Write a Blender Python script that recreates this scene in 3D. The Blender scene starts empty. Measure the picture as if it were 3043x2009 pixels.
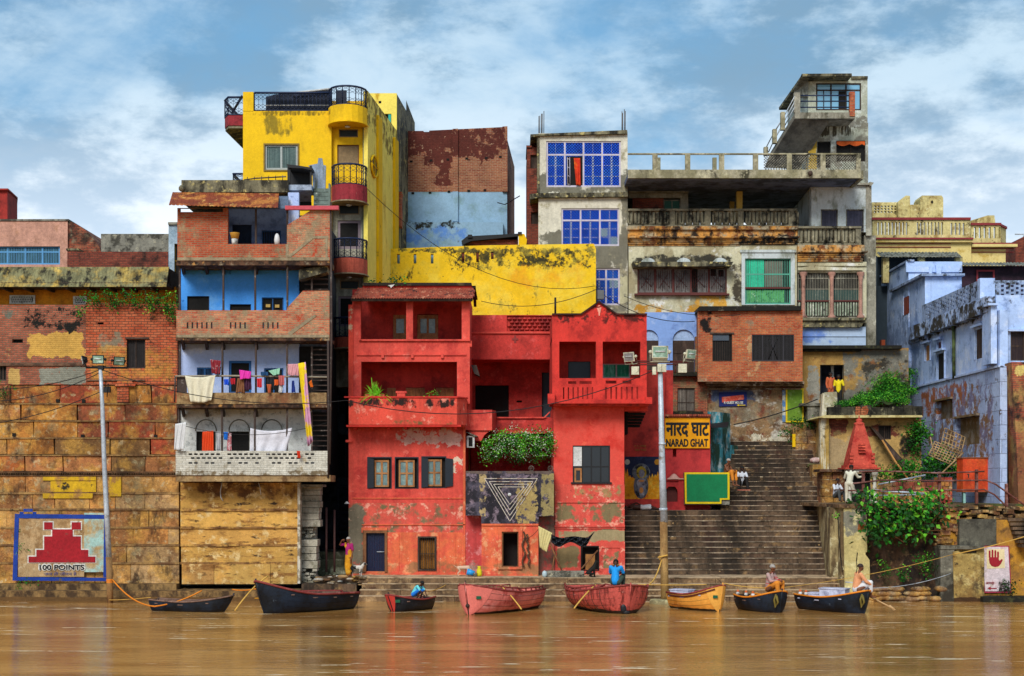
import bpy,bmesh,math,random
from mathutils import Vector,Matrix,noise as mnoise
from math import sin,cos,pi,radians
S=bpy.context.scene
C=S.collection
# ---------------- camera, world, sun, exposure ----------------
F,CX,HY,CH=4500.0,1521.5,1450.0,4.7
cam=bpy.data.objects.new('camera',bpy.data.cameras.new('camera'));C.objects.link(cam)
cam.location=(0,0,CH);cam.rotation_euler=(pi/2,0,0)
cam.data.sensor_width=36;cam.data.lens=36*F/3043
cam.data.shift_y=(HY-1004.5)/3043;cam.data.clip_end=4000;cam.data.clip_start=.5
S.camera=cam
SUN_EL,SUN_AZ=38,-17
w=bpy.data.worlds.new('World');S.world=w;w.use_nodes=True
def build_world():
 nt=w.node_tree;n=nt.nodes;L=nt.links;n.clear()
 out=n.new('ShaderNodeOutputWorld');bg=n.new('ShaderNodeBackground');bg.inputs[1].default_value=.13
 sky=n.new('ShaderNodeTexSky');sky.sky_type='NISHITA';sky.sun_disc=False
 sky.sun_elevation=radians(SUN_EL);sky.sun_rotation=radians(180-SUN_AZ)
 sky.air_density=1.0;sky.dust_density=.6;sky.ozone_density=1.5
 tc=n.new('ShaderNodeTexCoord')
 def vm(op,a,b=None,s=None):
  q=n.new('ShaderNodeVectorMath');q.operation=op;L.new(a,q.inputs[0])
  if b is not None:q.inputs[1].default_value=b
  if s is not None:q.inputs['Scale'].default_value=s
  return q.outputs[0]
 def mt(op,a,b=0,c=None):
  q=n.new('ShaderNodeMath');q.operation=op
  for i,v in enumerate((a,b,c)):
   if v is None:continue
   if isinstance(v,(int,float)):q.inputs[i].default_value=v
   else:L.new(v,q.inputs[i])
  return q.outputs[0]
 def mr(a,lo,hi,o0=0,o1=1):
  q=n.new('ShaderNodeMapRange');q.interpolation_type='SMOOTHSTEP';L.new(a,q.inputs[0])
  for i,v in enumerate((lo,hi,o0,o1)):q.inputs[i+1].default_value=v
  return q.outputs[0]
 def nz(vec,sc,det=7,ro=.55,dis=0):
  q=n.new('ShaderNodeTexNoise');L.new(vec,q.inputs['Vector']);q.inputs['Scale'].default_value=sc
  q.inputs['Detail'].default_value=det;q.inputs['Roughness'].default_value=ro;q.inputs['Distortion'].default_value=dis
  return q.outputs[0]
 def mix(f,a,b):
  q=n.new('ShaderNodeMix');q.data_type='RGBA';L.new(f,q.inputs[0])
  for i,v in((6,a),(7,b)):
   if isinstance(v,tuple):q.inputs[i].default_value=(*v,1)
   else:L.new(v,q.inputs[i])
  return q.outputs[2]
 d=tc.outputs['Generated']
 sx=n.new('ShaderNodeSeparateXYZ');L.new(d,sx.inputs[0]);z=sx.outputs[2];x=sx.outputs[0]
 st=vm('MULTIPLY',d,(1,1,2.1))
 big=nz(vm('ADD',st,(.35,0,.12)),4.2,9,.56,.5);fine=nz(vm('ADD',st,(3.1,1.7,.4)),15,8,.62,.3);wide=nz(vm('ADD',st,(7.3,2.2,5.4)),2.3,4,.5)
 low=mr(z,.08,.26,.27,-.02)
 right=mr(x,.1,.3,0,.07)
 cov=mt('ADD',mt('ADD',mt('MULTIPLY',big,.72),mt('MULTIPLY',fine,.28)),mt('ADD',low,right))
 m1=mr(cov,.33,.60)
 deep=mix(mr(wide,.35,.62),(.95,2.1,3.3),(.55,1.3,2.3))
 deep=mix(.25,deep,sky.outputs[0])if 0 else deep
 skyc=vm('MULTIPLY',sky.outputs[0],(.6,.9,1.0));q=n.new('ShaderNodeMix');q.data_type='RGBA';q.inputs[0].default_value=.3;L.new(deep,q.inputs[6]);L.new(skyc,q.inputs[7]);deep=q.outputs[2]
 shade=mr(nz(vm('ADD',st,(1.3,9.1,2.2)),9,8,.62),.40,.58)
 top=mr(z,.13,.27)
 cl=mix(shade,(6.1,6.4,6.7),(3.9,4.7,5.6))
 cl2=mix(shade,(3.5,4.5,5.3),(1.3,2.2,3.1))
 cl=mix(top,cl,cl2)
 col=mix(mt('MULTIPLY',m1,.95),deep,cl)
 L.new(col,bg.inputs[0]);L.new(bg.outputs[0],out.inputs[0])
build_world()
sl=bpy.data.lights.new('sun','SUN');sl.energy=2.3;sl.angle=radians(24);sl.color=(1,.96,.9)
so=bpy.data.objects.new('sun',sl);C.objects.link(so);so.location=(30,-20,60)
az=radians(SUN_AZ);el=radians(SUN_EL)
sd=Vector((sin(az)*cos(el),-cos(az)*cos(el),sin(el)));so.rotation_euler=(-sd).to_track_quat('-Z','Y').to_euler()
S.view_settings.view_transform='Standard';S.view_settings.look='None';S.view_settings.exposure=.5;S.view_settings.gamma=1
S.cycles.max_bounces=6;S.cycles.diffuse_bounces=3;S.cycles.glossy_bounces=3;S.cycles.caustics_reflective=False;S.cycles.use_denoising=True
# ---------------- helpers ----------------
def X(px,Y):return(px-CX)/F*Y
def Z(py,Y):return CH-(py-HY)/F*Y
def PT(px,py,Y):return Vector((X(px,Y),Y,Z(py,Y)))
ALB=.86
def lin(h,k=None):
 if not isinstance(h,str):return h
 h=h.lstrip('#');k=ALB if k is None else k
 r=[]
 for i in(0,2,4):
  c=int(h[i:i+2],16)/255;r.append(min(.85,(c/12.92 if c<=.04045 else((c+.055)/1.055)**2.4)*k))
 return tuple(r)
MATS={}
class NT:
 def __init__(s,name):
  s.m=bpy.data.materials.new(name);s.m.use_nodes=True;s.t=s.m.node_tree;s.n=s.t.nodes;s.l=s.t.links
  s.b=s.n['Principled BSDF'];g=s.n.new('ShaderNodeNewGeometry');s.pos=g.outputs['Position'];s._xz=None
 def put(s,sock,v):
  if isinstance(v,bpy.types.NodeSocket):s.l.new(v,sock)
  elif isinstance(v,tuple)and len(sock.default_value)==4:sock.default_value=(*v[:3],1)
  else:sock.default_value=v
 def vm(s,op,a,b=None,sc=None):
  q=s.n.new('ShaderNodeVectorMath');q.operation=op;s.put(q.inputs[0],a)
  if b is not None:s.put(q.inputs[1],b)
  if sc is not None:s.put(q.inputs['Scale'],sc)
  return q.outputs[0]
 def mt(s,op,a,b=0):
  q=s.n.new('ShaderNodeMath');q.operation=op;q.use_clamp=False;s.put(q.inputs[0],a);s.put(q.inputs[1],b);return q.outputs[0]
 def mr(s,a,lo,hi,o0=0.,o1=1.):
  q=s.n.new('ShaderNodeMapRange');q.interpolation_type='SMOOTHSTEP';s.put(q.inputs[0],a)
  for i,v in enumerate((lo,hi,o0,o1)):q.inputs[i+1].default_value=v
  return q.outputs[0]
 def nz(s,sc,det=5,ro=.6,st=None,off=0,dis=0):
  v=s.pos
  if st or off:v=s.vm('MULTIPLY_ADD',v,st or(1,1,1));s.put(v.node.inputs[2],(off,off*.7,off*1.3))
  q=s.n.new('ShaderNodeTexNoise');s.put(q.inputs['Vector'],v);q.inputs['Scale'].default_value=sc
  q.inputs['Detail'].default_value=det;q.inputs['Roughness'].default_value=ro;q.inputs['Distortion'].default_value=dis
  return q
 def mix(s,f,a,b,bt='MIX'):
  q=s.n.new('ShaderNodeMix');q.data_type='RGBA';q.blend_type=bt;s.put(q.inputs[0],f);s.put(q.inputs[6],a);s.put(q.inputs[7],b);return q.outputs[2]
 def sep(s,v):
  q=s.n.new('ShaderNodeSeparateXYZ');s.l.new(v,q.inputs[0]);return q.outputs
 def uv(s):
  if s._xz is None:
   o=s.sep(s.pos);c=s.n.new('ShaderNodeCombineXYZ');s.put(c.inputs[0],s.mt('ADD',o[0],o[1]));s.put(c.inputs[1],o[2]);s._xz=c.outputs[0]
  return s._xz
 def brick(s,c1,c2,mo,bw=.24,rh=.085,ms=.012):
  q=s.n.new('ShaderNodeTexBrick');wv=s.nz(1.7,2);v=s.vm('SCALE',wv.outputs['Color'],sc=.05);s.put(q.inputs['Vector'],s.vm('ADD',s.uv(),v))
  q.inputs['Scale'].default_value=1;q.inputs['Brick Width'].default_value=bw;q.inputs['Row Height'].default_value=rh
  q.inputs['Mortar Size'].default_value=ms;q.inputs['Mortar Smooth'].default_value=.4;q.inputs['Bias'].default_value=0
  s.put(q.inputs['Color1'],lin(c1));s.put(q.inputs['Color2'],lin(c2));s.put(q.inputs['Mortar'],lin(mo));return q
def BX(px0,py0,px1,py1,Y):return(X(px0,Y),X(px1,Y),Z(py1,Y),Z(py0,Y))
def mat(name,base,layers=(),rough=.85,var=.2,vs=1.3,bump=.35,bs=9.,metal=0.,attr=False,spec=.3,streak=0.):
 """base: hex or (c1,c2,mortar[,w,h,ms]) brick. layer: (colour, scale, threshold, soft, dict(st, box, wob, a))"""
 if name in MATS:return MATS[name]
 t=NT(name);hgt=None
 def colsock(c):
  nonlocal hgt
  if isinstance(c,tuple)and isinstance(c[0],str):
   q=t.brick(*c);hgt=q.outputs['Fac'];return q.outputs['Color']
  return lin(c)
 if attr:
  a=t.n.new('ShaderNodeAttribute');a.attribute_name='Col';col=a.outputs['Color']
 else:col=colsock(base)
 for i,ly in enumerate(layers):
  c,sc,th,so_=ly[:4];o=ly[4]if len(ly)>4 else{}
  nn=t.nz(sc,7,o.get('ro',.68),st=o.get('st'),off=i*3.7+o.get('off',1.),dis=o.get('dis',.0))
  m=nn.outputs[0]
  if 'box' in o:
   x0,x1,z0,z1=o['box'];sf=o.get('sf',.25);wb=o.get('wob',.5)
   wn=t.nz(o.get('ws',1.6),5,.7,off=i*1.9+2);p=t.vm('ADD',t.pos,t.vm('SCALE',t.vm('SUBTRACT',wn.outputs['Color'],(.5,.5,.5)),sc=2*wb))
   xs=t.sep(p);ax=o.get('ax',0);b=t.mt('MULTIPLY',t.mt('MULTIPLY',t.mr(xs[ax],x0-sf,x0+sf),t.mr(xs[ax],x1-sf,x1+sf,1,0)),t.mt('MULTIPLY',t.mr(xs[2],z0-sf,z0+sf),t.mr(xs[2],z1-sf,z1+sf,1,0)))
   m=t.mt('ADD',m,t.mt('MULTIPLY',t.mt('SUBTRACT',b,1),.38));th=th+.065 if th<.45 else th;so_=so_*.8
  m=t.mr(m,th-so_,th+so_)
  if o.get('a',1)!=1:m=t.mt('MULTIPLY',m,float(o['a']))
  col=t.mix(m,col,colsock(c))
 if var:
  n1=t.nz(vs,6,.65);f=t.mr(n1 .outputs[0],.25,.75,1-var,1+var);col=t.vm('SCALE',col,sc=f)
  n2=t.nz(vs*6,4,.7,off=4);f=t.mr(n2 .outputs[0],.3,.7,1-var*.75,1+var*.6);col=t.vm('SCALE',col,sc=f)
  if var>.07:n4=t.nz(26,3,.8,off=14);col=t.vm('SCALE',col,sc=t.mr(n4 .outputs[0],.3,.62,1-var*1.1,1.04))
 if streak:
  n3=t.nz(3.,5,.7,st=(1,1,.12),off=9);f=t.mr(n3 .outputs[0],.3,.62,1-streak,1.05);col=t.vm('SCALE',col,sc=f)
 t.put(t.b.inputs['Base Color'],col);t.b.inputs['Roughness'].default_value=rough;t.b.inputs['Metallic'].default_value=metal
 t.b.inputs['Specular IOR Level'].default_value=spec
 if bump:
  h=t.nz(bs,6,.7,off=7).outputs[0]
  if hgt is not None:h=t.mt('SUBTRACT',h,t.mt('MULTIPLY',hgt,.9))
  q=t.n.new('ShaderNodeBump');q.inputs['Strength'].default_value=bump;q.inputs['Distance'].default_value=.03;t.l.new(h,q.inputs['Height']);t.l.new(q.outputs[0],t.b.inputs['Normal'])
 MATS[name]=t.m;return t.m
def flat(name,c,rough=.7,metal=0.,var=.12,bump=.1,**k):return mat(name,c,(),rough,var,2.,bump,14.,metal,**k)
class MB:
 def __init__(s):s.v=[];s.f=[];s.c=[];s.sm=set();s.cc=None
 def q(s,*ps):
  b=len(s.v);s.v+=[tuple(p)for p in ps];s.f.append(tuple(range(b,b+len(ps))));s.c.append(s.cc);return s
 def box(s,x0,x1,y0,y1,z0,z1):
  b=len(s.v);s.v+=[(x,y,z)for z in(z0,z1)for y in(y0,y1)for x in(x0,x1)]
  for f in((0,2,3,1),(4,5,7,6),(0,1,5,4),(2,6,7,3),(0,4,6,2),(1,3,7,5)):s.f.append(tuple(b+i for i in f));s.c.append(s.cc)
  return s
 def pb(s,px0,py0,px1,py1,Y,d=.2,Yz=None):
  return s.box(X(px0,Y),X(px1,Y),Y,Y+d,Z(py1,Y),Z(py0,Y))
 def ext(s,P,D):
  """closed prism: polygon P (3D points) extruded by vector D"""
  D=Vector(D);n=len(P);b=len(s.v);s.v+=[tuple(Vector(p))for p in P]+[tuple(Vector(p)+D)for p in P]
  s.f.append(tuple(b+i for i in range(n)));s.f.append(tuple(b+n+i for i in reversed(range(n))));s.c+=[s.cc]*2
  for i in range(n):j=(i+1)%n;s.f.append((b+i,b+n+i,b+n+j,b+j));s.c.append(s.cc)
  return s
 def poly(s,pts,Y,d=.2):return s.ext([PT(a,b,Y)for a,b in pts],(0,d,0))
 def prism(s,pts,z0,z1):return s.ext([(a,b,z0)for a,b in pts],(0,0,z1-z0))
 def wall(s,px0,py0,px1,py1,Y,d=.3,holes=()):
  """wall with rectangular openings; pixel rectangles at distance Y"""
  xs=sorted({px0,px1,*[min(max(h[i],px0),px1)for h in holes for i in(0,2)]});zs=sorted({py0,py1,*[min(max(h[i],py0),py1)for h in holes for i in(1,3)]})
  def solid(i,j):
   if i<0 or j<0 or i>=len(xs)-1 or j>=len(zs)-1:return False
   cx,cz=(xs[i]+xs[i+1])/2,(zs[j]+zs[j+1])/2
   return not any(h[0]<cx<h[2]and h[1]<cz<h[3]for h in holes)
  for i in range(len(xs)-1):
   for j in range(len(zs)-1):
    if not solid(i,j):continue
    x0,x1,z1,z0=X(xs[i],Y),X(xs[i+1],Y),Z(zs[j],Y),Z(zs[j+1],Y)
    s.q((x0,Y,z0),(x1,Y,z0),(x1,Y,z1),(x0,Y,z1));s.q((x0,Y+d,z0),(x0,Y+d,z1),(x1,Y+d,z1),(x1,Y+d,z0))
    if not solid(i-1,j):s.q((x0,Y,z0),(x0,Y,z1),(x0,Y+d,z1),(x0,Y+d,z0))
    if not solid(i+1,j):s.q((x1,Y,z0),(x1,Y+d,z0),(x1,Y+d,z1),(x1,Y,z1))
    if not solid(i,j-1):s.q((x0,Y,z1),(x1,Y,z1),(x1,Y+d,z1),(x0,Y+d,z1))
    if not solid(i,j+1):s.q((x0,Y,z0),(x0,Y+d,z0),(x1,Y+d,z0),(x1,Y,z0))
  return s
 def tube(s,pts,r,n=6,r2=None,cap=True):
  pts=[Vector(p)for p in pts];N=len(pts);b=len(s.v);up=Vector((.13,.21,1)).normalized()
  for i,p in enumerate(pts):
   t=(pts[min(i+1,N-1)]-pts[max(i-1,0)]).normalized();a=t.cross(up)
   if a.length<.1:a=t.cross(Vector((1,.2,0)))
   a.normalize();c=t.cross(a);rr=r if r2 is None else r+(r2-r)*i/(N-1)
   for k in range(n):g=2*pi*k/n;s.v.append(tuple(p+a*cos(g)*rr+c*sin(g)*rr))
  for i in range(N-1):
   for k in range(n):
    s.f.append((b+i*n+k,b+i*n+(k+1)%n,b+(i+1)*n+(k+1)%n,b+(i+1)*n+k));s.c.append(s.cc);s.sm.add(len(s.f)-1)
  if cap:s.f.append(tuple(b+k for k in reversed(range(n))));s.f.append(tuple(b+(N-1)*n+k for k in range(n)));s.c+=[s.cc]*2
  return s
 def grid(s,fn,nu,nv,closed=False):
  b=len(s.v)
  for i in range(nu+1):
   for j in range(nv+1):s.v.append(tuple(fn(i/nu,j/nv)))
  for i in range(nu):
   for j in range(nv):
    s.f.append((b+i*(nv+1)+j,b+(i+1)*(nv+1)+j,b+(i+1)*(nv+1)+j+1,b+i*(nv+1)+j+1));s.c.append(s.cc);s.sm.add(len(s.f)-1)
  return s
 def lathe(s,c,prof,n=20):
  c=Vector(c);return s.grid(lambda u,v:(lambda k,rr:c+Vector((cos(u*2*pi)*rr,sin(u*2*pi)*rr,k)))(*_lp(prof,v)),n,len(prof)-1)
 def ball(s,c,r,n=8,sc=(1,1,1)):
  c=Vector(c);return s.grid(lambda u,v:c+Vector((cos(u*2*pi)*sin(v*pi)*r*sc[0],sin(u*2*pi)*sin(v*pi)*r*sc[1],-cos(v*pi)*r*sc[2])),n,max(4,n//2+1))
def _lp(prof,v):
 i=min(int(round(v*(len(prof)-1))),len(prof)-1);return prof[i][1],prof[i][0]
def parent_to(o,p):
 if p is None:return
 o.parent=p;o.matrix_parent_inverse=Matrix.Translation(-wloc(p))
def wloc(o):
 return Vector(o.get('_w',(0,0,0)))if o.parent else Vector(o.location)
SPLIT=set('rafter bracket brick_pilaster drain_hole putlog_hole vent_hole missing_pane side_window mossy_ledge shell_ornament wall_rib roof_parapet string_course arch_moulding cap_stone opening floor_slab roof_slab coping bolt_hole glazing_bar lamp_bracket rim pier upright grey_pillar mossy_parapet_ terrace_room grille_bar'.split())
def build(name,mb,m,parent=None,*r,**k):
 if name in SPLIT and parent is not None:
  g=list(range(len(mb.v)))
  def fd(i):
   while g[i]!=i:g[i]=g[g[i]];i=g[i]
   return i
  for f in mb.f:
   for j in f[1:]:g[fd(j)]=fd(f[0])
  gr={}
  for fi,f in enumerate(mb.f):gr.setdefault(fd(f[0]),[]).append(fi)
  if len(gr)>1:
   for fs in gr.values():
    q=MB();ix={}
    for fi in fs:
     for j in mb.f[fi]:
      if j not in ix:ix[j]=len(q.v);q.v.append(mb.v[j])
     q.f.append(tuple(ix[j]for j in mb.f[fi]));q.c.append(mb.c[fi])
     if fi in mb.sm:q.sm.add(len(q.f)-1)
    o=build1(name,q,m,parent,*r,**k)
   return o
 return build1(name,mb,m,parent,*r,**k)
def build1(name,mb,m,parent=None,label=None,cat=None,group=None,kind=None,bevel=0,solid=0,fix=True):
 me=bpy.data.meshes.new(name);off=Vector((0,0,0))
 if parent is None and mb.v and kind is None:
  xs=[p[0]for p in mb.v];ys=[p[1]for p in mb.v];zs=[p[2]for p in mb.v];off=Vector(((min(xs)+max(xs))/2,(min(ys)+max(ys))/2,min(zs)))
 me.from_pydata([tuple(Vector(p)-off)for p in mb.v],[],mb.f)
 if any(c is not None for c in mb.c):
  at=me.color_attributes.new('Col','FLOAT_COLOR','CORNER');k=0
  for fi,pl in enumerate(me.polygons):
   cc=mb.c[fi]or(.5,.5,.5)
   for _ in range(pl.loop_total):at.data[k].color=(*cc,1);k+=1
 for i in mb.sm:me.polygons[i].use_smooth=True
 if fix:
  bm=bmesh.new();bm.from_mesh(me);bmesh.ops.recalc_face_normals(bm,faces=bm.faces);bm.to_mesh(me);bm.free()
 for q in(m if isinstance(m,(list,tuple))else(m,)):me.materials.append(q)
 o=bpy.data.objects.new(name,me);o.location=off;C.objects.link(o)
 if parent is not None:o.location=(0,0,0);parent_to(o,parent)
 if solid:d=o.modifiers.new('s','SOLIDIFY');d.thickness=solid;d.offset=0
 if bevel:d=o.modifiers.new('b','BEVEL');d.width=bevel;d.segments=1;d.limit_method='ANGLE'
 if label:o['label']=label
 if cat:o['category']=cat
 if group:o['group']=group
 if kind:o['kind']=kind
 return o
def thing(name,label,cat,loc=(0,0,0),group=None):
 o=bpy.data.objects.new(name,None);o.empty_display_size=.2;C.objects.link(o);o.location=loc;o['label']=label;o['category']=cat
 if group:o['group']=group
 return o
def win(par,px0,py0,px1,py1,Y,nx=2,ny=1,fw=3,fm=None,pm=None,inset=.12,bars=0,hb=(),name='window',pane='pane',mw=None,label=None,pk=()):
 a=MB();Yf=Y+inset;d=.07;mw=mw or fw
 a.wall(px0+.01,py0+.01,px1-.01,py1-.01,Yf,d,[(px0+fw,py0+fw,px1-fw,py1-fw)])
 for i in range(1,nx):c=px0+(px1-px0)*i/nx;a.pb(c-mw/2,py0+fw,c+mw/2,py1-fw,Yf+.005,d-.01)
 ys=list(hb)or[py0+(py1-py0)*j/ny for j in range(1,ny)]
 for c in ys:a.pb(px0+fw,c-mw/2,px1-fw,c+mw/2,Yf+.012,d-.03)
 for i in range(1,bars):c=px0+fw+(px1-px0-2*fw)*i/bars;a.pb(c-.5,py0+fw,c+.5,py1-fw,Yf+.02,.015)
 o=build(name,a,fm,par,label=label)
 b=MB();b.pb(px0+fw*.5,py0+fw*.5,px1-fw*.5,py1-fw*.5,Yf+d*.6,.02);build(pane,b,pm,o)
 return o
def rail(par,path,z0,z1,m,step=.13,r=.012,lat=True,name='railing',mid=None,label=None):
 """path: list of (x,y); posts and diamond lattice between z0 and z1"""
 a=MB();P=[Vector((x,y,0))for x,y in path]
 a.tube([p+Vector((0,0,z1))for p in P],r*2.2,6);a.tube([p+Vector((0,0,z0+.03))for p in P],r*1.4,5)
 if mid:a.tube([p+Vector((0,0,z0+(z1-z0)*mid))for p in P],r*1.2,4)
 h=z1-z0
 for i in range(len(P)-1):
  d=P[i+1]-P[i];L=d.length;k=max(1,int(L/step))
  for j in range(k+1):
   q=P[i]+d*(j/k);a.tube([q+Vector((0,0,z0)),q+Vector((0,0,z1))],r*(1.4 if j in(0,k)else .45),4)
  if lat:
   for(b0,b1)in((z0+.04,z0+h*.4),(z0+h*.6,z1-.02)):
    for j in range(k):
     q0=P[i]+d*(j/k);q1=P[i]+d*((j+1)/k)
     for e in(0,.5):
      za=b0+(b1-b0)*e;zb=b0+(b1-b0)*(e+.5)
      a.tube([q0+Vector((0,0,za)),q1+Vector((0,0,zb))],r*.5,3,cap=False);a.tube([q0+Vector((0,0,zb)),q1+Vector((0,0,za))],r*.5,3,cap=False)
 return build(name,a,m,par,label=label,fix=False)
def cable(pts,sag,r=.018,m=None,label='',name='cable',cat='cable',n=14,group=None,par=None):
 A,B=Vector(pts[0]),Vector(pts[-1]);P=[]
 for i in range(n+1):t=i/n;p=A.lerp(B,t);p.z-=sag*4*t*(1-t);P.append(p)
 a=MB();a.tube(P,r,5);return build(name,a,m,None,label,cat,group)
def text(par,s,px,py,wpx,Y,m,hpx=None,name='lettering',ext=.01,bold=.0,label=None,thick=0):
 """lettering whose left/baseline corner sits at px,py and which is wpx photo pixels wide"""
 cu=bpy.data.curves.new(name,'FONT');cu.body=s;cu.size=1;cu.offset=bold;cu.extrude=ext;o=bpy.data.objects.new('t',cu);C.objects.link(o)
 dg=bpy.context.evaluated_depsgraph_get();me=bpy.data.meshes.new_from_object(o.evaluated_get(dg));C.objects.unlink(o);bpy.data.objects.remove(o)
 xs=[v.co.x for v in me.vertices];ys=[v.co.y for v in me.vertices];x0,x1,y0,y1=min(xs),max(xs),min(ys),max(ys)
 W_=wpx/F*Y;H_=(hpx/F*Y)if hpx else(y1-y0)*W_/(x1-x0);zb=Z(py,Y);xb=X(px,Y)
 for v in me.vertices:x,y,z=v.co;v.co=(xb+(x-x0)/(x1-x0)*W_,Y-z,zb+(y-y0)/(y1-y0)*H_)
 if thick:
  bm=bmesh.new()
  for k,(dx,dz)in enumerate(((0,0),(-1,0),(1,0),(0,-1),(0,1),(-.7,.7),(.7,-.7),(.7,.7),(-.7,-.7))):n0=len(bm.verts);bm.from_mesh(me);bm.verts.ensure_lookup_table();[setattr(v,'co',v.co+Vector((dx*thick/F*Y,-.0006*k,dz*thick/F*Y)))for v in bm.verts[n0:]]
  bm.to_mesh(me);bm.free()
 me.name=name;me.materials.clear();me.materials.append(m);q=bpy.data.objects.new(name,me);C.objects.link(q);parent_to(q,par)
 if label:q['label']=label
 return q
# ---------------- shared materials ----------------
DK='#15120f'
M_dark=flat('dark_interior','#1c1a18',.9,var=.3)
M_glass=mat('dark_glass','#15181a',(),.15,.1,bump=0,spec=.6)
M_black=flat('black_iron','#1a1a1c',.6);M_navy=flat('navy_iron','#1c2a4a',.5)
M_wood=mat('brown_wood','#8a5a35',(('#5c3a22',3,.55,.1,dict(st=(1,1,.2))),),.7)
M_dwood=mat('dark_wood','#3a2c24',(('#57453a',3,.55,.1,dict(st=(1,1,.2))),),.8)
M_teak=mat('teak_wood','#b07a48',(('#8a5528',4,.55,.1,dict(st=(1,1,.3))),),.6)
M_conc=mat('grey_concrete','#8f8b7d',(('#4a473d',2.2,.52,.08),('#b5ae95',3.5,.62,.06)),streak=.25)
M_mildew=mat('mildewed_concrete','#8b8468',(('#2f2c22',1.6,.5,.1,dict(st=(1,1,.5))),('#c8b878',3.2,.6,.05)),streak=.35)
BR1=('#b4492b','#cf7446','#8d7560',.25,.085,.012)
BR2=('#a5432c','#b86a48','#6b5748',.25,.085,.012)
M_brick=mat('orange_brick',BR1,(('#8f7a62',1.5,.6,.07),('#e0a878',6,.66,.04),('#55301f',1.1,.62,.1)),bump=.6)
M_brickd=mat('dark_red_brick',('#7c3326','#9a4a34','#5a453a',.25,.085,.012),(('#2e2019',1.2,.6,.1),),bump=.6)
M_rope=flat('straw_rope','#d8a850',.9);M_orope=flat('orange_rope','#f08a20',.8);M_wire=flat('black_cable','#201c1a',.7)
M_white=mat('white_paint','#d8d8d4',(('#8d8d88',3,.6,.08),),.6)
M_steel=mat('galvanised_steel','#c4ccd4',(('#8a7a68',3,.62,.08),),.45,metal=.2)
# ---------------- river and ground ----------------
def water():
 t=NT('muddy_water');t.b.inputs['Roughness'].default_value=.13;t.b.inputs['IOR'].default_value=1.7
 n=t.nz(.35,4,.55,st=(.35,1,1));c=t.mix(t.mr(n.outputs[0],.35,.65),lin('#9a6a34',1),lin('#c08f50',1))
 n2=t.nz(.9,5,.6,st=(.12,1,1),off=5);c=t.mix(t.mr(n2 .outputs[0],.5,.75),c,lin('#755028',1))
 fo=t.nz(2.6,6,.72,st=(.12,1,1),off=11);fb=t.nz(.28,3,.5,st=(.4,1.2,1),off=3)
 fm=t.mt('MULTIPLY',t.mr(fo.outputs[0],.605,.64),t.mr(fb.outputs[0],.45,.55));c=t.mix(fm,c,lin('#f6e4c4',1));t.put(t.b.inputs['Base Color'],c)
 t.put(t.b.inputs['Roughness'],t.mr(fm,0,1,.09,.6))
 a=t.nz(1.5,4,.6,st=(.28,1,1),off=2).outputs[0];b=t.nz(7,3,.6,st=(.3,1,1),off=6).outputs[0];d=t.nz(.5,2,.5,st=(.4,1,1)).outputs[0]
 h=t.mt('ADD',t.mt('ADD',t.mt('MULTIPLY',a,.04),t.mt('MULTIPLY',b,.032)),t.mt('MULTIPLY',d,.03))
 q=t.n.new('ShaderNodeBump');q.inputs['Strength'].default_value=1;q.inputs['Distance'].default_value=.55;t.l.new(h,q.inputs['Height']);t.l.new(q.outputs[0],t.b.inputs['Normal'])
 a=MB();a.q((-900,-300,0),(900,-300,0),(900,63.5,0),(-900,63.5,0));build('river_water',a,t.m,kind='structure')
water()
M_earth=mat('earth','#7a6248',(('#4a3a28',.6,.5,.1),('#56662e',.9,.55,.08)))
a=MB()
yy=[62.9,64,66,72,78,84,90,140,1500];zz=[-1,-.3,.3,1.2,2.2,3.5,5,7,7]
for i in range(8):a.q((-900,yy[i],zz[i]),(900,yy[i],zz[i]),(900,yy[i+1],zz[i+1]),(-900,yy[i+1],zz[i+1]))
build('ground',a,M_earth,kind='structure')
# ---------------- stone courses built block by block ----------------
SAND=['#a5642f','#8f4f28','#b98240','#c99a4c','#9a5a38','#b2743a','#7d4526','#c48a3c','#a87850','#8a6a42']
M_stone=mat('sandstone_blocks','#888888',(('#cf9c46',1.0,.54,.08,dict(a=.7)),('#6b4020',1.5,.56,.08,dict(a=.7)),('#c8b084',2.6,.6,.05,dict(a=.8)),('#8f8a68',1.0,.62,.08,dict(a=.6)),('#33241a',1.8,.60,.07,dict(st=(1,1,.35),a=.8)),('#dcb870',6,.64,.04,dict(a=.7))),attr=True,bump=.8,var=.3)
M_mortar=mat('old_mortar','#a08860',(('#c4ab78',1.5,.55,.08),('#4a3a28',2,.58,.08)),bump=.6)
def blocks(mb,px0,px1,rows,Y,pal,wmin,wmax,rnd,gap=1.6,jit=.035,dep=.25,slope=0):
 for r in range(len(rows)-1):
  y0,y1=rows[r],rows[r+1];x=px0;Yr=Y-slope*r
  while x<px1-2:
   ww=rnd.uniform(wmin,wmax);x2=min(px1,x+ww)
   if px1-x2<wmin*.5:x2=px1
   c=Vector(lin(rnd.choice(pal))).lerp(Vector(lin(pal[0])),.25)*rnd.uniform(.8,1.2);mb.cc=tuple(c)
   j=rnd.uniform(0,jit);g=gap*rnd.uniform(.4,1.3);mb.pb(x+g/2,y0+gap*.4,x2-g/2,y1-gap*.4,Yr-j,dep+j);mb.v[-8:]=[(p[0]+rnd.uniform(-1,1)*gap*.006,p[1]+rnd.uniform(-.012,.012),p[2]+rnd.uniform(-1,1)*gap*.006)for p in mb.v[-8:]];x=x2
 mb.cc=None
rnd=random.Random(4)
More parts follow.
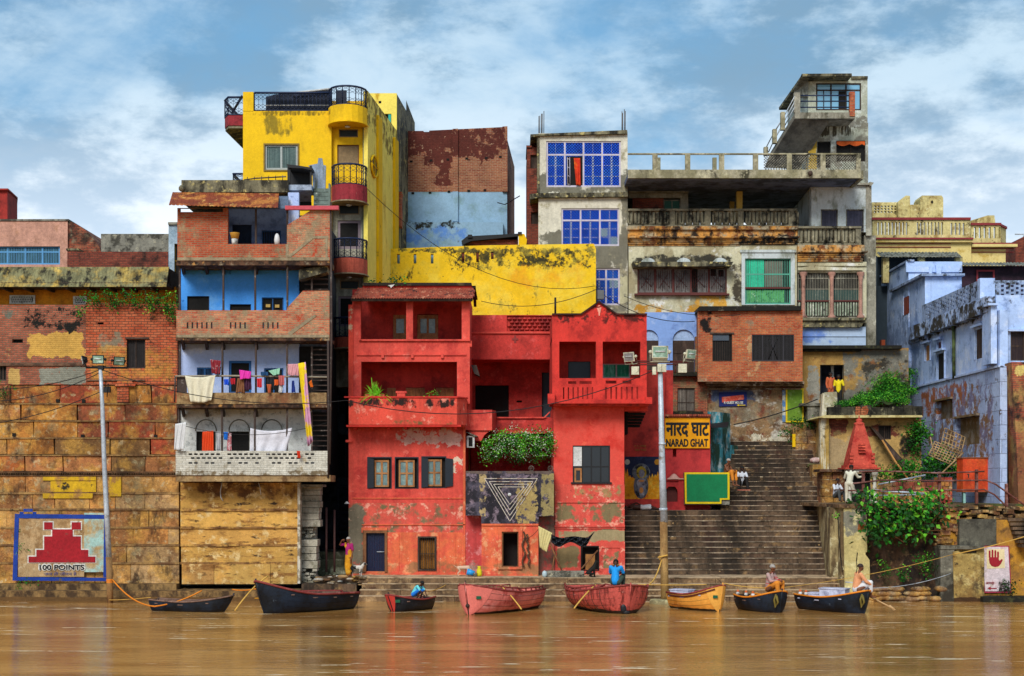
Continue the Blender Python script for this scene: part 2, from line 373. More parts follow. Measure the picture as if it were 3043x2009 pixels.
# ===== far left backdrop houses =====
M_redp=mat('dull_red_paint','#a8332b',(('#7d2420',1.4,.55,.1),));M_pink=mat('salmon_plaster','#cf9a84',(('#b58468',2,.6,.1),('#8a6a55',1.5,.66,.08)),streak=.12)
t=thing('rooftop_room','dull red rooftop room at the far left edge above the salmon house','rooftop room',(X(10,84),86,0))
a=MB();a.prism([(X(-120,84),84),(X(22,84),84),(X(43,86),86.5),(X(43,92),92),(X(-120,84),92)],5,Z(567,84));build('wall',a,M_redp,t)
a=MB();a.prism([(X(-124,83.8),83.8),(X(24,83.8),83.8),(X(46,86),86.4),(X(45,92),92.2),(X(-124,84),92.2)],Z(567,84)+.005,Z(562,84));build('roof',a,M_redp,t)
t=thing('salmon_house','salmon plastered house with a wide blue barred window and curved brick side','house',(X(100,76),77,0))
Y=76;a=MB();a.wall(-300,655,201,900,Y,.3,[(-80,732,178,786)]);a.pb(-300,660,200,900,Y+.35,8);build('wall',a,M_pink,t)
a=MB();a.pb(-305,651,204,656,Y-.06,8);build('roof_edge',a,M_conc,t)
win(t,-80,732,178,786,Y,5,1,4,flat('sky_blue_metal','#5f9fd0'),mat('teal_curtain','#2d4a52',(('#46707a',6,.5,.1,dict(st=(3,1,.1))),)),hb=(749,),bars=50)
a=MB();a.poly([(202,656),(224,664),(243,676),(262,692),(280,712),(296,736),(300,750),(300,900),(202,900)],Y+.1,5);build('side_wall',a,mat('weathered_brick',BR2,(('#3a2a20',1.3,.5,.12),('#8f8066',2.2,.6,.08)),bump=.7),t)
t=thing('parapet_wall','grey mildewed concrete parapet above a dark brick course, behind the overhang','wall',(X(400,75),76,0))
Y=75;a=MB();a.pb(300,695,503,748,Y,4);build('parapet',a,M_conc,t)
a=MB();a.pb(200,745,236,900,Y-.1,1.2);a.pb(236,748.5,500,900,Y-.15,1.5);build('brick_course',a,M_brickd,t)
a=MB();a.pb(196,738,234,744,Y-.15,1.2);build('coping',a,M_mildew,t)
# ===== stone river wall house (left edge) =====
M_fascia=mat('mildewed_ochre_fascia','#b59a52',(('#8e8a62',1.1,.45,.1),('#2b281c',2.2,.55,.07,dict(st=(1,1,.6))),('#d9b558',1.8,.62,.08)),streak=.5)
M_orange=mat('orange_plaster','#e08f1e',(('#c57418',1.5,.55,.1),('#7a4a18',2.2,.68,.07)),streak=.1)
M_left=mat('patched_brick_wall',('#8f4a34','#b5654a','#776653',.25,.085,.014),(
 ('#d8a850',1.3,.30,.04,dict(box=BX(70,985,245,1062,64),wob=.45,sf=.15)),('#e2b868',1.5,.42,.05,dict(box=BX(0,1020,30,1080,64),wob=.3)),
 ('#8f8f80',1.5,.30,.05,dict(box=BX(112,1090,250,1142,64),wob=.3,sf=.1)),('#cfa860',1.5,.30,.05,dict(box=BX(20,1092,56,1142,64),wob=.15,sf=.1)),
 ('#14120d',2.0,.42,.05,dict(box=BX(65,912,250,985,64),wob=.4,sf=.2,ro=.75)),('#6e6e60',1.5,.5,.08,dict(box=BX(0,905,70,950,64)))),bump=.6)
M_leftbr=mat('orange_brick_upper',('#b9502c','#c96f48','#6d4a38',.27,.11,.014),(('#8f8068',1.3,.52,.08,dict(box=BX(280,980,380,1060,64),wob=.5)),('#c9973e',1.2,.4,.1,dict(box=BX(255,1020,530,1140,64),wob=.6,a=.6)),('#2a1d14',2,.64,.07)),bump=.8)
t=thing('stone_house','tall patched brick and sandstone river wall house carrying the blue framed mural','building',(X(260,64),67,0));LH=t
Y=64.2;a=MB();a.pb(-400,1143,528,1740,Y+.3,7);a.pb(-400,906,256,1142.5,Y+.3,7);a.pb(256,906,527,1142.5,Y+.35,7);build('core',a,M_mortar,t)
a=MB();a.wall(-400,906,255,1143,Y,.3,[(-30,1087,19,1131),(36,1008,68,1019)]);build('patched_wall',a,M_left,t)
a=MB();a.wall(255,912,527,1143,Y-.05,.34,[(376,1008,432,1095),(290,958,308,964)]);a.poly([(255,912.5),(300,925),(420,920),(527,930),(527,905),(255,898)],Y+.06,.3);build('brick_wall',a,M_leftbr,t)
win(t,376,1008,432,1095,Y-.05,2,1,3,M_dwood,mat('black_shutters','#1e1a1a',(('#3a3434',5,.6,.1,dict(st=(4,1,.1))),)),.1)
win(t,-30,1087,19,1131,Y,5,1,3,M_dwood,M_dark)
a=MB();a.pb(36,1008,68,1019,Y+.2,.05);a.pb(290,958,308,964,Y+.2,.05);build('vent_hole',a,M_dark,t)
a=MB();a.pb(372,1003,442,1007,Y-.12,.2);build('lintel',a,M_dwood,t)
a=MB();a.pb(-400,1079,256,1087,Y-.07,.1);a.pb(256.5,1128,430,1132,Y-.12,.1);build('string_course',a,mat('brown_ledge','#7d5a44',(('#4f3a2c',2,.5,.1),)),t)
a=MB();a.poly([(350,1131),(390,1131),(396,1140),(404,1140),(400,1148),(340,1148)],Y-.18,.2);a.pb(348,1150,382,1196,Y-.1,.2);build('niche',a,M_leftbr,t)
a=MB()
R2=random.Random(11)
blocks(a,-400,527,[1144,1199,1250,1301,1352,1402],Y,['#9a4f2c','#b8672f','#c9893a','#8d4a30','#a65a3a','#c49450','#7a6238','#9c3f28','#b57a48'],85,190,R2,4.2,.06)
a2=MB();blocks(a2,-400,532,[1414,1464,1512,1566,1618,1672,1734],Y-.03,['#c4904e','#b07444','#cc9c5a','#b8783e','#a4683e','#bc8a4c','#b8966a','#a0683c'],60,170,R2,2.0,.03,slope=.012)
build('upper_stonework',a,M_stone,t);build('lower_stonework',a2,M_stone,t)
a=MB();a.pb(-400,1401,528,1405,Y-.12,.2)
for i in range(134):a.ball((X(-400+i*7,Y),Y-.08,Z(1408.5,Y)),.038,6)
a.pb(-400,1412,528,1415,Y-.09,.2);build('beaded_frieze',a,mat('brown_frieze','#7a5638',(('#4a3624',3,.5,.1),)),t)
a=MB()
for i,py in enumerate((1464,1512,1566,1618,1672)):a.pb(-400,py-1,533,py+5,Y-.10-i*.012,.1)
for py in(1199,1250,1301,1352):a.pb(-400,py-1,527,py+3,Y-.085,.08)
build('ledge',a,mat('ledge_stone','#a8834e',(('#6b4a2e',1.5,.5,.1),('#4a3826',3,.62,.06))),t)
a=MB();a.box(X(-400,Y),X(533,Y),63.6,64.4,.25,Z(1733,64.2));a.box(X(-400,Y),X(900,Y),62.9,64.9,-.6,.42);build('plinth',a,mat('wet_plinth','#9c7a4a',(('#4a3622',2,.5,.1,dict(st=(1,1,.6))),('#6a4c28',1.4,.28,.03,dict(box=(-40,40,-1,.17),wob=.04,sf=.03))),bump=.8),t)
a=MB()
for px,py in((171,1191),(248,1192),(245,1296),(41,1292),(462,1297)):a.pb(px-5,py-5,px+5,py+5,Y-.075,.05)
build('drain_hole',a,M_dark,t)
t=thing('overhang_house','orange plastered storey with mildewed ochre fascia hanging over the stone wall','house',(X(250,66),68,0));Y=66
a=MB();a.wall(-300,850,258,935,Y+1.4,.3,[(28,877,104,903),(217,880,257.9,905)]);a.pb(-300,850,258,935,Y+1.75,6);a.pb(258.1,852,523,915,Y+1.5,6);build('wall',a,M_orange,t)
for r in((28,877,104,903),(217,880,257.5,905)):
 f=MB();f.wall(r[0]+.1,r[1]+.1,r[2]-.1,r[3]-.1,Y+1.33,.1,[(r[0]+6,r[1]+4,r[2]-6,r[3]-4)])
 for i in range(int((r[2]-r[0])/5)):
  px=r[0]+6+i*5;f.ext([PT(px,r[1]+4,Y+1.36),PT(px+2,r[1]+4,Y+1.36),PT(px+8,r[3]-4,Y+1.36),PT(px+6,r[3]-4,Y+1.36)],(0,.02,0))if px+8<r[2]-4 else 0
  f.ext([PT(px+6,r[1]+4,Y+1.385),PT(px+8,r[1]+4,Y+1.385),PT(px+2,r[3]-4,Y+1.385),PT(px,r[3]-4,Y+1.385)],(0,.02,0))if px+8<r[2]-4 else 0
 o=build('lattice_window',f,M_white,t);b=MB();b.pb(r[0]+1,r[1]+1,r[2]-1,r[3]-1,Y+1.45,.03);build('backing',b,M_dark,o)
a=MB();x0,x1=X(-300,Y),X(494,Y)
n=150
for i in range(n):
 xa=x0+(x1-x0)*i/n;xb=x0+(x1-x0)*(i+1)/n;j=.012*(i%2)
 a.ext([(xa,Y+.5+j,Z(788,Y)),(xb,Y+.5+j,Z(788,Y)),(xb,Y+j,Z(852,Y)),(xa,Y+j,Z(852,Y))],(0,.12,0))
build('fascia',a,M_fascia,t)
a=MB();a.box(x0,x1,Y+.1,Y+8,Z(852,Y)+.05,Z(852,Y)+.2);a.box(x0,x1,Y+.6,Y+8,Z(852,Y)+.22,Z(790,Y)-.02);build('roof',a,mat('soffit','#4a3a30',(('#6a3020',2,.6,.1),)),t)
a=MB()
for i in range(12):px=-250+i*63;a.box(X(px,Y),X(px,Y)+.1,Y+.15,Y+1.4,Z(852,Y)-.08,Z(852,Y)+.045)
build('rafter',a,M_dwood,t)
M_pblue=mat('pale_blue_wash','#b8cbd8',(('#8fa6b5',1.5,.55,.1),('#7f7f76',2,.64,.07)))
t=thing('narrow_house','narrow pale blue house sliver with a yellow window frame, squeezed between two buildings','house',(X(513,71),73,0));Y=71
a=MB();a.wall(501,664,545,880,Y,.3,[(518,724,545,827)]);a.pb(501,664,545,900,Y+.31,6);build('wall',a,M_pblue,t)
a=MB();a.pb(499,660,547,667,Y-.12,.5);build('cornice',a,M_conc,t)
win(t,518,724,545,827,Y,1,2,3,flat('mustard_paint','#c89a30'),M_dark)
# ===== mural painted on the stone =====
M_mblue=mat('painted_blue','#1c3f9a',(('#5a5a60',2.4,.62,.07),));M_mred=mat('painted_red','#a51c26',(('#8d4038',3,.66,.05),));M_mwhite=mat('painted_white','#e4e2d8',(('#a89a80',4,.62,.05),))
t=thing('wall_mural','blue framed wall painting of a red stepped pixel shape reading 100 points','mural',(X(180,64),63.9,0));Y=64.0
a=MB()
def bar(a,p0,p1,p2,p3,Yb,d=.012):a.ext([PT(*p,Yb)for p in(p0,p1,p2,p3)],(0,d,0))
a.cc=None
YM=63.86
bar(a,(44,1527),(312,1530),(312,1542),(56,1540),YM);bar(a,(44,1527.5),(56,1540.5),(51,1715),(37,1726),YM-.002);bar(a,(37.5,1725.5),(51.5,1715),(318,1717),(318,1727),YM-.004);bar(a,(309,1543),(316,1543),(318,1716),(307,1716),YM-.006)
a.pb(70,1512,97,1521,YM,.012);a.pb(58,1521,70,1527.5,YM,.012);a.pb(97,1521,108,1528,YM,.012)
build('blue_frame',a,M_mblue,t)
rows=[(131,156,1552,1573),(213,240,1552,1573),(131,240,1594,1634),(108,262,1634,1654),(85,283,1654,1671),(155,216,1573,1594)]
a=MB();b=MB()
for i,(x0,x1,y0,y1)in enumerate(rows):a.pb(x0-3.5,y0-3.5,x1+3.5,y1+2.5,YM+.01-i*.0003,.008);b.pb(x0,y0,x1,y1+.5,YM-.012-i*.0004,.01)
build('white_outline',a,M_mwhite,t);build('red_shape',b,M_mred,t)
a=MB();a.pb(250,1524,309,1700,YM+.013,.004);build('turquoise_wash',a,mat('turquoise_wash','#a8ccc4',(('#b89a6a',1.5,.52,.1),)),t);a=MB();a.pb(54,1542,250,1714,63.885,.006);build('pale_wash',a,mat('pale_wash','#c0a074',(('#a07c50',1.5,.54,.08),('#d0b890',3,.6,.05)),streak=.15),t)
M_ink=flat('black_lettering','#16181c');M_inkb=flat('violet_lettering','#4a4a80')
text(t,'100 POINTS',117,1693,134,YM-.012,M_mwhite,15,'lettering_outline',.002,thick=3);text(t,'100 POINTS',118,1693,132,YM-.025,M_ink,14,ext=.002,thick=.8);text(t,'जल ही जीवन है',131,1711,96,YM-.012,M_inkb,12,ext=.002)
t2=thing('faded_advert','flaking yellow painted advertisement panel high on the sandstone wall','painted sign',(X(220,64),64,0))
a=MB();a.pb(127,1417,285,1428,64.09,.06);a.pb(127,1466,275,1481,64.075,.06);a.pb(150,1430,285,1462,64.09,.06);a.pb(325,1417,360,1475,64.08,.06)
build('paint',a,mat('flaking_yellow','#d3a81e',(('#2f2a1c',3.2,.56,.05,dict(box=BX(148,1428,290,1466,64),wob=.2)),('#a87a42',2,.56,.06))),t2)
# ===== four storey blue and brick house =====
M_bright=mat('bright_blue_plaster','#4a9cf2',(('#7cbcf6',1.2,.62,.1,dict(a=.6)),('#1f66b8',2,.66,.06)),var=.08,bump=.15)
M_lblue=mat('lavender_blue_plaster','#b4c8f4',(('#d0dcf4',1.4,.6,.08),('#6f80b0',2.2,.68,.06)),var=.08,bump=.15)
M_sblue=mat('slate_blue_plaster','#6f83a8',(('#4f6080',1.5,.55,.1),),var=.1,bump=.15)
M_wwall=mat('grey_white_plaster','#dee0dc',(('#9a9d98',1.3,.6,.1),('#7a5a48',3,.69,.03),('#a5aaa8',4,.6,.05)),var=.1)
M_pbr=mat('new_brick_left',('#b04528','#c4623c','#9a8468',.27,.09,.012),(('#a08a68',1.2,.58,.06),('#e5b060',5,.71,.02)),bump=.6)
M_pbr2=mat('parapet_brick',('#b8543a','#cf8a62','#a58f70',.27,.09,.014),(('#a08a6a',1.6,.54,.08),('#e0b088',6,.66,.04),('#c2401f',1.5,.64,.06),('#5a4630',2.5,.36,.06,dict(box=BX(695,730,720,780,63),wob=.1,sf=.1))),bump=.5)
M_slab=mat('mouldy_slab','#6b4a34',(('#2a1c14',2.4,.5,.1),('#c08a4a',3.2,.62,.05),('#9a8a70',1.8,.6,.07)))
M_balc=mat('ochre_balcony_edge','#a5875c',(('#6f5030',1.6,.55,.08),('#8a5a3a',1,.6,.08),('#c9b080',3,.64,.05)),streak=.2)
M_wbrick=mat('whitewashed_brick',('#d8d4c6','#cdc8b8','#9a9484',.27,.09,.007),(('#a09072',1.6,.63,.06),('#7a6a50',2.5,.44,.08,dict(box=BX(520,1395,985,1432,63),wob=.1,sf=.1)),('#6a5a48',4,.7,.03)),bump=.4)
M_rust=mat('rusted_sheet','#8a3f22',(('#c87f3a',1.6,.54,.07,dict(st=(1,1,.5))),('#e0b060',2.6,.62,.04),('#5a2a1c',2,.62,.08)),rough=.7)
M_bluefr=flat('blue_frame_paint','#1a5f9e',.5)
M_post=mat('rusty_post','#4a3c36',(('#8a8078',3,.62,.05),))
t=thing('blue_house','four storey house of blue and white verandas with brick parapets and iron posts','house',(X(750,64),66,0));BH=t
YF,YB=63.0,64.5;M_alley_=flat('alley_shade_plaster','#4a4c50')  # alley wall colour is dark to stand in for the shade there
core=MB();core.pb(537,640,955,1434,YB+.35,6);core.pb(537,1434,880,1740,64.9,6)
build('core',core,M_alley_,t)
a=MB();a.wall(537,1005,888,1172,YB,.3,[(585,1092,632,1172),(680,1072,747,1172),(785,1094,842,1172)]);build('veranda_wall',a,M_lblue,t,'lavender blue veranda wall')
a=MB();a.wall(537,780,888,926,YB,.3,[(556,880,622,926),(683,904,746,926),(778,884,843,926)]);build('veranda_wall',a,M_bright,t,'bright blue veranda wall')
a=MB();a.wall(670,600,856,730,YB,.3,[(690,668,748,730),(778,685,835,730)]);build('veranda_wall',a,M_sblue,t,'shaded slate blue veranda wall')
a=MB();a.wall(856,572,888,680,YB-.9,.3);build('stair_wall',a,M_lblue,t)
a=MB();a.wall(537,1200,925,1345,YB,.3,[(583,1282,641,1345),(680,1282,742,1345),(783,1282,833,1345)]);build('veranda_wall',a,M_wwall,t,'stained white veranda wall')
a=MB()
for cx in(612,711,808):
 a.tube([PT(cx+31*cos(pi*k/12),1281-34*sin(pi*k/12),YB-.02)for k in range(13)],.025,5)
build('arch_moulding',a,M_conc,t)
win(t,585,1092,632,1171,YB,2,1,4,M_bluefr,M_dark,.05,bars=10);win(t,785,1094,842,1171,YB,2,1,4,M_bluefr,M_dark,.05)
win(t,680,1072,747,1171,YB,1,1,7,M_bluefr,M_dark,.05,name='door',pane='doorway')
for r in((556,880,622,925),(683,904,746,925)):win(t,*r,YB,1,1,2,M_navy,M_dark,.08)
o=win(t,778,884,843,925,YB,2,1,3,M_bluefr,M_dark,.08)
a=MB();a.pb(790,904,803,913,YB+.06,.02);a.pb(817,905,830,914,YB+.06,.02);build('sticker',a,flat('yellow_paper','#d8b060'),o)
win(t,690,668,748,729,YB,1,1,2,M_navy,mat('blue_black','#16243a'),.08,name='door',pane='doorway');win(t,778,685,835,729,YB,1,1,3,flat('deep_blue','#1f4a7a'),M_dark,.05,bars=10)
for r in((583,1282,641,1344),(680,1282,742,1344),(783,1282,833,1344)):win(t,*r,YB,1,1,2,M_conc,M_dark,.1,name='door',pane='doorway')
for(x0,x1,y0,y1)in((524,979,773,788),(522,979,1003,1012),(524,972,1201,1211),(522,982,1412,1431)):
 a=MB();a.box(X(x0,YF),X(x1,YF),YF+.01,YB+.2,Z(y1,YF),Z(y0,YF));build('floor_slab',a,M_slab if y0<1400 else M_balc,t)
a=MB()
for py in(790,1014,1213):
 for px in(540,610,659,757):a.ext([PT(px-4,py-2,YF+.05),PT(px+4,py-2,YF+.05),PT(px+10,py+26,YB-.05),PT(px+2,py+26,YB-.05)],(0,.1,.14))
build('bracket',a,M_dwood,t)
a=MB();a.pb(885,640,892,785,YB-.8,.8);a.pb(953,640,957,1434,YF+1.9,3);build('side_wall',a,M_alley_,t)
for(y0,y1)in((648,672),(790,865),(1030,1175),(1225,1345)):
 a=MB();a.pb(888,y0,976,y1,YB+.1,.05);build('stair_opening',a,M_dark,t)
 a=MB();k=0;py=y0+8
 while py<y1-4:
  a.box(X(905 if y0<900 else 928,YB-.6),X(974,YB-.6),YB-.75+k*.04,YB-.5+k*.04,Z(py+3,YB-.6),Z(py,YB-.6));py+=15;k+=1
 a.pb(924,y0,929,y1,YB-.9,.05);build('stair_treads',a,M_post,t)
a=MB();a.ext([PT(888,800,YF+.3),PT(972,790,YF+.3),PT(972,808,YF+.3),PT(888,832,YF+.3)],(0,.8,0));build('stair_soffit',a,M_mildew,t)
a=MB();a.wall(527,618,677,726,YF,.22,[(534,618.1,662,630)]);a.wall(527,726,853,775,YF,.22);a.poly([(677,726),(677,725),(853,725),(853,726)],YF,.22)
build('brick_parapet',a,M_pbr,t,'upper left brick screen')
a=MB();a.poly([(853,669),(925,624),(980,624),(980,774),(853,774)],YF-.01,.23);build('brick_parapet',a,M_pbr2,t,'sloped brick stair parapet, upper')
a=MB();sl_=[]
for x0,n in((555,6),(683,4),(780,4)):sl_+=[(x0+i*14.3,958,x0+i*14.3+5,976)for i in range(n)]
a.wall(524,922,853,1003,YF,.2,sl_);build('brick_parapet',a,M_pbr2,t,'slotted brick parapet')
a=MB();a.poly([(853,915),(900,864),(979,864),(979,1003),(853,1003)],YF-.01,.22);build('brick_parapet',a,M_pbr2,t,'sloped brick stair parapet, lower')
M_cem=mat('cement_band','#a08f72',(('#7a6a50',2,.55,.1),))
a=MB();a.ext([PT(853,762,YF-.03),PT(928,702,YF-.03),PT(976,702,YF-.03),PT(976,709,YF-.03),PT(931,709,YF-.03),PT(862,766,YF-.03)],(0,.03,0));a.ext([PT(853,990,YF-.03),PT(935,934,YF-.03),PT(942,938,YF-.03),PT(864,996,YF-.03)],(0,.03,0))
a.pb(967,702.5,973,772,YF-.028,.03);a.pb(527,765,978,774,YF-.02,.03);a.pb(524,994,978,1003,YF-.02,.03);a.pb(849,726,857,765,YF-.024,.03);build('cement_band',a,M_cem,t)
a=MB();a.pb(525,1167,970,1200.5,YF-.02,.2);build('balcony_edge',a,M_balc,t)
hl=[];rr=random.Random(3)
for r,(py,off)in enumerate(((1347,0),(1358.5,7),(1373,0))):
 for k in range(23):
  px=560+k*16.5+off
  if px>925 or(k%7==6)or(r==2 and k%3==2):continue
  hl.append((px,py,px+11,py+5.5))
a=MB();a.wall(522,1340,973,1412,YF-.05,.16,hl);build('white_parapet',a,M_wbrick,t)
for(ps,y0,y1)in(((530,660,755,851),788,925),((530,657,757,850),1012,1167),((527,656,754,850),1211,1341),((757,851),618,726)):
 for px in ps:
  a=MB();a.box(X(px-2.6,YF),X(px+2.6,YF),YF+.24,YF+.34,Z(y1,YF),Z(y0,YF));build('post',a,M_post,t)
a=MB();a.tube([PT(975,1012,YF),PT(976,1200,YF),PT(975,1420,YF)],.05,6);a.tube([PT(983,600,YF),PT(985,1000,YF),PT(980,1380,YF)],.045,6);build('corner_pole',a,M_post,t)
a=MB();a.tube([PT(521,1118,YF),PT(700,1117,YF),PT(972,1121,YF)],.04,6);build('veranda_rail',a,mat('bamboo_rail','#a89c88',(('#5a4a3a',4,.6,.06),)),t)
a=MB();a.tube([PT(521,1117,YF),PT(519,1195,YF)],.035,5);a.pb(525,1120,555,1167,YF+.1,.05);build('rail_end',a,M_post,t)
a=MB();a.pb(539,535,856,571,YF+.6,.5);a.pb(539,570,856,600,YF+1.1,3);a.ball(PT(541,560,YF+.6),.15,8);build('roof_parapet',a,M_mildew,t)
a=MB();x0,x1=505,828
for i in range(54):
 pa=513+i*(829-513)/54;pb_=513+(i+1)*(829-513)/54;qa=502+i*(826-502)/54;qb=502+(i+1)*(826-502)/54;j=.03*(i%2);dy=8*(i/54)
 a.ext([PT(pa,573+dy*.5,YF+.55)+Vector((0,j,0)),PT(pb_,573+dy*.5,YF+.55),PT(qb,610+dy,YF-.7),PT(qa,610+dy,YF-.7)+Vector((0,0,j))],(0,0,.03))
build('rust_awning',a,M_rust,t)
a=MB();a.ext([PT(825,583,YF+.4),PT(857,583,YF+.4),PT(857,620,YF),PT(823,620,YF)],(0,.05,0));build('grey_sheet',a,mat('blue_grey_sheet','#5f6f84',streak=.2),t)
a=MB();a.pb(847,611,1006,622.5,YF-.2,.2);build('pink_beam',a,flat('coral_paint','#c9505a'),t)
a=MB();a.pb(855,549,926,565,YF+.8,1.2);a.ext([PT(856,566,YF+.85),PT(925,566,YF+.85),PT(925,600,YF+1.8),PT(870,600,YF+1.8)],(0,.05,0));build('terrace_slab',a,mat('pale_blue_slab','#a9b8cc',(('#7a8698',2,.6,.08),)),t)
a=MB();a.pb(854,495,863,549,YF+.85,.12);a.pb(921,492,926,549,YF+.85,.12);a.pb(856,500,925,549,YF+1.8,.1);a.poly([(852,488),(880,491),(928,498),(926,506),(900,500),(856,498)],YF+.75,1.2);build('roof_shelter',a,M_black,t)
a=MB();a.poly([(916,492),(944,486),(946,470),(957,470),(960,490),(968,492),(966,580),(930,580),(928,500)],YF+1.4,.15);build('standing_sheet',a,mat('corrugated_blue_sheet','#93a4b8',(('#6a6f62',1.6,.55,.08,dict(st=(2,1,.3))),),streak=.3),t)
a=MB()
for i in range(5):a.pb(932,560+i*12,978,571+i*12,YF+1.2-i*.12,.5)
a.pb(976,545,981,625,YF+.7,.3);build('roof_steps',a,mat('mossy_steps','#77867e',(('#3a4038',1.7,.52,.1),('#c8ccc0',3,.64,.04))),t)
a=MB();a.pb(890,600,925,625,YB,.1);build('opening',a,M_dark,t)
a=MB();a.tube([PT(725,535,YF+.9),PT(760,530,YF+.9),PT(850,525,YF+.9)],.03,5)
for i in range(6):a.tube([PT(735+i*21,526-i,YF+.9),PT(735+i*21,540,YF+.9)],.02,4)
build('stick_fence',a,M_post,t)
M_base=mat('yellow_sandstone','#888888',(('#6a4422',1.0,.40,.09,dict(box=BX(520,1420,900,1490,64.2),wob=.5,sf=.4)),('#8a5c2c',1.6,.57,.07,dict(st=(.5,1,1.6))),('#3f2c1c',3.0,.615,.04,dict(st=(.45,1,1.8))),('#e8c88a',2.2,.6,.06),('#d8a050',1.1,.6,.1)),attr=True,bump=.6,var=.15)  # first layer paints a brown band of shade along the top, under the balcony
a=MB();R3=random.Random(8);pal=['#d0a050','#d6a656','#c99848','#d4a452','#c2914a']
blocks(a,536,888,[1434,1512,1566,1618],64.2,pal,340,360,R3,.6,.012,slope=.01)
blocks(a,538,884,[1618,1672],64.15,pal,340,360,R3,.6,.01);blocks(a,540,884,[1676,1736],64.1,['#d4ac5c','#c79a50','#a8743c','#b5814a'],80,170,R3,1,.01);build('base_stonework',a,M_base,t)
M_wl=mat('worn_ledge','#a07440',(('#6a4626',2,.52,.1),('#d0a050',2.2,.56,.06)))
for py,h in((1511,7),(1565,6),(1617,6),(1670,8)):
 a=MB();[a.pb(536+i*35,py+R3 .uniform(-1,1.5),571+i*35,py+h+R3 .uniform(-1.5,1.5),64.1+R3 .uniform(-.02,.02),.2)for i in range(10)];build('base_ledge',a,M_wl,t)
a=MB();a.pb(884,1434,892,1734,64.0,.4);build('white_edge',a,mat('flaking_edge','#8a7a62',(('#d8d0bc',2.2,.5,.06),)),t)
a=MB();a.tube([PT(660,1434,64),PT(655,1460,63.95),PT(656,1478,63.95),PT(662,1488,63.97)],.022,5);a.tube([PT(768,1434,64),PT(773,1450,63.98),PT(775,1470,63.98)],.018,5);build('drain_pipe',a,M_white,t)
a=MB();R4=random.Random(5);ys=[1445,1456,1471,1489,1508,1524,1544,1565]
M_pier=mat('white_stone','#bdb5a2',(('#8a8470',1.8,.55,.08),('#e0dccb',2.6,.6,.06),('#4a4032',3,.66,.05)))
for i in range(len(ys)-1):j=R4 .uniform(-3,3);a.pb(893+j,ys[i]+1.5,949+R4 .uniform(-2,3),ys[i+1],65+R4 .uniform(-.03,.03),.9)
for i,(y0,y1)in enumerate(((1604,1624),(1625,1645),(1646,1666),(1667,1690))):a.pb(887+R4 .uniform(-1,2),y0,941+R4 .uniform(-2,3),y1-1,64.7+R4 .uniform(0,.04),1)
for i in range(30):px=886+R4 .uniform(0,44);py=1690+R4 .uniform(0,38);a.pb(px,py,px+R4 .uniform(7,15),py+R4 .uniform(4,7),64.6+R4 .uniform(0,.2),.6)
for i in range(14):px=895+R4 .uniform(0,30);py=1566+R4 .uniform(0,34);a.pb(px,py,px+R4 .uniform(8,22),py+R4 .uniform(3,6),65.1+R4 .uniform(0,.2),.6)
a.pb(892,1565,938,1736,65.5,.6);a.pb(896,1440,940,1566,65.6,.5)
build('stone_pier',a,M_pier,t)
a=MB();a.pb(888,1440,957,1447,64.2,1.5);build('pier_cap',a,M_conc,t)
# ===== alley between the houses =====
M_alley=mat('alley_dark_stone','#3a3a38',(('#1c1c1c',1.5,.5,.1),('#6a6a60',2.4,.64,.06)))
t=thing('alley_building','dark narrow building at the end of the alley with a shop board reading welcome','building',(X(1010,71),72,0));Y=71.5
a=MB();a.wall(930,1010,1075,1720,Y,.3,[(1005,1100,1040,1130),(1008,1165,1045,1230),(1003,1290,1050,1420)]);a.pb(930,1010,1075,1720,Y+.5,4);build('wall',a,mat('dark_blue_grey_wall','#3c4650',(('#1c2026',1.4,.5,.12),)),t)
for r in((1005,1100,1040,1130),(1008,1165,1045,1230),(1003,1290,1050,1420)):win(t,*r,Y,2,1,2,M_black,M_dark)
a=MB();a.pb(998,1133,1070,1153,Y-.15,.08);o=build('shop_board',a,flat('tan_board','#b59a80'),t);text(o,'WELCOME',1002,1149,72,Y-.16,flat('brown_lettering','#7a3a2c'),11,thick=.6)
a=MB()
for i in range(13):a.pb(1000,1440+i*20,1060,1446+i*20,Y-1-i*.12,.3)
a.pb(1002,1430,1006,1700,Y-1.6,.2);build('iron_stair',a,mat('blue_black_steel','#222c3a'),t)
a=MB()
for i in range(4):a.pb(945-i*2,1640+i*22,1040,1662+i*22,67.2-i*.3,3)
build('rubble_plinth',a,mat('mossy_stone','#6a6a50',(('#2c3020',1.5,.5,.1),('#a0a088',2.2,.6,.06))),t)
for px,y0 in((970,1508),(994,1515)):
 a=MB();a.tube([PT(px,y0,66),PT(px,1700,66)],.05,6);build('post',a,flat('rusty_brown_post','#5a3a36'),t)
# ===== tall yellow house =====
YE='#f6c614'
M_yel=mat('yellow_plaster',YE,(('#7a6a20',1.7,.42,.1,dict(box=BX(775,340,875,410,70),wob=.35,sf=.3,st=(1,1,.4),a=.85)),('#5a4c14',2.6,.42,.1,dict(box=BX(745,326,990,347,70),wob=.15,sf=.12,st=(1,1,.5),a=.8)),('#c79f18',1.2,.62,.08,dict(st=(1,1,.4),a=.6))),var=.09)
M_yel2=mat('pale_yellow_plaster','#fbe56a',(('#8f7a2c',2.2,.5,.07,dict(box=(-40,40,Z(420,72),Z(270,72)),wob=.9,sf=.5)),('#c79f28',1.5,.62,.06,dict(st=(1,1,.4)))),var=.09)  # pale paint, lightened further to stand in for light on the side wall
M_yel3=mat('deep_yellow_plaster','#f3c200',(('#a88a1c',2,.64,.06),),var=.07)
t=thing('yellow_tower_house','tall yellow house with curved balconies, roof railings and a wedge balcony at its side','house',(X(900,72),74,0));YH=t
Y=70.;YR=77.7
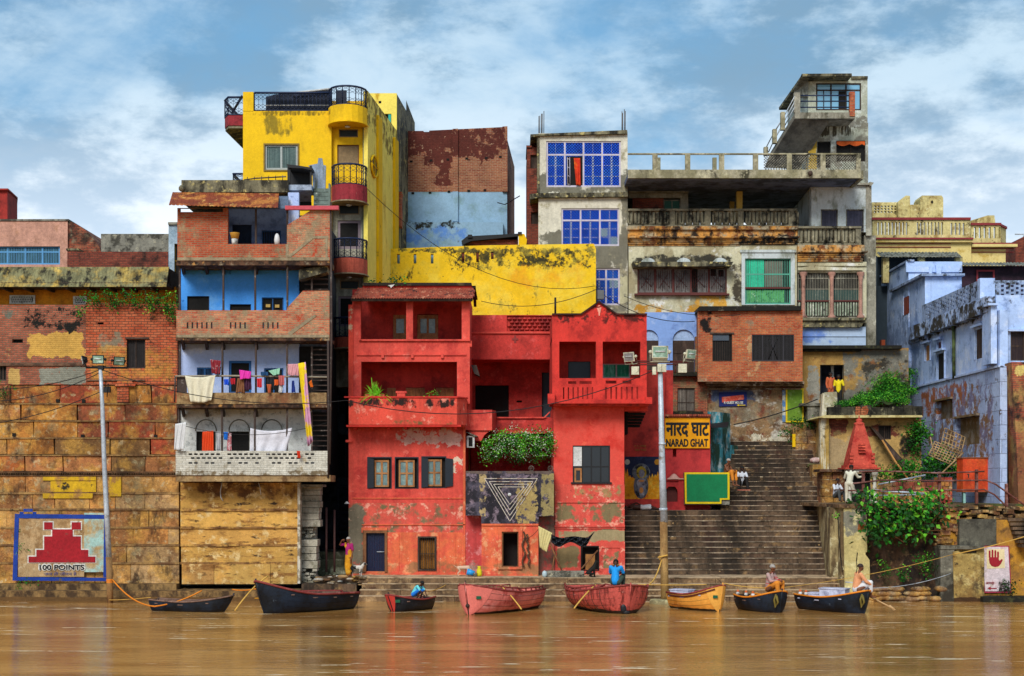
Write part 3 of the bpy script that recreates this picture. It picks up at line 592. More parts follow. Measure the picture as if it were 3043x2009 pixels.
a=MB();a.wall(722,330,985,720,Y,.3,[(787,430,885,505)]);a.pb(722,335,985,720,Y+.35,7.5);a.pb(722,273,753,331,Y,.4);a.box(X(722,Y),X(980,Y),Y+.4,YR,Z(900,Y),Z(700,Y));build('front_wall',a,M_yel,t)
M_win=flat('grey_aluminium','#a9b0ac',.4)
o=win(t,787,430,885,505,Y,2,1,6,M_win,mat('green_grey_curtain','#3f5654',(('#6a807a',4,.55,.12,dict(st=(4,1,.05))),),rough=.3),.04)
a=MB();a.wall(783,426,889,509,Y-.04,.06,[(787.5,430.5,884.5,504.5)]);build('window_surround',a,mat('brown_edge','#8a7238'),t)
a=MB();hs=[(1007,384,1064,408),(1002,430,1067,490),(1007,608,1068,638),(1003,655,1072,740),(1010,833,1067,860),(1005,880,1060,970)]
a.wall(985,300,1093,592,Y+.35,.3,hs[:2]);a.pb(985.1,300,1092,592,Y+.75,2);build('tower_wall',a,M_yel,t)
a=MB();a.wall(982,592,1090,1010,Y+.35,.3,hs[2:]);a.pb(982,592,1090,1150,Y+.75,2);a.pb(985,1010,1090,1150,Y+.4,.3);build('lower_tower_wall',a,mat('grey_cream_plaster','#a8a592',(('#6f6c5c',1.4,.55,.1,dict(st=(1,1,.4))),),streak=.2),t)
M_vent=flat('vent_black','#1d2626',.5);M_doorb=mat('brown_door','#8f7650',(),.6)
M_lil=flat('lilac_grey_frame','#8a7a80')
for h in(hs[0],hs[2],hs[4]):win(t,*h,Y+.35,1,1,3,M_doorb,M_vent,.06,name='vent')
win(t,*hs[1],Y+.35,1,1,3,M_wood,M_doorb,.06,name='door',pane='door_leaf');win(t,*hs[3],Y+.35,1,1,8,M_lil,M_dark,.06,name='door',pane='door_leaf');win(t,*hs[5],Y+.35,1,1,7,M_lil,M_dark,.06,name='door',pane='door_leaf')
a=MB();a.tube([PT(1081,365,Y+.2),PT(1081,600,Y+.2),PT(1077,850,Y+.2)],.05,6);a.tube([PT(1040,370,Y+.2),PT(1081,370,Y+.2)],.04,5);build('drain_pipe',a,flat('grey_green_pipe','#6f7a68'),t)
def arc(cx,hw,Y,dep,n=10):return[(X(cx,Y)+(X(cx+hw,Y)-X(cx,Y))*sin(-pi/2*.999+pi*.999*i/n),Y+.3-dep*cos(-pi/2+pi*i/n)**.8 if 0<i<n else Y+.3)for i in range(n+1)]
M_maroon=mat('maroon_tiles','#9c3038',(('#c8a890',6,.64,.04,dict(st=(2,1,.15))),('#6a1f26',2,.6,.08)),streak=.2);M_terra=mat('terracotta_tiles','#c25a44',(('#a04434',5,.58,.05,dict(st=(3,1,.1))),),streak=.15)
for(cx,hw,yr,yb0,yb1,mt_,dep)in((1038,55,488,548,595,M_maroon,1.3),(1039,55,709,767,811,M_terra,1.3),(1040,53,943,1001,1032,M_terra,1.2),(1034,59,257,312,360,M_yel,1.3)):
 pa=arc(cx,hw,Y,dep);ba=MB();ba.prism(pa,Z(yb1,Y-.8),Z(yb0,Y-.8));b=build('balcony',ba,mt_,t)
 sc=[(p[0]*1.,p[1]-.04)for p in arc(cx,hw+2,Y,dep+.03)];s2=MB();s2 .prism(sc,Z(yb1,Y-.8)-.06,Z(yb1,Y-.8)-.005);build('balcony_edge',s2,M_cem if mt_ is not M_yel else M_yel3,b)
 rail(b,arc(cx,hw-2,Y,dep-.06,9),Z(yb0,Y-.8),Z(yr,Y-.8),M_navy,.16,.02,name='railing')
 lm=MB();lm.ball(((X(cx,Y)),Y-.2,Z(yb1,Y-.8)-.12),.13,8,(1,1,.4));build('ceiling_lamp',lm,M_white,b)
a=rail(t,[(X(755,Y),Y+.1),(X(830,Y),Y+.1),(X(905,Y),Y+.1),(X(985,Y),Y+.1)],Z(329,Y),Z(274,Y),M_navy,.17,.022)
a=MB();a.poly([(790,288),(820,280),(985,266),(985,330),(790,330)],Y+.5,.08);build('tarpaulin',a,mat('navy_tarpaulin','#1c2230',(('#343c50',2,.58,.08),)),t)
a=MB();a.tube([PT(865,277,Y+.3),PT(980,264,Y+.3)],.05,5);a.tube([PT(790,313,Y+.35),PT(985,313,Y+.35)],.025,4);build('tarp_pole',a,M_white,t)
a=MB();a.pb(1000,268,1030,312,Y+.1,.05);build('dark_cloth',a,flat('dark_cloth','#232838'),t)
Zb=lambda py:Z(py,Y)
q0,q1,q2=(X(722,Y),Y+.3),(X(674,Y),Y+.3),(X(657,Y),Y+.9);q3=(X(657,Y)+.3,YR-.6);q4=(X(722,Y)+.1,YR)
a=MB();a.prism([q0,q1,q2,q3,q4],Zb(368),Zb(338));b=build('wedge_balcony',a,M_maroon,t)
a=MB();a.prism([(x+.02,y+.04)for x,y in(q0,q1,q2,q3,q4)],Zb(368)-.12,Zb(368)-.005);build('soffit',a,M_mildew,b)
rail(b,[q0,q1,q2,q3],Zb(338),Zb(284),M_navy,.2,.022);a=MB();a.tube([PT(720,285,Y+.6),PT(690,335,Y+.5)],.06,5);build('brace',a,M_black,b)
rail(t,[(X(722,Y),Y+2.2),(X(667,Y),Y+2.2),(X(670,Y),Y+5)],Z(538,Y+2),Z(514,Y+2),M_navy,.2,.022)
a=MB();a.ext([(X(722,Y)-.01,Y+.6,Zb(480)),(X(722,Y)-.01,YR,Zb(480)),(X(722,Y)-.01,YR,Zb(400))],(-.06,0,0));
xf,xb=X(1093,Y),X(1178,YR)
def sidepanel(u0,u1,z0f,ztf,off,nm,m,ztb=None):
 xa,ya=xf+(xb-xf)*u0,Y+(YR-Y)*u0;xc,yc=xf+(xb-xf)*u1,Y+(YR-Y)*u1;a=MB()
 a.ext([(xa+off,ya,z0f),(xc+off,yc,z0f),(xc+off,yc,ztf),(xa+off,ya,ztf)],(-.2-off,.1,0));return build(nm,a,m,t)
zt=Z(270,Y)
sidepanel(0,1,.5,zt,0,'side_wall',M_yel2)
sidepanel(.27,.40,.5,zt-.6,.12,'pilaster',M_yel3);sidepanel(.86,1,.5,zt-.6,.12,'pilaster',M_yel3)
a=MB();cc=Vector((xf+(xb-xf)*.17+.03,Y+(YR-Y)*.17,Z(493,Y+1.2)));dv=Vector((xb-xf,YR-Y,0)).normalized();nv=Vector((dv.y,-dv.x,0))
ring=[cc+dv*.75*cos(2*pi*k/20)+Vector((0,0,.48))*sin(2*pi*k/20)*1 for k in range(20)]
a.ext(ring,nv*.03);o=build('round_window',a,mat('brown_glass','#6a5a28',(),.3),t);b=MB();b.tube([p+nv*.04 for p in ring+ring[:1]],.06,6);b.tube([cc+nv*.05-dv*.7,cc+nv*.05+dv*.7],.03,4);b.tube([cc+nv*.05-Vector((0,0,.46)),cc+nv*.05+Vector((0,0,.46))],.03,4);build('frame',b,M_yel3,o)
Y2=YR+.1;a=MB();a.wall(1080,277,1179,740,Y2,.3,[(1139,338,1163,402)]);a.pb(1080,279,1179,740,Y2+.31,5);build('rear_block',a,M_yel2,t)
win(t,1139,338,1163,402,Y2,1,1,1,M_yel3,M_dark);a=MB();a.pb(1154,340,1162,401,Y2+.02,.08);build('shutter',a,flat('teal_shutter','#2aa59a'),t)
a=MB();a.pb(1125,300,1133,307,Y2-.01,.05);build('vent_hole',a,M_dark,t)
a=MB();a.prism([(X(1179,Y2)+.005,Y2+.2),(X(1205,Y2),Y2+6.5),(X(1180,Y2),Y2+6.5)],1,Z(278,Y2));a.prism([(X(1207,Y2+4),Y2+4),(X(1226,Y2+7),Y2+9),(X(1190,Y2+4),Y2+9)],1,Z(298,Y2+4));build('cement_side',a,M_mildew,t)
# ===== brick back block =====
M_bk=mat('tall_brick',('#a86a48','#8f4a34','#b09478',.26,.09,.012),(('#5f2a20',1.0,.34,.03,dict(box=BX(1180,370,1530,478,82),wob=1.2,sf=.5)),('#5f2a20',1.0,.34,.03,dict(box=BX(1292,440,1348,556,82),wob=.5,sf=.3)),('#c9a080',5,.66,.05)),bump=.6)
M_pb=mat('powder_blue_wall','#92b5cf',(('#7f9fa8',1.2,.6,.1),('#5f8fd8',1.1,.42,.12,dict(box=BX(1180,665,1400,745,82),wob=.8,sf=.5)),('#22241c',2.2,.44,.08,dict(box=BX(1200,655,1370,690,82),wob=.3,sf=.2)),('#6a6a60',2,.68,.05)),var=.1)
t=thing('brick_back_house','windowless brown brick block over a powder blue lower wall, behind the yellow parapet','building',(X(1350,83),85,0));Y=82
a=MB();a.poly([(1201,570),(1201,389),(1258,389),(1260,392),(1275,392),(1276,388),(1507,377),(1507,570)],Y,8);build('brick_wall',a,M_bk,t)
a=MB();a.poly([(1345,383),(1361,382),(1361,569),(1345,569)],Y-.15,.2);a.poly([(1493,376),(1508,375),(1508,569),(1493,569)],Y-.15,.2);build('brick_pilaster',a,M_bk,t)
a=MB();a.pb(1195,569,1507,760,Y+.02,8);a.pb(1180,660,1495,800,Y-.6,1);build('blue_wall',a,M_pb,t)
a=MB();a.pb(1345,569,1361,658,Y-.15,.2);build('blue_pilaster',a,M_pb,t)
a=MB()
for px,py in((1222,480),(1281,477),(1331,474),(1387,471),(1445,469),(1487,466),(1227,574),(1278,572),(1334,569),(1393,567),(1441,565)):a.pb(px-4,py-3,px+4,py+3,Y-.02,.05)
build('putlog_hole',a,M_dark,t)
a=MB();a.prism([(X(1507,Y)+.01,Y+.02),(X(1529,Y+6),Y+7),(X(1505,Y+6),Y+8)],1,Z(474,Y+5));build('side_wall',a,M_bk,t)
a=MB();a.tube([PT(1478,602,Y-.3),PT(1500,608,Y-.3),PT(1545,582,Y-.3)],.03,4);build('rod',a,M_black,t)
t=thing('brick_pier','ragged brick pier beside the grey rear wall of the yellow house','pier',(X(1185,79),79,0));a=MB()
for i in range(11):a.pb(1177-(i%2)*1.5,573+i*9,1193,582+i*9,78.5,.8)
a.pb(1176,570,1194,576,78.4,.9);build('brickwork',a,M_brick,t)
t=thing('brick_chimney','short brick chimney with dark cap behind the yellow wall top','chimney',(X(1140,77.5),77.5,0));a=MB();a.pb(1131,660,1148,740,77,.7);build('shaft',a,M_brick,t);a=MB();a.pb(1129,658,1150,668,76.9,.9);build('cap',a,M_black,t)
t=thing('stone_finial','small grey stone finial post behind the yellow wall top','finial',(X(1158,77.5),77.5,0));a=MB();a.lathe((X(1158,77),77.2,Z(735,77)),[(.2,0),(.2,.15),(.09,.25),(.09,.75),(.18,.85),(.2,1.0),(0,1.02)],10);build('post',a,M_mildew,t)
t=thing('dark_roofed_shed','low brick shed with black slab roof just above the yellow wall','shed',(X(1450,81),81,0));a=MB();a.pb(1385,712,1540,760,80,3);build('wall',a,M_brickd,t)
a=MB();a.poly([(1371,716),(1388,702),(1540,694),(1540,702),(1400,716),(1378,726)],79.7,3.5);a.pb(1390,697,1403,706,79.6,.5);build('roof',a,M_black,t)
t=thing('yellow_pillar','small bright yellow pillar with tapered side at the end of the yellow wall','pillar',(X(1552,79),79,0));a=MB();a.poly([(1541,695),(1558,695),(1566,712),(1562,740),(1541,740)],78.5,.6);build('shaft',a,M_yel3,t);a=MB();a.pb(1539,689,1551,696,78.4,.7);build('cap',a,M_black,t)
# ===== long low yellow wall =====
M_ylow=mat('mildewed_yellow_wall','#f5c81a',(('#3a3618',2.6,.42,.07,dict(box=BX(1320,728,1775,805,76),wob=.55,sf=.4,ro=.75)),('#4a4420',3.2,.43,.06,dict(box=BX(1120,732,1775,756,76),wob=.25,sf=.2)),('#6a5a1c',2.0,.62,.05,dict(st=(1,1,.6))),('#f0a81a',.8,.5,.1,dict(box=BX(1500,770,1760,860,76),wob=.9,sf=.6,a=.7)),('#5a4c20',4.5,.66,.03),('#f7dc50',.8,.55,.1,dict(a=.6))),var=.1)
t=thing('yellow_parapet_wall','long mildewed yellow wall with six narrow slots above the red roofs','wall',(X(1450,76),77,0));Y=76
hl=[(x-4,755,x+4,783)for x in(1184,1233,1284)]+[(x-4,750,x+4,779)for x in(1376,1419)]+[(1459,748,1467,770)]
a=MB();a.wall(1094,741,1771,1600,Y,.35,hl);a.poly([(1134,741),(1134,740),(1440,729),(1765,724),(1771,741)],Y,.35);build('wall',a,M_ylow,t)
a=MB();a.pb(1300,790,1768,1200,Y+.36,6);a.pb(1094,800,1300,1200,Y+.36,6);build('core',a,M_yel3,t)
a=MB();a.pb(1175,745,1295,790,Y+.9,.1);build('blue_backing',a,M_pb,t);a=MB();a.pb(1365,745,1475,790,Y+.9,.1);build('brick_backing',a,M_brickd,t)
# ===== red riverside building =====
def redmat(name,base,layers,**k):k.setdefault('streak',.16);return mat(name,base,layers,var=.13,bump=.4,**k)
MIL='#2c1a14'
M_red=redmat('coral_red_plaster','#e25446',(('#c03a34',1.1,.56,.1),('#e87060',2.4,.62,.06),('#d8a89a',3.5,.36,.035,dict(box=BX(1180,1275,1375,1325,66),wob=.6,sf=.25)),('#d8c0a8',3.0,.42,.04,dict(box=BX(1335,1360,1385,1410,66),wob=.3,sf=.2))))
M_redlow=redmat('patched_red_plaster','#de5a4a',(('#f2a48c',2.6,.58,.04),('#7d6c4e',1.3,.56,.06),('#7a705c',1.2,.30,.05,dict(box=BX(1030,1500,1085,1720,66),wob=.35,sf=.2)),('#7a6a48',1.6,.44,.05,dict(box=BX(1090,1490,1360,1520,66),wob=.35,sf=.2)),('#e8b89a',4.5,.64,.04)))
M_coral=redmat('orange_coral_plaster','#e87248',(('#e05a44',1.2,.52,.1),('#f0a070',2.2,.6,.05),('#a8714a',1.2,.5,.1,dict(box=BX(1030,1665,1860,1712,66),wob=.2,sf=.25)),('#f0c0a0',5,.66,.03)))
M_reds=redmat('dark_red_plaster','#cf4238',(('#8f2a28',1,.55,.12),('#d04a3c',2,.65,.06)))
M_redstain=redmat('stained_red_plaster','#e0503e',((MIL,1.0,.40,.07,dict(box=BX(1030,1180,1360,1215,65),wob=.25,sf=.2,st=(1.6,1,.8))),('#7a6038',1.3,.42,.07,dict(box=BX(1150,1245,1370,1266,65),wob=.15,sf=.12)),('#f0907a',2.4,.6,.05),('#8a3024',3.2,.64,.04)))
M_redtop=redmat('mildewed_red_plaster','#d93a30',(('#3a1814',2.6,.50,.06,dict(box=BX(1640,895,1925,1000,68),wob=.5,sf=.5,a=.9)),('#b02a24',1.4,.56,.08),('#3a1a14',4.4,.6,.04,dict(box=BX(1640,895,1925,960,68),wob=.4,sf=.3)),('#f0705a',3,.68,.03)))
M_tile=mat('clay_roof_tiles','#a04a34',(('#d08868',5,.58,.05),('#4a2620',3,.58,.06)),rough=.8)
M_tan=mat('tan_shutters','#c0864a',(('#94602c',4,.55,.08,dict(st=(1,1,.3))),),.6)
M_gpane=mat('grey_green_pane','#6a8484',(('#8aa49c',2,.55,.1),),.2,bump=0,spec=.5)
t=thing('red_house','coral red river house with tiled upper veranda, long balcony and three dark shuttered windows','house',(X(1210,66),69,0));RH=t
Y=66.0
a=MB();a.wall(1036,1262,1382,1495,Y,.35,[(1093,1361,1162,1451),(1175,1361,1242,1451),(1254,1359,1324,1449)]);a.pb(1036,1262,1382,1705,Y+.5,6);build('wall',a,M_red,t)
a=MB();a.wall(1036,1495,1382,1582,Y,.35);a.wall(1036,1582,1084,1709,Y,.35);build('patched_wall',a,M_redlow,t)
a=MB();a.wall(1084,1582,1382,1709,Y,.35,[(1087,1583,1146,1698),(1243,1596,1295,1694)]);build('orange_wall',a,M_coral,t)
a=MB();a.pb(1034,1705,1384,1712,Y-.15,.2);a.pb(1075,1558,1382,1561,Y-.05,.1);a.pb(1045,1479,1382,1482,Y-.04,.1);a.pb(1074,1568,1150,1583,Y-.06,.1);a.pb(1184,1583,1186,1700,Y-.03,.05);a.pb(1303,1590,1305,1700,Y-.03,.05);a.pb(1351,1583,1354,1700,Y-.03,.05)
a.pb(1376,1265,1383,1705,Y-.05,.1);build('plaster_moulding',a,M_coral,t)
M_shut=flat('dark_navy_shutter','#1a222c',.5)
for i,(x0,x1,L_,R_)in enumerate(((1093,1162,1,0),(1175,1242,0,0),(1254,1324,1,1))):
 y0,y1=(1361,1451)if i<2 else(1359,1449);a=MB();a.wall(x0-2,y0-3,x1+2,y1+1,Y-.02,.1,[(x0+1,y0+1,x1-1,y1-1)]);o=build('window',a,M_shut,t)
 c0,c1=(x0+20,x1-6)if i==0 else(x0+10,x1-10)if i==1 else(x0+14,x1-11)
 a=MB();a.pb(x0,y0,x1,y1,Y+.2,.04);build('backing',a,M_dark,o)
 xm=(c0+c1)/2;ym=(y0+y1)/2
 a=MB();a.wall(c0,y0+6,c1,y1-4,Y+.08,.06,[(c0+5,y0+12,xm-3,ym-2),(xm+3,y0+12,c1-5,ym-2),(c0+5,ym+3,xm-3,y1-9),(xm+3,ym+3,c1-5,y1-9)]);build('casement',a,M_teak,o)
 a=MB();a.pb(c0+3,y0+9,c1-3,y1-7,Y+.12,.02);build('pane',a,M_gpane,o)
 for s_,xx in((L_,x0),(R_,x1)):
  if s_:
   dx=20 if xx==x0 else 22;a=MB()
   if xx==x0:a.poly([(x0+1,y0+1),(x0+18,y0+3),(x0+18,y1-2),(x0+1,y1)],Y-.07,.04)
   else:a.poly([(x1,y0+2),(x1+dx,y0+5),(x1+dx,y1-5),(x1,y1-1)],Y-.07,.04)
   build('shutter',a,M_shut,o)
a=MB();a.wall(1078,1576,1150,1700,Y-.08,.16,[(1088,1584,1143,1700)]);o=build('door',a,M_wood,t);a=MB()
for i in range(11):a.pb(1088+i*5,1584,1092.3+i*5,1698,Y+.1,.05)
build('door_leaf',a,mat('dark_blue_door','#101a3c',(),.5),o);a=MB();a.tube([PT(1120,1640,Y+.06),PT(1142,1640,Y+.06)],.02,5);build('bolt',a,M_steel,o)
a=MB();a.wall(1241,1594,1297,1696,Y-.05,.13,[(1246,1599,1292,1692)]);o=build('door',a,M_dwood,t);a=MB()
for i in range(8):a.pb(1249+i*6,1599,1250.2+i*6,1692,Y+.02,.03)
a.pb(1246,1645,1292,1647,Y+.015,.03);build('bars',a,M_black,o)
a=MB();a.grid(lambda u,v:PT(1247+44*u,1604+86*v,Y+.15+.03*sin(u*30)),40,3);build('curtain',a,mat('ochre_curtain','#a8702c',(('#5a3018',1.8,.54,.08),)),o);a=MB();a.pb(1244,1597,1294,1694,Y+.22,.03);build('doorway',a,M_dark,o)
YB1=64.9
a=MB();a.prism([(X(1027,YB1),YB1+.04),(X(1357,YB1),YB1+.04),(X(1382,YB1),YB1+.7),(X(1382,YB1),Y+1.5),(X(1027,YB1),Y+1.5)],Z(1257,YB1),Z(1245,YB1));build('balcony_floor',a,M_redstain,t)
a=MB();T=.16
def para(a,pts,z0,z1,T=.16):
 for i in range(len(pts)-1):
  p,q=Vector((*pts[i],0)),Vector((*pts[i+1],0));d=(q-p).normalized();nn=Vector((-d.y,d.x,0))*T;e=d*.0
  a.ext([p+Vector((0,0,z0)),q+Vector((0,0,z0)),q+Vector((0,0,z1)),p+Vector((0,0,z1))],nn)
para(a,[(X(1026,YB1),YB1),(X(1358,YB1),YB1),(X(1384,YB1)+.02,YB1+.8),(X(1384,YB1)+.02,Y+1.2)],Z(1262,YB1),Z(1183,YB1));para(a,[(X(1026,YB1),Y+1.2),(X(1026,YB1),YB1)],Z(1262,YB1),Z(1183,YB1),.15)
build('balcony_parapet',a,M_redstain,t)
a=MB();a.prism([(X(1023,YB1),YB1-.05),(X(1360,YB1),YB1-.05),(X(1389,YB1),YB1+.78),(X(1389,YB1),YB1+.95),(X(1023,YB1),YB1+.2)],Z(1182,YB1),Z(1178,YB1));build('coping',a,M_redtop,t)
a=MB();a.pb(1029,1262.5,1370,1268,YB1+.03,.9)
for i in range(7):a.pb(1050+i*50,1266,1058+i*50,1275,YB1+.3,.9)
build('balcony_corbel',a,M_redtop,t)
YU=66.2;YI=68.4
a=MB();a.wall(1047,880,1396,1200,YU,.35,[(1072,880,1207,1010),(1227,880,1372,1010),(1073,1075,1358,1200)])
a.box(X(1047,YU),X(1052,YU),YU+.3,YI,Z(1200,YU),Z(885,YU));a.box(X(1390,YU),X(1396,YU),YU+.35,YU+4.5,Z(1262,YU),Z(880,YU));build('veranda_front',a,M_red,t)
a=MB();a.box(X(1036,YU),X(1050,YU),YU-.05,YU+.25,Z(1185,YU),Z(906,YU));build('edge_pier',a,redmat('peeling_pier','#e04a38',(('#d8b090',3,.5,.06,dict(box=BX(1030,900,1055,1010,66),wob=.1)),)),t)
a=MB();a.pb(1068,1008,1397,1013,YU-.1,.5);a.pb(1060,1052,1385,1056,YU-.06,.1);a.pb(1066,1010,1075,1012,YU-.1,.1)
for px in(1137,1225,1314):a.pb(px-4,1052,px+4,1064,YU-.1,.12)
a.pb(1386,1013,1402,1030,YU+.02,.3);build('band',a,M_red,t)
a=MB();a.pb(1073,1064,1358,1075.2,YU+.03,.25);build('lintel',a,flat('slate_lintel','#54484a'),t)
a=MB();a.wall(1047,860,1400,1290,YI,.3,[(1168,938,1208,1010),(1240,934,1302,1010),(1150,1154,1176,1186),(1206,1152,1262,1186),(1296,1152,1348,1186)]);a.pb(1047,900,1396,1290,YI+.5,2.5);a.box(X(1055,YI),X(1395,YI),YU+.4,YI-.02,Z(1066,YU),Z(1058,YU));build('inner_wall',a,M_reds,t)
for x0,x1 in((1168,1208),(1240,1302)):
 a=MB();a.wall(x0+.5,936,x1-.5,1010,YI-.03,.12,[(x0+9,947,(x0+x1)/2-3 if x1>1250 else x1-7,990)]+([((x0+x1)/2+3,947,x1-9,990)]if x1>1250 else[]));o=build('door',a,M_teak,t)
 a=MB();a.pb(x0+5,944,x1-4,994,YI+.03,.02);build('pane',a,M_gpane,o)
for x0,x1 in((1150,1176),(1206,1262),(1296,1348)):win(t,x0,1153,x1,1186,YI,2,1,4,M_teak,M_tan,-.02,name='window',pane='shutter')
a=MB();nc=46
for r in range(5):
 u0,u1=r/5,(r+1)/5
 for i in range(nc):
  xa=1062+(1041-1062)*u0;xb=1408+(1405-1408)*u0;px=xa+(xb-xa)*i/nc;pw=(xb-xa)/nc;py=858+(886-858)*u0;py1=858+(888-858)*u1
  Ya=YU+.6-1.1*u0;Yb_=YU+.6-1.1*u1;off=.5*pw if r%2 else 0
  a.ext([PT(px+off,py,Ya),PT(px+off+pw*.5,py-2,Ya),PT(px+off+pw*.95,py,Ya),PT(px+off+pw*.95,py1,Yb_),PT(px+off+pw*.5,py1-2.5,Yb_),PT(px+off,py1,Yb_)],(0,.05,.03))
build('roof_tiles',a,M_tile,t)
a=MB();a.ext([PT(1060,864,YU+.6),PT(1408,862,YU+.6),PT(1404,892,YU-.5),PT(1042,892,YU-.5)],(0,.05,-.05));build('roof_boarding',a,M_dwood,t)
a=MB();a.pb(1078,848,1403,866,YU+.7,3);build('parapet',a,M_redtop,t);a=MB();a.pb(1077,840,1401,848.5,YU+.6,3.2);a.prism([(X(1401,YU),YU+.7),(X(1412,YU),YU+.5),(X(1412,YU),YU+4.8),(X(1401,YU),YU+4.8)],Z(851,YU),Z(847,YU));a.ext([PT(1403,849,YU+.6),PT(1414,849,YU+.6),PT(1416,905,YU+4.4),PT(1408,905,YU+4.4)],(0,.1,-.1));build('black_coping',a,mat('black_mildew_slab','#2a221c',(('#5a4a30',2.5,.6,.06),)),t)
a=MB();a.ext([PT(1400,1085,YU+.8),PT(1416,1085,YU+.8),PT(1426,1118,YU+.4),PT(1410,1110,YU+.4)],(0,1.2,0));build('tin_hood',a,M_dwood,t)
a=MB();Ys=66.6;para(a,[(X(1384,Ys),Ys-.9),(X(1395,Ys),Ys),(X(1462,Ys),Ys),(X(1473,Ys),Ys+.8),(X(1473,Ys),Ys+3)],Z(1272,Ys),Z(1218,Ys),.14);a.prism([(X(1384,Ys),Ys-.9),(X(1395,Ys),Ys),(X(1462,Ys),Ys),(X(1473,Ys),Ys+.8),(X(1473,Ys),Ys+3),(X(1384,Ys),Ys+3)],Z(1272,Ys)-.1,Z(1272,Ys));a.poly([(1392,1272),(1466,1272),(1440,1292),(1430,1310),(1395,1310)],Ys+.1,.4);build('side_balcony',a,M_red,t)
a=MB();a.pb(1387,1295,1410,1330,Ys-.3,.8);o=build('small_cupboard',a,M_white,t,'white window box under a little slanted hood');a=MB();a.ext([PT(1384,1284,Ys-.4),PT(1390,1284,Ys-.4),PT(1420,1296,Ys-.4),PT(1412,1298,Ys-.4)],(0,1,0));build('hood',a,M_conc,o)
a=MB();a.pb(1393,1299,1404,1326,Ys-.33,.05);build('pane',a,M_dark,o)
# ===== middle recess =====
Ym=69.2
a=MB();a.wall(1395,936,1645,1068,Ym,.3,[(1506,938,1642,984)]);a.wall(1460,1242,1645,1300,Ym-.6,.25);a.wall(1400,1068,1645,1700,Ym+2.6,.3,[(1412,1145,1512,1290),(1535,1190,1551,1196),(1610,1106,1640,1240)]);a.box(X(1400,Ym),X(1645,Ym),Ym+.3,Ym+2.6,Z(1066,Ym),Z(1050,Ym));a.box(X(1395,Ym),X(1645,Ym),Ym-.6,Ym+2.6,Z(1300,Ym),Z(1290,Ym));a.pb(1395,940,1645,1700,Ym+3.2,3);build('recess_wall',a,mat('recess_red','#cf4038',(('#a8342e',1,.55,.1),('#e0605a',1.7,.62,.08)),streak=.1),t,'recessed middle wing')
a=MB();a.pb(1460,986,1645,991,Ym-.08,.1);a.pb(1395,986,1460,991,Ym-.08,.1);a.pb(1470,1239,1616,1243,Ym-.7,.4);a.ext([PT(1616,1239,Ym-.7),PT(1634,1222,Ym-.7),PT(1634,1226,Ym-.7),PT(1618,1243,Ym-.7)],(0,.3,0));build('coping',a,M_red,t)
a=MB()
for j in range(4):
 for i in range(9):px=1508+i*15+(j%2)*7;a.lathe((X(px+6,Ym),Ym+.06,Z(949+j*10.5,Ym)),[(.0,0),(.1,0.0),(.09,.06),(0,.1)],8)
a.pb(1506,938,1642,984,Ym+.1,.1);build('tile_lattice',a,M_reds,t)
a=MB();cx,cy=1531,1008;a.pb(cx-3,cy-11,cx+3,cy+11,Ym-.02,.03);a.pb(cx-9,cy-3,cx+9,cy+3,Ym-.025,.03);build('cross_relief',a,flat('brown_relief','#8f3a34'),t)
for r in((1412,1145,1512,1290),(1610,1106,1640,1240),(1535,1190,1551,1196)):
 a=MB();a.pb(*r,Ym+2.85,.05);build('opening',a,M_dark if r[0]!=1610 else flat('slate_door','#3a4a54'),t)
M_panel=mat('peeling_black_panel','#26232a',(('#8d7a86',2.2,.56,.05),('#55505e',1.4,.55,.1),('#b8a070',2.0,.42,.04,dict(box=BX(1420,1400,1446,1545,65),wob=.1,sf=.08)),('#b0985e',3.4,.45,.04,dict(box=BX(1530,1425,1600,1560,65),wob=.25,sf=.15)),('#9a8a5a',3.0,.38,.04,dict(box=BX(1606,1405,1650,1535,65),wob=.1,sf=.08)),('#6a5a52',2,.36,.06,dict(box=BX(1380,1395,1650,1410,65),wob=.05,sf=.06))),bump=.5)
Yp=65.2
a=MB();a.wall(1384,1400,1646,1534,Yp,1.2,[(1384,1532,1430,1534)]);a.pb(1430,1534,1601,1556,Yp,1.2);build('black_panel',a,M_panel,t)
a=MB();a.wall(1431,1556,1600,1707,Yp+.02,.9,[(1491,1580,1541,1685)]);a.pb(1431,1556,1600,1707,Yp+1.3,2);a.wall(1480,1570,1552,1692,Yp-.06,.1,[(1491,1580,1541,1685)]);a.pb(1428,1697,1600,1712,Yp-.12,.2);a.pb(1431,1556.5,1600,1562,Yp-.04,.1);build('shrine_room',a,M_coral,t)
a=MB();a.pb(1492,1580,1541,1685,Yp+.9,.05);build('doorway',a,M_dark,t);a=MB();a.wall(1491,1580,1541,1685,Yp+.02,.1,[(1495,1584,1538,1682)]);build('door_frame',a,M_wood,t)
a=MB();a.pb(1382,1530,1431,1712,Yp+.8,1);build('pink_wall',a,redmat('pinkish_plaster','#c94a48',(('#9a8070',1.6,.5,.08,dict(box=BX(1380,1660,1435,1712,65),wob=.2)),('#e08a88',2.4,.58,.06))),t)
a=MB();a.pb(1600,1534,1650,1712,Yp+.8,1);build('grey_wall',a,redmat('grey_red_plaster','#8a6a5a',(('#c8504a',1.6,.52,.07),('#6a5c48',1.4,.55,.08))),t)
M_chalk=mat('chalk_paint','#e2d6c4',(('#a8806a',3,.6,.05),))
def strip(a,p,q,w,Y,d=.012):
 P,Q=PT(*p,Y),PT(*q,Y);u=(Q-P).normalized();n=Vector((-u.z,0,u.x))*w;a.ext([P-n,Q-n,Q+n,P+n],(0,d,0))
a=MB()
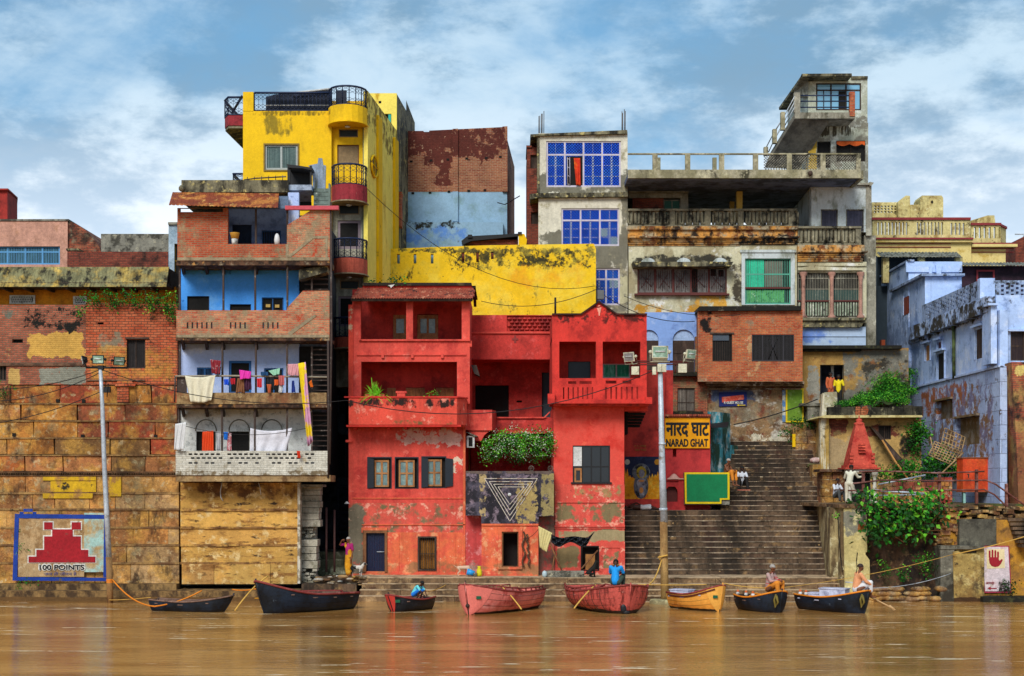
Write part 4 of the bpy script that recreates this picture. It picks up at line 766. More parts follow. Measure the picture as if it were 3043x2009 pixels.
for k,(x0,x1,y0,yb)in enumerate(((1440,1597,1422,1549),(1454,1584,1431,1532),(1467,1571,1439,1515),(1480,1558,1447,1499))):
 d=Yp-.02-k*.0007;strip(a,(x0,y0),(x1,y0),.012,d);strip(a,(x0,y0),(1515,yb),.012,d-.003);strip(a,(x1,y0),(1515,yb),.012,d-.006)
build('triangle_painting',a,M_chalk,t);a=MB();a.lathe((0,0,0),[(0,0),(.075,0),(.075,.02),(0,.02)],14);a.v=[(x+X(1514,Yp),Yp-.02+z*.5,y+Z(1470,Yp))for x,y,z in a.v];build('white_dot',a,M_white,t)
a=MB()
for k in range(26):a.ball(PT(1556+4*sin(k*.5),1582+k*4,Yp-.1),.05,5);a.ball(PT(1566+2.5*k/10+2*sin(k),1590+k*3.6,Yp-.12),.055,5)
build('bead_garland',a,mat('brown_beads','#5a3a28',(('#b08a60',9,.6,.05),)),t)
# ===== red tower wing =====
t=thing('red_tower_house','bright red gabled house with twin slotted balcony beside the stone staircase','house',(X(1750,67),69,0));RT=t
Yt=66.0;Yo=65.2
M_redlow2=redmat('flaking_red_plaster','#de5648',(('#f0a48a',2.6,.58,.04),('#857450',1.5,.42,.05,dict(box=BX(1640,1490,1860,1556,66),wob=.5,sf=.25)),('#a88a5a',2.0,.42,.06,dict(box=BX(1690,1440,1850,1485,66),wob=.35,sf=.2)),('#a8966e',1.3,.34,.05,dict(box=BX(1655,1575,1860,1612,66),wob=.2,sf=.1)),('#8a7650',1.3,.34,.05,dict(box=BX(1655,1625,1720,1690,66),wob=.2,sf=.1)),('#85724e',1.3,.34,.05,dict(box=BX(1790,1635,1840,1690,66),wob=.15,sf=.1)),('#4a3828',4.5,.66,.03)))
a=MB();a.wall(1645,1205,1855,1440,Yt,.35,[(1702,1324,1813,1436)]);a.pb(1645,1205,1853,1700,Yt+.5,7);build('wall',a,mat('scarlet_plaster','#e45244',(('#d83a2e',1.2,.56,.1),('#f26a50',2.2,.64,.06),('#a83a2c',3.2,.68,.03)),var=.08),t)
a=MB();a.wall(1648,1440,1856,1712,Yt,.35,[(1729,1624,1779,1694)]);build('flaking_wall',a,M_redlow2,t)
a=MB();a.pb(1648,1491,1857,1494,Yt-.05,.1);a.pb(1648,1561,1857,1566,Yt-.08,.1);a.pb(1648,1568,1857,1571,Yt-.05,.1);a.pb(1780,1612,1857,1628,Yt-.04,.1);a.pb(1781,1628,1789,1698,Yt-.05,.1);a.pb(1843,1628,1857,1698,Yt-.05,.1);build('plaster_moulding',a,M_redlow2,t)
win(t,1702,1324,1813,1436,Yt,4,1,4,M_black,M_glass,.02,hb=(1387,),name='window',label='large black framed window')
a=MB();a.pb(1704,1328,1729,1385,Yt-.02,.04);build('white_panel',a,M_white,t);a=MB();a.wall(1707,1391,1729,1433,Yt-.03,.05,[(1712,1398,1724,1428)]);build('open_casement',a,M_teak,t);a=MB();a.pb(1697,1433,1818,1438,Yt-.08,.1);build('sill',a,M_black,t)
a=MB();a.pb(1729,1624,1779,1694,Yt+.4,.05);a.wall(1726,1622,1782,1696,Yt-.02,.1,[(1731,1626,1777,1694)]);build('doorway',a,M_dark,t);a=MB();a.pb(1740,1647,1768,1694,Yt+.25,.06);build('wooden_board',a,M_tan,t)
a=MB();hs=[(1662,1015,1771,1124),(1791,1015,1903,1124)]
sl_=[(1673+i*14.2,1151,1677+i*14.2,1186)for i in range(7)]+[(1798+i*15.5,1150,1803+i*15.5,1186)for i in range(7)]+[(1688,1133,1712,1141),(1722,1133,1758,1141),(1800,1131,1832,1140),(1850,1131,1876,1140)]
a.wall(1641,935.5,1922,1189,Yo,.25,hs+sl_);a.poly([(1727,935.5),(1780,898),(1833,935.5)],Yo,.25);a.box(X(1641,Yo),X(1645,Yo),Yo+.25,Yo+5,Z(1190,Yo),Z(936,Yo));a.box(X(1916,Yo),X(1922,Yo),Yo+.25,Yo+5,Z(1190,Yo),Z(936,Yo));a.box(X(1641,Yo),X(1922,Yo),Yo+.25,Yo+5,Z(1008,Yo),Z(1000,Yo));a.pb(1641,940,1922,1010,Yo+2.5,3);build('balcony_front',a,M_redtop,t)
a=MB();a.poly([(1641,931),(1726,931),(1780,893),(1834,931),(1923,931),(1923,936),(1833,936),(1780,898.5),(1727,936),(1641,936)],Yo-.1,.6);build('gable_coping',a,mat('black_red_coping','#4a1c18',(('#2a1a16',2,.5,.1),)),t)
a=MB()
strip(a,(1777,910),(1783,908),.02,Yo-.03);strip(a,(1774,917),(1787,915),.025,Yo-.03);strip(a,(1780,918),(1781,938),.03,Yo-.032);strip(a,(1776,917),(1778,926),.02,Yo-.034);strip(a,(1785,916),(1782,930),.02,Yo-.036);build('plaster_emblem',a,flat('pale_coral','#f0a088'),t)
a=MB();a.wall(1641,1000,1922,1215,Yo+2.2,.25,[(1688,1074,1755,1126),(1790,1081,1873,1124)]);build('inner_wall',a,M_reds,t)
win(t,1688,1074,1755,1126,Yo+2.2,1,1,2,M_black,mat('blue_black_pane','#10202e',(),.3),.05)
win(t,1790,1080,1873,1124,Yo+2.2,2,1,4,flat('pink_grey_frame','#b0a0a0'),mat('green_curtain','#1f9a72',(('#6fd0b0',3,.58,.06,dict(st=(2,1,.4))),)),.03)
a=MB();a.pb(1636,1188,1926,1199,Yo-.25,2.6);a.pb(1628,1170,1649,1200,Yo-.32,.4);a.pb(1918,1180,1938,1200,Yo-.32,.4);build('balcony_slab',a,M_redtop,t)
a=MB();a.pb(1645,1199,1928,1206,Yo-.05,1);a.pb(1855,1205.5,1925,1222,Yt-.02,.4);a.pb(1858,1207,1925,1213,Yt+.4,5);build('overhang',a,mat('overhang_red','#d84030',(('#7a2a20',2,.58,.08),)),t)
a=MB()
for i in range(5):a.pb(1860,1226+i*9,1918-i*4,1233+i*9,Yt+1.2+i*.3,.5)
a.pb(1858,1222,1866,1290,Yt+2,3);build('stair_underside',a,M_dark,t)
Yw=71.2
t=thing('mural_wall','dark red wall left of the light pole carrying a painted figure among flames','wall',(X(1910,Yw),Yw,3.6))
a=MB();a.pb(1850,1100,1975,1362,Yw,.6);a.pb(1850,1483,1975,1512,Yw-.1,.7);a.pb(1850,1358,1975,1484,Yw+.02,.5);a.pb(1951,1150,1957,1275,Yw-.1,.1);a.pb(1853,1100,2000,1400,Yw+.62,3);build('wall',a,M_reds,t)
a=MB();a.pb(1856,1357,1963,1484,Yw-.05,.06);o=build('mural',a,mat('mural_night_sky','#1c2644',(('#35466a',2,.6,.08),)),t)
a=MB();rr=random.Random(2);top=[]
n=26
for i in range(n+1):
 px=1856+107*i/n;e=abs(px-1908)/52;top.append((px,1440-30*e**.8+(0 if i%2 else -18*rr.random()-4)))
a.poly([(1856,1483)]+top+[(1963,1483)],Yw-.07,.015);build('painted_flames',a,mat('flame_paint','#e89a10',(('#f0c040',2.5,.55,.08),('#c85a10',2.8,.6,.06))),o)
def disc(a,px,py,rx,ry,Y,d=.012,n=18):a.poly([(px+rx*cos(2*pi*k/n),py+ry*sin(2*pi*k/n))for k in range(n)],Y,d)
a=MB();disc(a,1864,1373,8,8,Yw-.075);build('painted_moon',a,flat('moon_grey','#b8b8a8'),o)
a=MB();disc(a,1953,1373,8.5,8.5,Yw-.075);build('painted_sun',a,flat('sun_ochre','#b8801c'),o)
a=MB();disc(a,1905,1403,27,26,Yw-.08);disc(a,1905,1445,22,38,Yw-.082,n=12);build('painted_hair',a,mat('hair_paint','#6a7078',(('#23262c',2.6,.5,.08),('#9aa0a0',4,.62,.05))),o)
a=MB();disc(a,1906,1404,15,18,Yw-.095);build('painted_halo',a,mat('halo_paint','#b8a030',(('#3a3418',3,.58,.06),)),o)
a=MB();disc(a,1907,1407,8.5,12,Yw-.11);disc(a,1907,1436,15,16,Yw-.108);a.poly([(1895,1448),(1919,1448),(1914,1476),(1902,1476)],Yw-.106,.012);build('painted_figure',a,mat('figure_paint','#8a8890',(('#b0aeb0',3.2,.56,.06),('#4a4650',3.4,.58,.06))),o)
a=MB();disc(a,1906,1457,6,9,Yw-.125);disc(a,1906,1429,9,3,Yw-.125);build('painted_ornament',a,flat('ornament_gold','#d8904a'),o)
a=MB();text(t,'P. S. CITIZ',1886,1329,34,Yw-.02,flat('gold_letters','#a8803a'),6);text(t,'HELP TWO',1888,1340,32,Yw-.02,MATS['gold_letters'],6)
# ===== hut with name sign =====
t=thing('sign_hut','small red hut under the yellow name board, with arched niche beside a green board','hut',(X(2045,72),72,3.7));Yh=71.6
a=MB();a.wall(1972,1330,2111,1517,Yh,.3,[(1999,1334,2010,1358),(1979,1446,2014,1491)]);a.pb(1972,1240,2111,1331,Yh+.02,.3);a.pb(1972,1240,2111,1517,Yh+.45,3);a.pb(1965,1424,2040,1428,Yh-.25,.3);a.pb(2016,1428,2037,1517,Yh-.2,.3);a.wall(1968,1428,2016,1517,Yh-.15,.2,[(1978,1446,2014,1491)]);build('wall',a,mat('rose_red_plaster','#c93a3a',(('#a82e30',1.2,.55,.1),('#e8a0a0',4,.69,.03)),var=.1),t)
a=MB();a.pb(1976,1440,2016,1493,Yh+.1,.05);build('niche_back',a,flat('niche_maroon','#5a2420'),t);a=MB()
for i in range(7):g=pi*i/7;g2=pi*(i+1)/7;a.poly([(1996+18*cos(g),1462-18*sin(g)),(1996+18*cos(g2),1462-18*sin(g2)),(1996+24*cos(g2),1444),(1996+24*cos(g),1444)]if 2<i<4 else[(1996+18*cos(g),1462-18*sin(g)),(1996+18*cos(g2),1462-18*sin(g2)),(1996+(20 if i<3 else -20),1444)],Yh-.14,.18)
build('niche_arch',a,MATS['rose_red_plaster'],t)
a=MB()
for i in range(20):a.pb(1974+i*7,1231,1980+i*7,1237,Yh-.25,1)
a.pb(1973,1237,2112,1242,Yh-.1,1);build('roof_tiles',a,M_tile,t)
a=MB();a.pb(1972,1242,2109,1332,Yh-.1,.1);o=build('name_board',a,mat('sign_yellow','#f2a80c',(('#e09408',1.2,.56,.1),),var=.06,bump=.1),t)
text(o,'नारद घाट',1980,1297,126,Yh-.112,M_ink,40,ext=.002,thick=1.6);text(o,'NARAD GHAT',1980,1327,124,Yh-.11,M_ink,22,ext=.002,thick=.9)
t=thing('stone_bench_wall','low stone platform carrying the blank green notice panel with yellow border','platform',(X(2100,70.6),70.8,3.5));a=MB();a.pb(2037,1404,2168,1500,70.7,1.5);build('block',a,M_conc,t)
a=MB();a.poly([(2034,1404),(2168,1404),(2168,1485),(2144,1485),(2144,1497),(2036,1497)],70.6,.08);build('panel_border',a,flat('sign_lemon','#e8c808'),t);a=MB();a.poly([(2040,1409),(2162,1409),(2162,1480),(2139,1480),(2139,1491),(2041,1491)],70.585,.02);build('green_panel',a,flat('board_green','#0a7a48',.8),t)
t=thing('turquoise_wall','flaking turquoise and white wall corner behind the name board hut','wall',(X(2160,75),75.5,4));a=MB();a.prism([(X(2111,73),73),(X(2145,74),74),(X(2176,75),75.5),(X(2200,76),76.5),(X(2140,77),77),(X(2111,76),76)],Z(1450,73),Z(1320,74));a.prism([(X(2104,73),73.2),(X(2140,74),74),(X(2172,75),75.2),(X(2140,77),77)],Z(1330,73.5),Z(1225,74));build('wall',a,mat('flaking_turquoise','#58b8c8',(('#d8e8e4',1.5,.54,.06),('#2a4a3a',1.2,.5,.1,dict(st=(1,1,.4))),('#1f8ab0',2,.62,.05)),bump=.6),t)
a=MB();a.ext([PT(2108,1262,73.4),PT(2166,1256,73.8),PT(2162,1270,73),PT(2108,1272,72.6)],(0,.05,.05));build('tin_shade',a,M_black,t)
# ===== stone steps down to the water and the great staircase =====
M_step=mat('ghat_step_stone','#6e5742',(('#1c1813',.8,.49,.1,dict(st=(1,.2,.16),a=.85)),('#94744c',1.5,.61,.07),('#4a2e24',1,.6,.1,dict(st=(1,.3,.3),a=.7)),('#241c14',3,.62,.06,dict(a=.8)),('#d0a870',4,.68,.03)),var=.25,bump=.7)
M_nose=mat('highlight_step_edge','#a8927a',(('#544636',1.2,.5,.1,dict(st=(1,.3,.3))),('#e0cba8',3,.62,.06)),bump=.4)  # paler than the risers: highlights along the step edges put into the colour
t=thing('riverside_steps','four long worn stone steps rising from the river to the red house doors','steps',(X(1700,63),63.5,0))
zs=[0.0,.23,.46,.69,.92];ys=[62.3,62.7,63.1,63.5,63.85]
R5=random.Random(7)
a=MB();b=MB();k5=0
for i in range(5):
 y0=ys[i];z0=zs[i]-.23 if i else -.8;z1=zs[i]if i else .0
 xL=X(1062+i*3,63)if i<4 else X(1040,63);x=xL;xR=X(2502,63)
 while x<xR:
  x2=min(xR,x+R5 .uniform(1.2,2.6));a.box(x+.008,x2-.008,y0+R5 .uniform(0,.02),66.5,z0,z1-.03);b.box(x+.004,x2-.004,y0-.025+R5 .uniform(0,.02),66.4,z1-.03,z1+R5 .uniform(-.004,.004));x=x2
M_lst=mat('lower_step_stone','#85684a',(('#3a2c20',1.2,.54,.1,dict(st=(1,.3,.4),a=.8)),('#b8966a',1.6,.58,.07),('#5a3c2a',3,.6,.06)),var=.25,bump=.7);build('risers',a,M_lst,t);build('treads',b,mat('pale_step_edge','#c8ac88',(('#7a6248',1.4,.55,.1),)),t)  # treads painted lighter than risers to imitate highlights on the edges
t=thing('stone_staircase','wide dark weathered stone staircase climbing between the red house and the terrace wall','staircase',(X(2200,68),68,.9))
a=MB();b=MB()
zn=.92
def SX(y):return 14.3+.75*(y-66)/11
for n in range(1,28):
 y0=66+.415*(n-1);z1=.92+.228*n;z0=z1-.228
 xL=X(1858,66)if n<=12 else X(2168,70.6)*(1+(y0-70.6)*.004)
 if n>12 and n<15:xL=X(2145,70.6)
 x=xL;xR=SX(y0)+.1
 while x<xR:
  x2=min(xR,x+R5 .uniform(1.3,3.0));a.box(x+.006,x2-.006,y0+R5 .uniform(0,.025),y0+.9,z0-.05,z1-.035);b.box(x+.004,x2-.004,y0-.03+R5 .uniform(0,.03),y0+.9,z1-.035,z1+R5 .uniform(-.006,.006));x=x2
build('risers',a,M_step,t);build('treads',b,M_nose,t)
a=MB();a.box(X(1858,66),X(2170,70.6),70.5,80,1,3.65);a.box(X(2168,70.6),16,76.9,84,3,7.06);build('landing',a,M_step,t)
# ===== blue arcade house =====
M_blu2=mat('cornflower_plaster','#86a8e2',(('#a8c0ea',1.4,.6,.08),('#6a86c0',1.5,.62,.08)),var=.07)
t=thing('blue_arch_house','cornflower blue wall with two arched doorways over rough brickwork, behind the floodlights','house',(X(1995,77),78,4));Y=77.2
def archwall(a,px0,py0,px1,py1,Y,d,arches):
 hs=[(x0,yt,x1,py1)for(x0,x1,yt,ys_)in arches];a.wall(px0,py0,px1,py1,Y,d,hs)
 for(x0,x1,yt,ysp)in arches:
  cx=(x0+x1)/2;rx=(x1-x0)/2;n=8
  for s_ in(0,1):
   pts=[(cx+rx*cos(pi*(k/n)*.5)*(1 if s_ else -1),ysp-(ysp-yt)*sin(pi*(k/n)*.5))for k in range(n+1)]
   a.poly(pts+[(x1 if s_ else x0,yt)],Y,d)
a=MB();archwall(a,1918,928,2072,1108,Y,.3,[(1900,1957,980,1010),(1999,2064,979,1011)]);build('wall',a,M_blu2,t)
a=MB();a.pb(1918,975,2072,1012,Y+.12,.06);build('tympanum',a,mat('pale_tympanum','#9fb8dc'),t);a=MB();a.pb(1900,1012,1957,1107,Y+.12,.1);a.pb(1999,1012,2064,1107,Y+.12,.1)
a.pb(2029,1012,2031,1107,Y+.1,.1);a.pb(2003,1020,2026,1050,Y+.09,.1);a.pb(2036,1020,2060,1050,Y+.09,.1);build('door',a,M_dwood,t)
a=MB();a.wall(1955,1116,2102,1240,Y-.3,.3,[(1968,1152,1984,1170),(2013,1153,2065,1222)]);a.wall(2066,1000,2102,1116,Y-.3,.3);a.pb(1918,1109,2102,1420,Y+.1,4);a.pb(1918,930,2072,1420,Y+.5,3.5);build('brick_base',a,mat('rough_brickwork',BR2,(('#8a7050',1.4,.52,.08),('#c0522e',2,.62,.06),('#2c2018',1.6,.66,.06)),bump=.8),t)
a=MB();a.pb(1966,1105,2078,1117,Y-.7,.8);a.pb(1990,1222,2090,1236,Y-.6,.6);build('mossy_ledge',a,mat('black_moss','#1f1c14',(('#4a4a2a',3,.58,.08),),bump=.9),t)
win(t,2013,1153,2065,1222,Y-.3,2,1,2,M_dwood,mat('weathered_shutters','#5c544c',(('#8a8074',5,.56,.08,dict(st=(5,1,.1))),)),.08,pane='shutter',hb=(1196,))
a=MB();a.pb(1968,1152,1984,1170,Y-.1,.05);build('vent_hole',a,M_dark,t)
# ===== brick house above stairs =====
M_bh=mat('red_orange_brick',('#bf4a28','#d0703e','#a88a66',.25,.08,.013),(('#9a8468',1.2,.6,.07),('#e8c098',6,.67,.04),('#8f3a24',1,.6,.1),('#1a1410',1.8,.40,.1,dict(box=BX(2072,915,2120,990,76),wob=.3,sf=.2)),('#d0a070',2.2,.42,.06,dict(box=BX(2215,990,2260,1130,76),wob=.4,sf=.2))),bump=.7)
M_decay=mat('decayed_plaster','#9a7a55',(('#d8d0c0',1.8,.56,.05,dict(st=(.6,1,1))),('#7a3a28',1.3,.56,.06),('#5f4630',1.2,.55,.09),('#56607a',1.1,.36,.1,dict(box=BX(2100,1155,2240,1200,78),wob=.4,sf=.3)),('#8a8068',1.2,.38,.1,dict(box=BX(2100,1190,2330,1260,78),wob=.8,sf=.3,a=.7)),('#e6dcc0',2.2,.42,.05,dict(box=BX(2215,1290,2370,1325,78),wob=.5,sf=.2))),bump=.7,var=.3)
t=thing('brick_house','orange brick house with black roof slab and ornate grille above the decayed plaster wall','house',(X(2230,76),78,5));Y=76.
a=MB();a.wall(2074,920,2385,1134,Y,.3,[(2117,992,2176,1074),(2234,994,2360,1074)]);a.pb(2074,925,2385,1134,Y+.6,7);build('brick_wall',a,M_bh,t)
a=MB();a.poly([(2079,910),(2378,909),(2382,922),(2074,924)],Y-.25,8);build('roof_slab',a,mat('black_roof_slab','#1d1a15',(('#6a6050',3,.62,.05),)),t)
a=MB();a.poly([(2100,1134),(2388,1134),(2392,1330),(2392,1450),(2100,1450)],Y+1.1,6);build('decayed_wall',a,M_decay,t)
a=MB();a.pb(2098,1133,2390,1140,Y+.22,.9);a.pb(2100,1140,2390,1146,Y+.5,.6);a.pb(2102,1154,2380,1158,Y+1.0,.11);build('cornice',a,mat('broken_cornice','#a58a68',(('#5a4430',2,.5,.08),('#e0d8c8',2.6,.6,.05))),t)
a=MB();a.pb(2110,988,2182,993,Y-.05,.2);build('lintel',a,M_dwood,t)
o=win(t,2117,992,2176,1073,Y,1,1,2,M_dwood,M_dark,.05,bars=8);a=MB();a.pb(2119,994,2166,1012,Y+.03,.04);build('slate_panel',a,flat('slate_panel','#4a5560'),o)
o=win(t,2234,994,2360,1073,Y,4,1,3,flat('grey_iron','#38353a',.5),M_dark,.03,bars=30)
a=MB()
for cx in(2297,):
 for w_,h_ in((14,16),(8,9)):
  a.tube([PT(cx-w_,1036-2*h_,Y+.03),PT(cx,1036,Y+.03),PT(cx-w_,1036+2*h_,Y+.03)],.02,4);a.tube([PT(cx+w_,1036-2*h_,Y+.03),PT(cx,1036,Y+.03),PT(cx+w_,1036+2*h_,Y+.03)],.02,4)
build('grille_pattern',a,M_black,o)
t2=thing('guest_house_sign','small blue and red painted guest house board on the decayed wall','sign',(X(2178,76),76.3,8));Ys_=Y+1.02
a=MB();a.poly([(2137,1166),(2219,1164),(2219,1206),(2137,1208)],Ys_,.06);build('board',a,flat('sign_navy','#16246a'),t2);a=MB();a.poly([(2145,1180),(2210,1173),(2211,1187),(2146,1196)],Ys_-.015,.02);build('red_stripe',a,mat('sign_red','#d8503c',(('#e8806a',5,.55,.06),)),t2)
text(t2,'P. GUEST HOUSE',2152,1200,56,Ys_-.02,M_white,7,thick=.4);a=MB();a.pb(2194,1203,2215,1205,Ys_-.012,.012);a.poly([(2189,1204),(2196,1201),(2196,1207)],Ys_-.016,.014);build('arrow',a,MATS['sign_lemon'],t2)
t2=thing('green_notice_panel','tall olive green painted panel with yellow border on the decayed wall','sign',(X(2362,76),76.2,7))
a=MB();a.pb(2335,1154,2388,1255,Ys_,.06);build('border',a,MATS['sign_lemon'],t2);a=MB();a.pb(2340,1158,2384,1250,Ys_-.015,.03);build('panel',a,mat('olive_panel','#6a8f2a',(('#8aa858',3,.6,.05),)),t2);a=MB();a.pb(2325,1160,2334,1254,Ys_+.02,.03);build('blue_strip',a,mat('faded_blue_strip','#5a86b8',(('#c8c8b8',2.5,.5,.06),)),t2)
# ===== blue glass tower =====
M_cg=mat('cream_grey_render','#dcd6c2',(('#7a7666',1.1,.34,.05,dict(box=BX(1598,518,1870,580,78),wob=.55,sf=.2)),('#7a7666',1.1,.34,.05,dict(box=BX(1598,685,1870,940,78),wob=.55,sf=.2)),('#7a7666',1.1,.36,.05,dict(box=BX(1845,500,1870,940,78),wob=.2,sf=.1)),('#a89f80',1.6,.6,.08),('#c2bc98',1.2,.36,.06,dict(box=BX(1838,820,1870,900,78),wob=.25,sf=.1))),var=.13,streak=.1)
M_bglass=mat('cobalt_glass','#1262ff',(('#2f86ff',1.2,.56,.12),('#0c3cb0',.9,.6,.1)),.25,.1,bump=0,spec=.3)
t=thing('glass_tower_house','grey cream tower with three lattice windows of cobalt blue glass and rusty rebar on top','house',(X(1720,78),80,3));Y=78.
w1,w2,w3=(1623,419,1845,556),(1668,619,1840,731),(1772,797,1842,907)
a=MB();a.wall(1600,396,1865,940,Y,.3,[w1,w2,w3]);a.pb(1600,400,1862,1400,Y+.8,7);build('front_wall',a,M_cg,t)
a=MB();a.poly([(1576,399),(1864,386),(1865,397),(1600,403),(1578,408)],Y-.2,8);a.poly([(1574,577),(1600,574),(1866,571),(1866,584),(1602,587),(1576,592)],Y-.25,8);a.pb(1596,404,1603,577,Y-.06,.2);build('floor_slab',a,M_mildew,t)
a=MB();a.wall(1566,436,1600,1000,Y+1.2,.3,[(1576,460,1598,500),(1578,630,1600,665)]);a.pb(1566,436,1600,1000,Y+1.55,5);a.pb(1564,432,1580,438,Y+1.1,3);build('brick_side',a,M_brickd,t)
a=MB();a.pb(1576,460,1598,500,Y+1.35,.05);a.pb(1578,630,1600,665,Y+1.35,.05);build('side_window',a,M_dwood,t)
M_lilf=flat('lilac_white_frame','#c9c2d0',.5)
def lattice_glass(r,nx,hb,skip=None,lite=(),sub=3):
 x0,y0,x1,y1=r;o=win(t,*r,Y,nx,1,5,M_lilf,M_bglass,.06,hb=(hb,),mw=5)
 a=MB();cw=(x1-x0)/nx;YL=Y+.075
 for i in range(nx):
  ca=x0+cw*i+4;cb=x0+cw*(i+1)-3
  for(ya,yb)in((y0+5,hb-3),(hb+3,y1-5)):
   if skip==i and ya>hb:continue
   st=8.5;k=0;s0=ca-(yb-ya)
   c=s0
   while c<cb:
    for sg in(1,-1):
     pa_,pb_=(c,ya),(c+(yb-ya),yb)
     if sg==-1:pa_,pb_=(c+(yb-ya),ya),(c,yb)
     ax,ay=pa_;bx_,by=pb_;lo,hi=0,1
     dx=bx_-ax
     t0,t1=((ca-ax)/dx,(cb-ax)/dx);t0,t1=min(t0,t1),max(t0,t1);t0,t1=max(0,t0),min(1,t1)
     if t1-t0>.02:a.tube([PT(ax+dx*t0,ay+(by-ay)*t0,YL),PT(ax+dx*t1,ay+(by-ay)*t1,YL)],.016,3,cap=False)
    c+=st
 build('lattice',a,mat('dark_blue_lattice','#0c2a80',var=0,bump=0),o);b=MB()
 for i in range(nx):
  if skip==i:continue
  cx=x0+cw*(i+.5)
  b.pb(cx-3,hb+4,cx+3,y1-5,Y+.085,.012);b.pb(cx-.8,y0+6,cx+.8,hb-4,Y+.085,.012)
  for j in range(1,sub):yy_=hb+(y1-hb)*j/sub;b.pb(x0+cw*i+5,yy_-.9,x0+cw*(i+1)-4,yy_+.9,Y+.0865,.012)
 build('glazing_bar',b,flat('pale_bars','#b8c8ea'),o)
 for(px0,py0,px1,py1)in lite:
  c=MB();c.pb(px0,py0,px1,py1,Y+.093,.01);build('clear_pane',c,flat('pale_mint_glass','#b8d8d0',.3),o)
 return o
lattice_glass(w1,4,460,skip=1);o=lattice_glass(w2,3,655,lite=((1786,678,1806,703),(1815,703,1835,726)));lattice_glass((1760,797,1842,907),2,830,lite=((1812,832,1840,856),),sub=3)
a=MB();a.pb(1683,465,1733,550,Y+.07,.04);build('open_casement',a,M_dark,t)
a=MB()
for q in range(2):a.tube([PT(1686+q*7,468,Y+.03),PT(1687+q*7,549,Y+.03)],.02,4)
for q in range(4):a.tube([PT(1686,470+q*25,Y+.03),PT(1694,476+q*25,Y+.03)],.015,4)
build('window_leaf',a,M_lilf,t)
for px,y0,y1 in((1601,345,396),(1604,344,396),(1609,338,396),(1611,338,395),(1616,330,395),(1848,331,388),(1850,336,388),(1855,325,388),(1858,330,388)):
 a=MB();a.tube([PT(px,y1+6,Y+.5),PT(px+.4,y0,Y+.5)],.022,4);build('rebar',a,flat('rusty_rebar','#5a5048'),t)
# ===== grey concrete and balustrade mansion =====
M_ifac=mat('ochre_moulding','#d99a4a',(('#c9a878',1.4,.56,.08),('#2f2218',2.0,.52,.07,dict(st=(1,1,.6))),('#b8a888',1.5,.56,.06),('#7a4424',1.8,.57,.06),('#141210',2.2,.40,.08,dict(box=BX(2190,690,2375,740,78),wob=.5,sf=.3,ro=.75))),var=.2,bump=.5)
M_gfac=mat('stained_cream_wall','#cfc9a8',(('#a59a78',1.0,.50,.1,dict(st=(1,1,.5))),('#e8e6dc',1.4,.6,.06),('#3a362c',1.5,.36,.08,dict(box=BX(1868,755,2180,790,78),wob=.35,sf=.3)),('#4a4234',1.6,.38,.1,dict(box=BX(2172,780,2216,900,78),wob=.25,sf=.2)),('#d8a040',1.5,.42,.06,dict(box=BX(2060,870,2165,930,78),wob=.4,sf=.2)),('#c89030',1.5,.44,.07,dict(box=BX(1880,900,2100,940,78),wob=.3,sf=.2)),('#6a4a2c',3.5,.65,.04)),var=.15,bump=.45)
M_bal=mat('mildewed_balustrade','#8f8870',(('#1f1d18',1.9,.55,.09),('#b8ae90',2.6,.6,.06)),streak=.3,bump=.5)
M_grend=mat('grey_render','#9a9584',(('#55513f',1.2,.56,.1,dict(st=(1,1,.4))),('#c8c4b0',1.8,.6,.08)),streak=.2)
M_whitew=mat('flaking_white_wall','#c9d2d2',(('#8f9488',1.6,.58,.08,dict(st=(1,1,.5))),('#9a8f78',2,.66,.05)),var=.1)
t=thing('balustrade_mansion','broad weathered mansion with stone balustrades, roof terrace canopy and green shuttered window','building',(X(2200,78),82,3));BM_=t
Y=78.
g1=(2214,768,2350,904);b1=(1894,794,2160,873)
a=MB();a.wall(1868,728,2368,932,Y,.3,[b1,g1]);a.pb(1868,680,2368,1300,Y+1,8);build('facade',a,M_gfac,t)
a=MB();a.pb(1866,672,2372,682,Y-.35,.5);a.pb(1866,683,2370,702,Y-.2,.4);a.pb(1866,702,2376,706,Y-.4,.5)
for i in range(4):a.pb(1866,706+i*5,2370-i*2,710+i*5,Y-.3+i*.06,.4)
a.pb(1868,726.5,2200,730,Y-.06,.2);build('moulding',a,M_ifac,t)
def balustrade(px0,px1,y0,y1,Y,n,piers,m=M_bal,m2=None):
 a=MB();a.pb(px0,y0,px1,y0+6,Y-.12,.45);a.pb(px0,y1-5,px1,y1,Y-.08,.4);build('handrail',a,m,t)
 a=MB()
 for p in piers:a.pb(p-8,y0+6,p+8,y1-5,Y-.06,.34)
 build('pier',a,m,t);st=(px1-px0)/n
 for i in range(n):
  c=px0+st*(i+.5)
  if any(abs(c-p)<11 for p in piers):continue
  a=MB();h=(y1-y0-14)/2;up=i%2;P=[]
  for k in range(9):g=pi*k/8;P.append((c-st*.42*cos(g),y0+10-5*sin(g)+4 if up else y1-9+5*sin(g)-4))
  pts=[(P[0][0],y1-5 if up else y0+6)]+P+[(P[-1][0],y1-5 if up else y0+6)]
  a.tube([PT(x,y,Y+.1)for x,y in pts],.075,5);build('baluster',a,m,t)
balustrade(1866,2371,620,673,Y-.1,46,(1998,2104,2202,2352))
a=MB();a.poly([(1880,778),(2180,778),(2172,791),(1884,792)],Y-.9,.95);build('hood',a,M_mildew,t)
a=MB()
for cx in(1926,2032,2140):a.poly([(cx+20*cos(pi*k/8),779-13*sin(pi*k/8))for k in range(9)],Y-.7,.5)
build('shell_ornament',a,M_whitew,t)
M_mar=flat('maroon_window_wood','#5f2a24',.6)
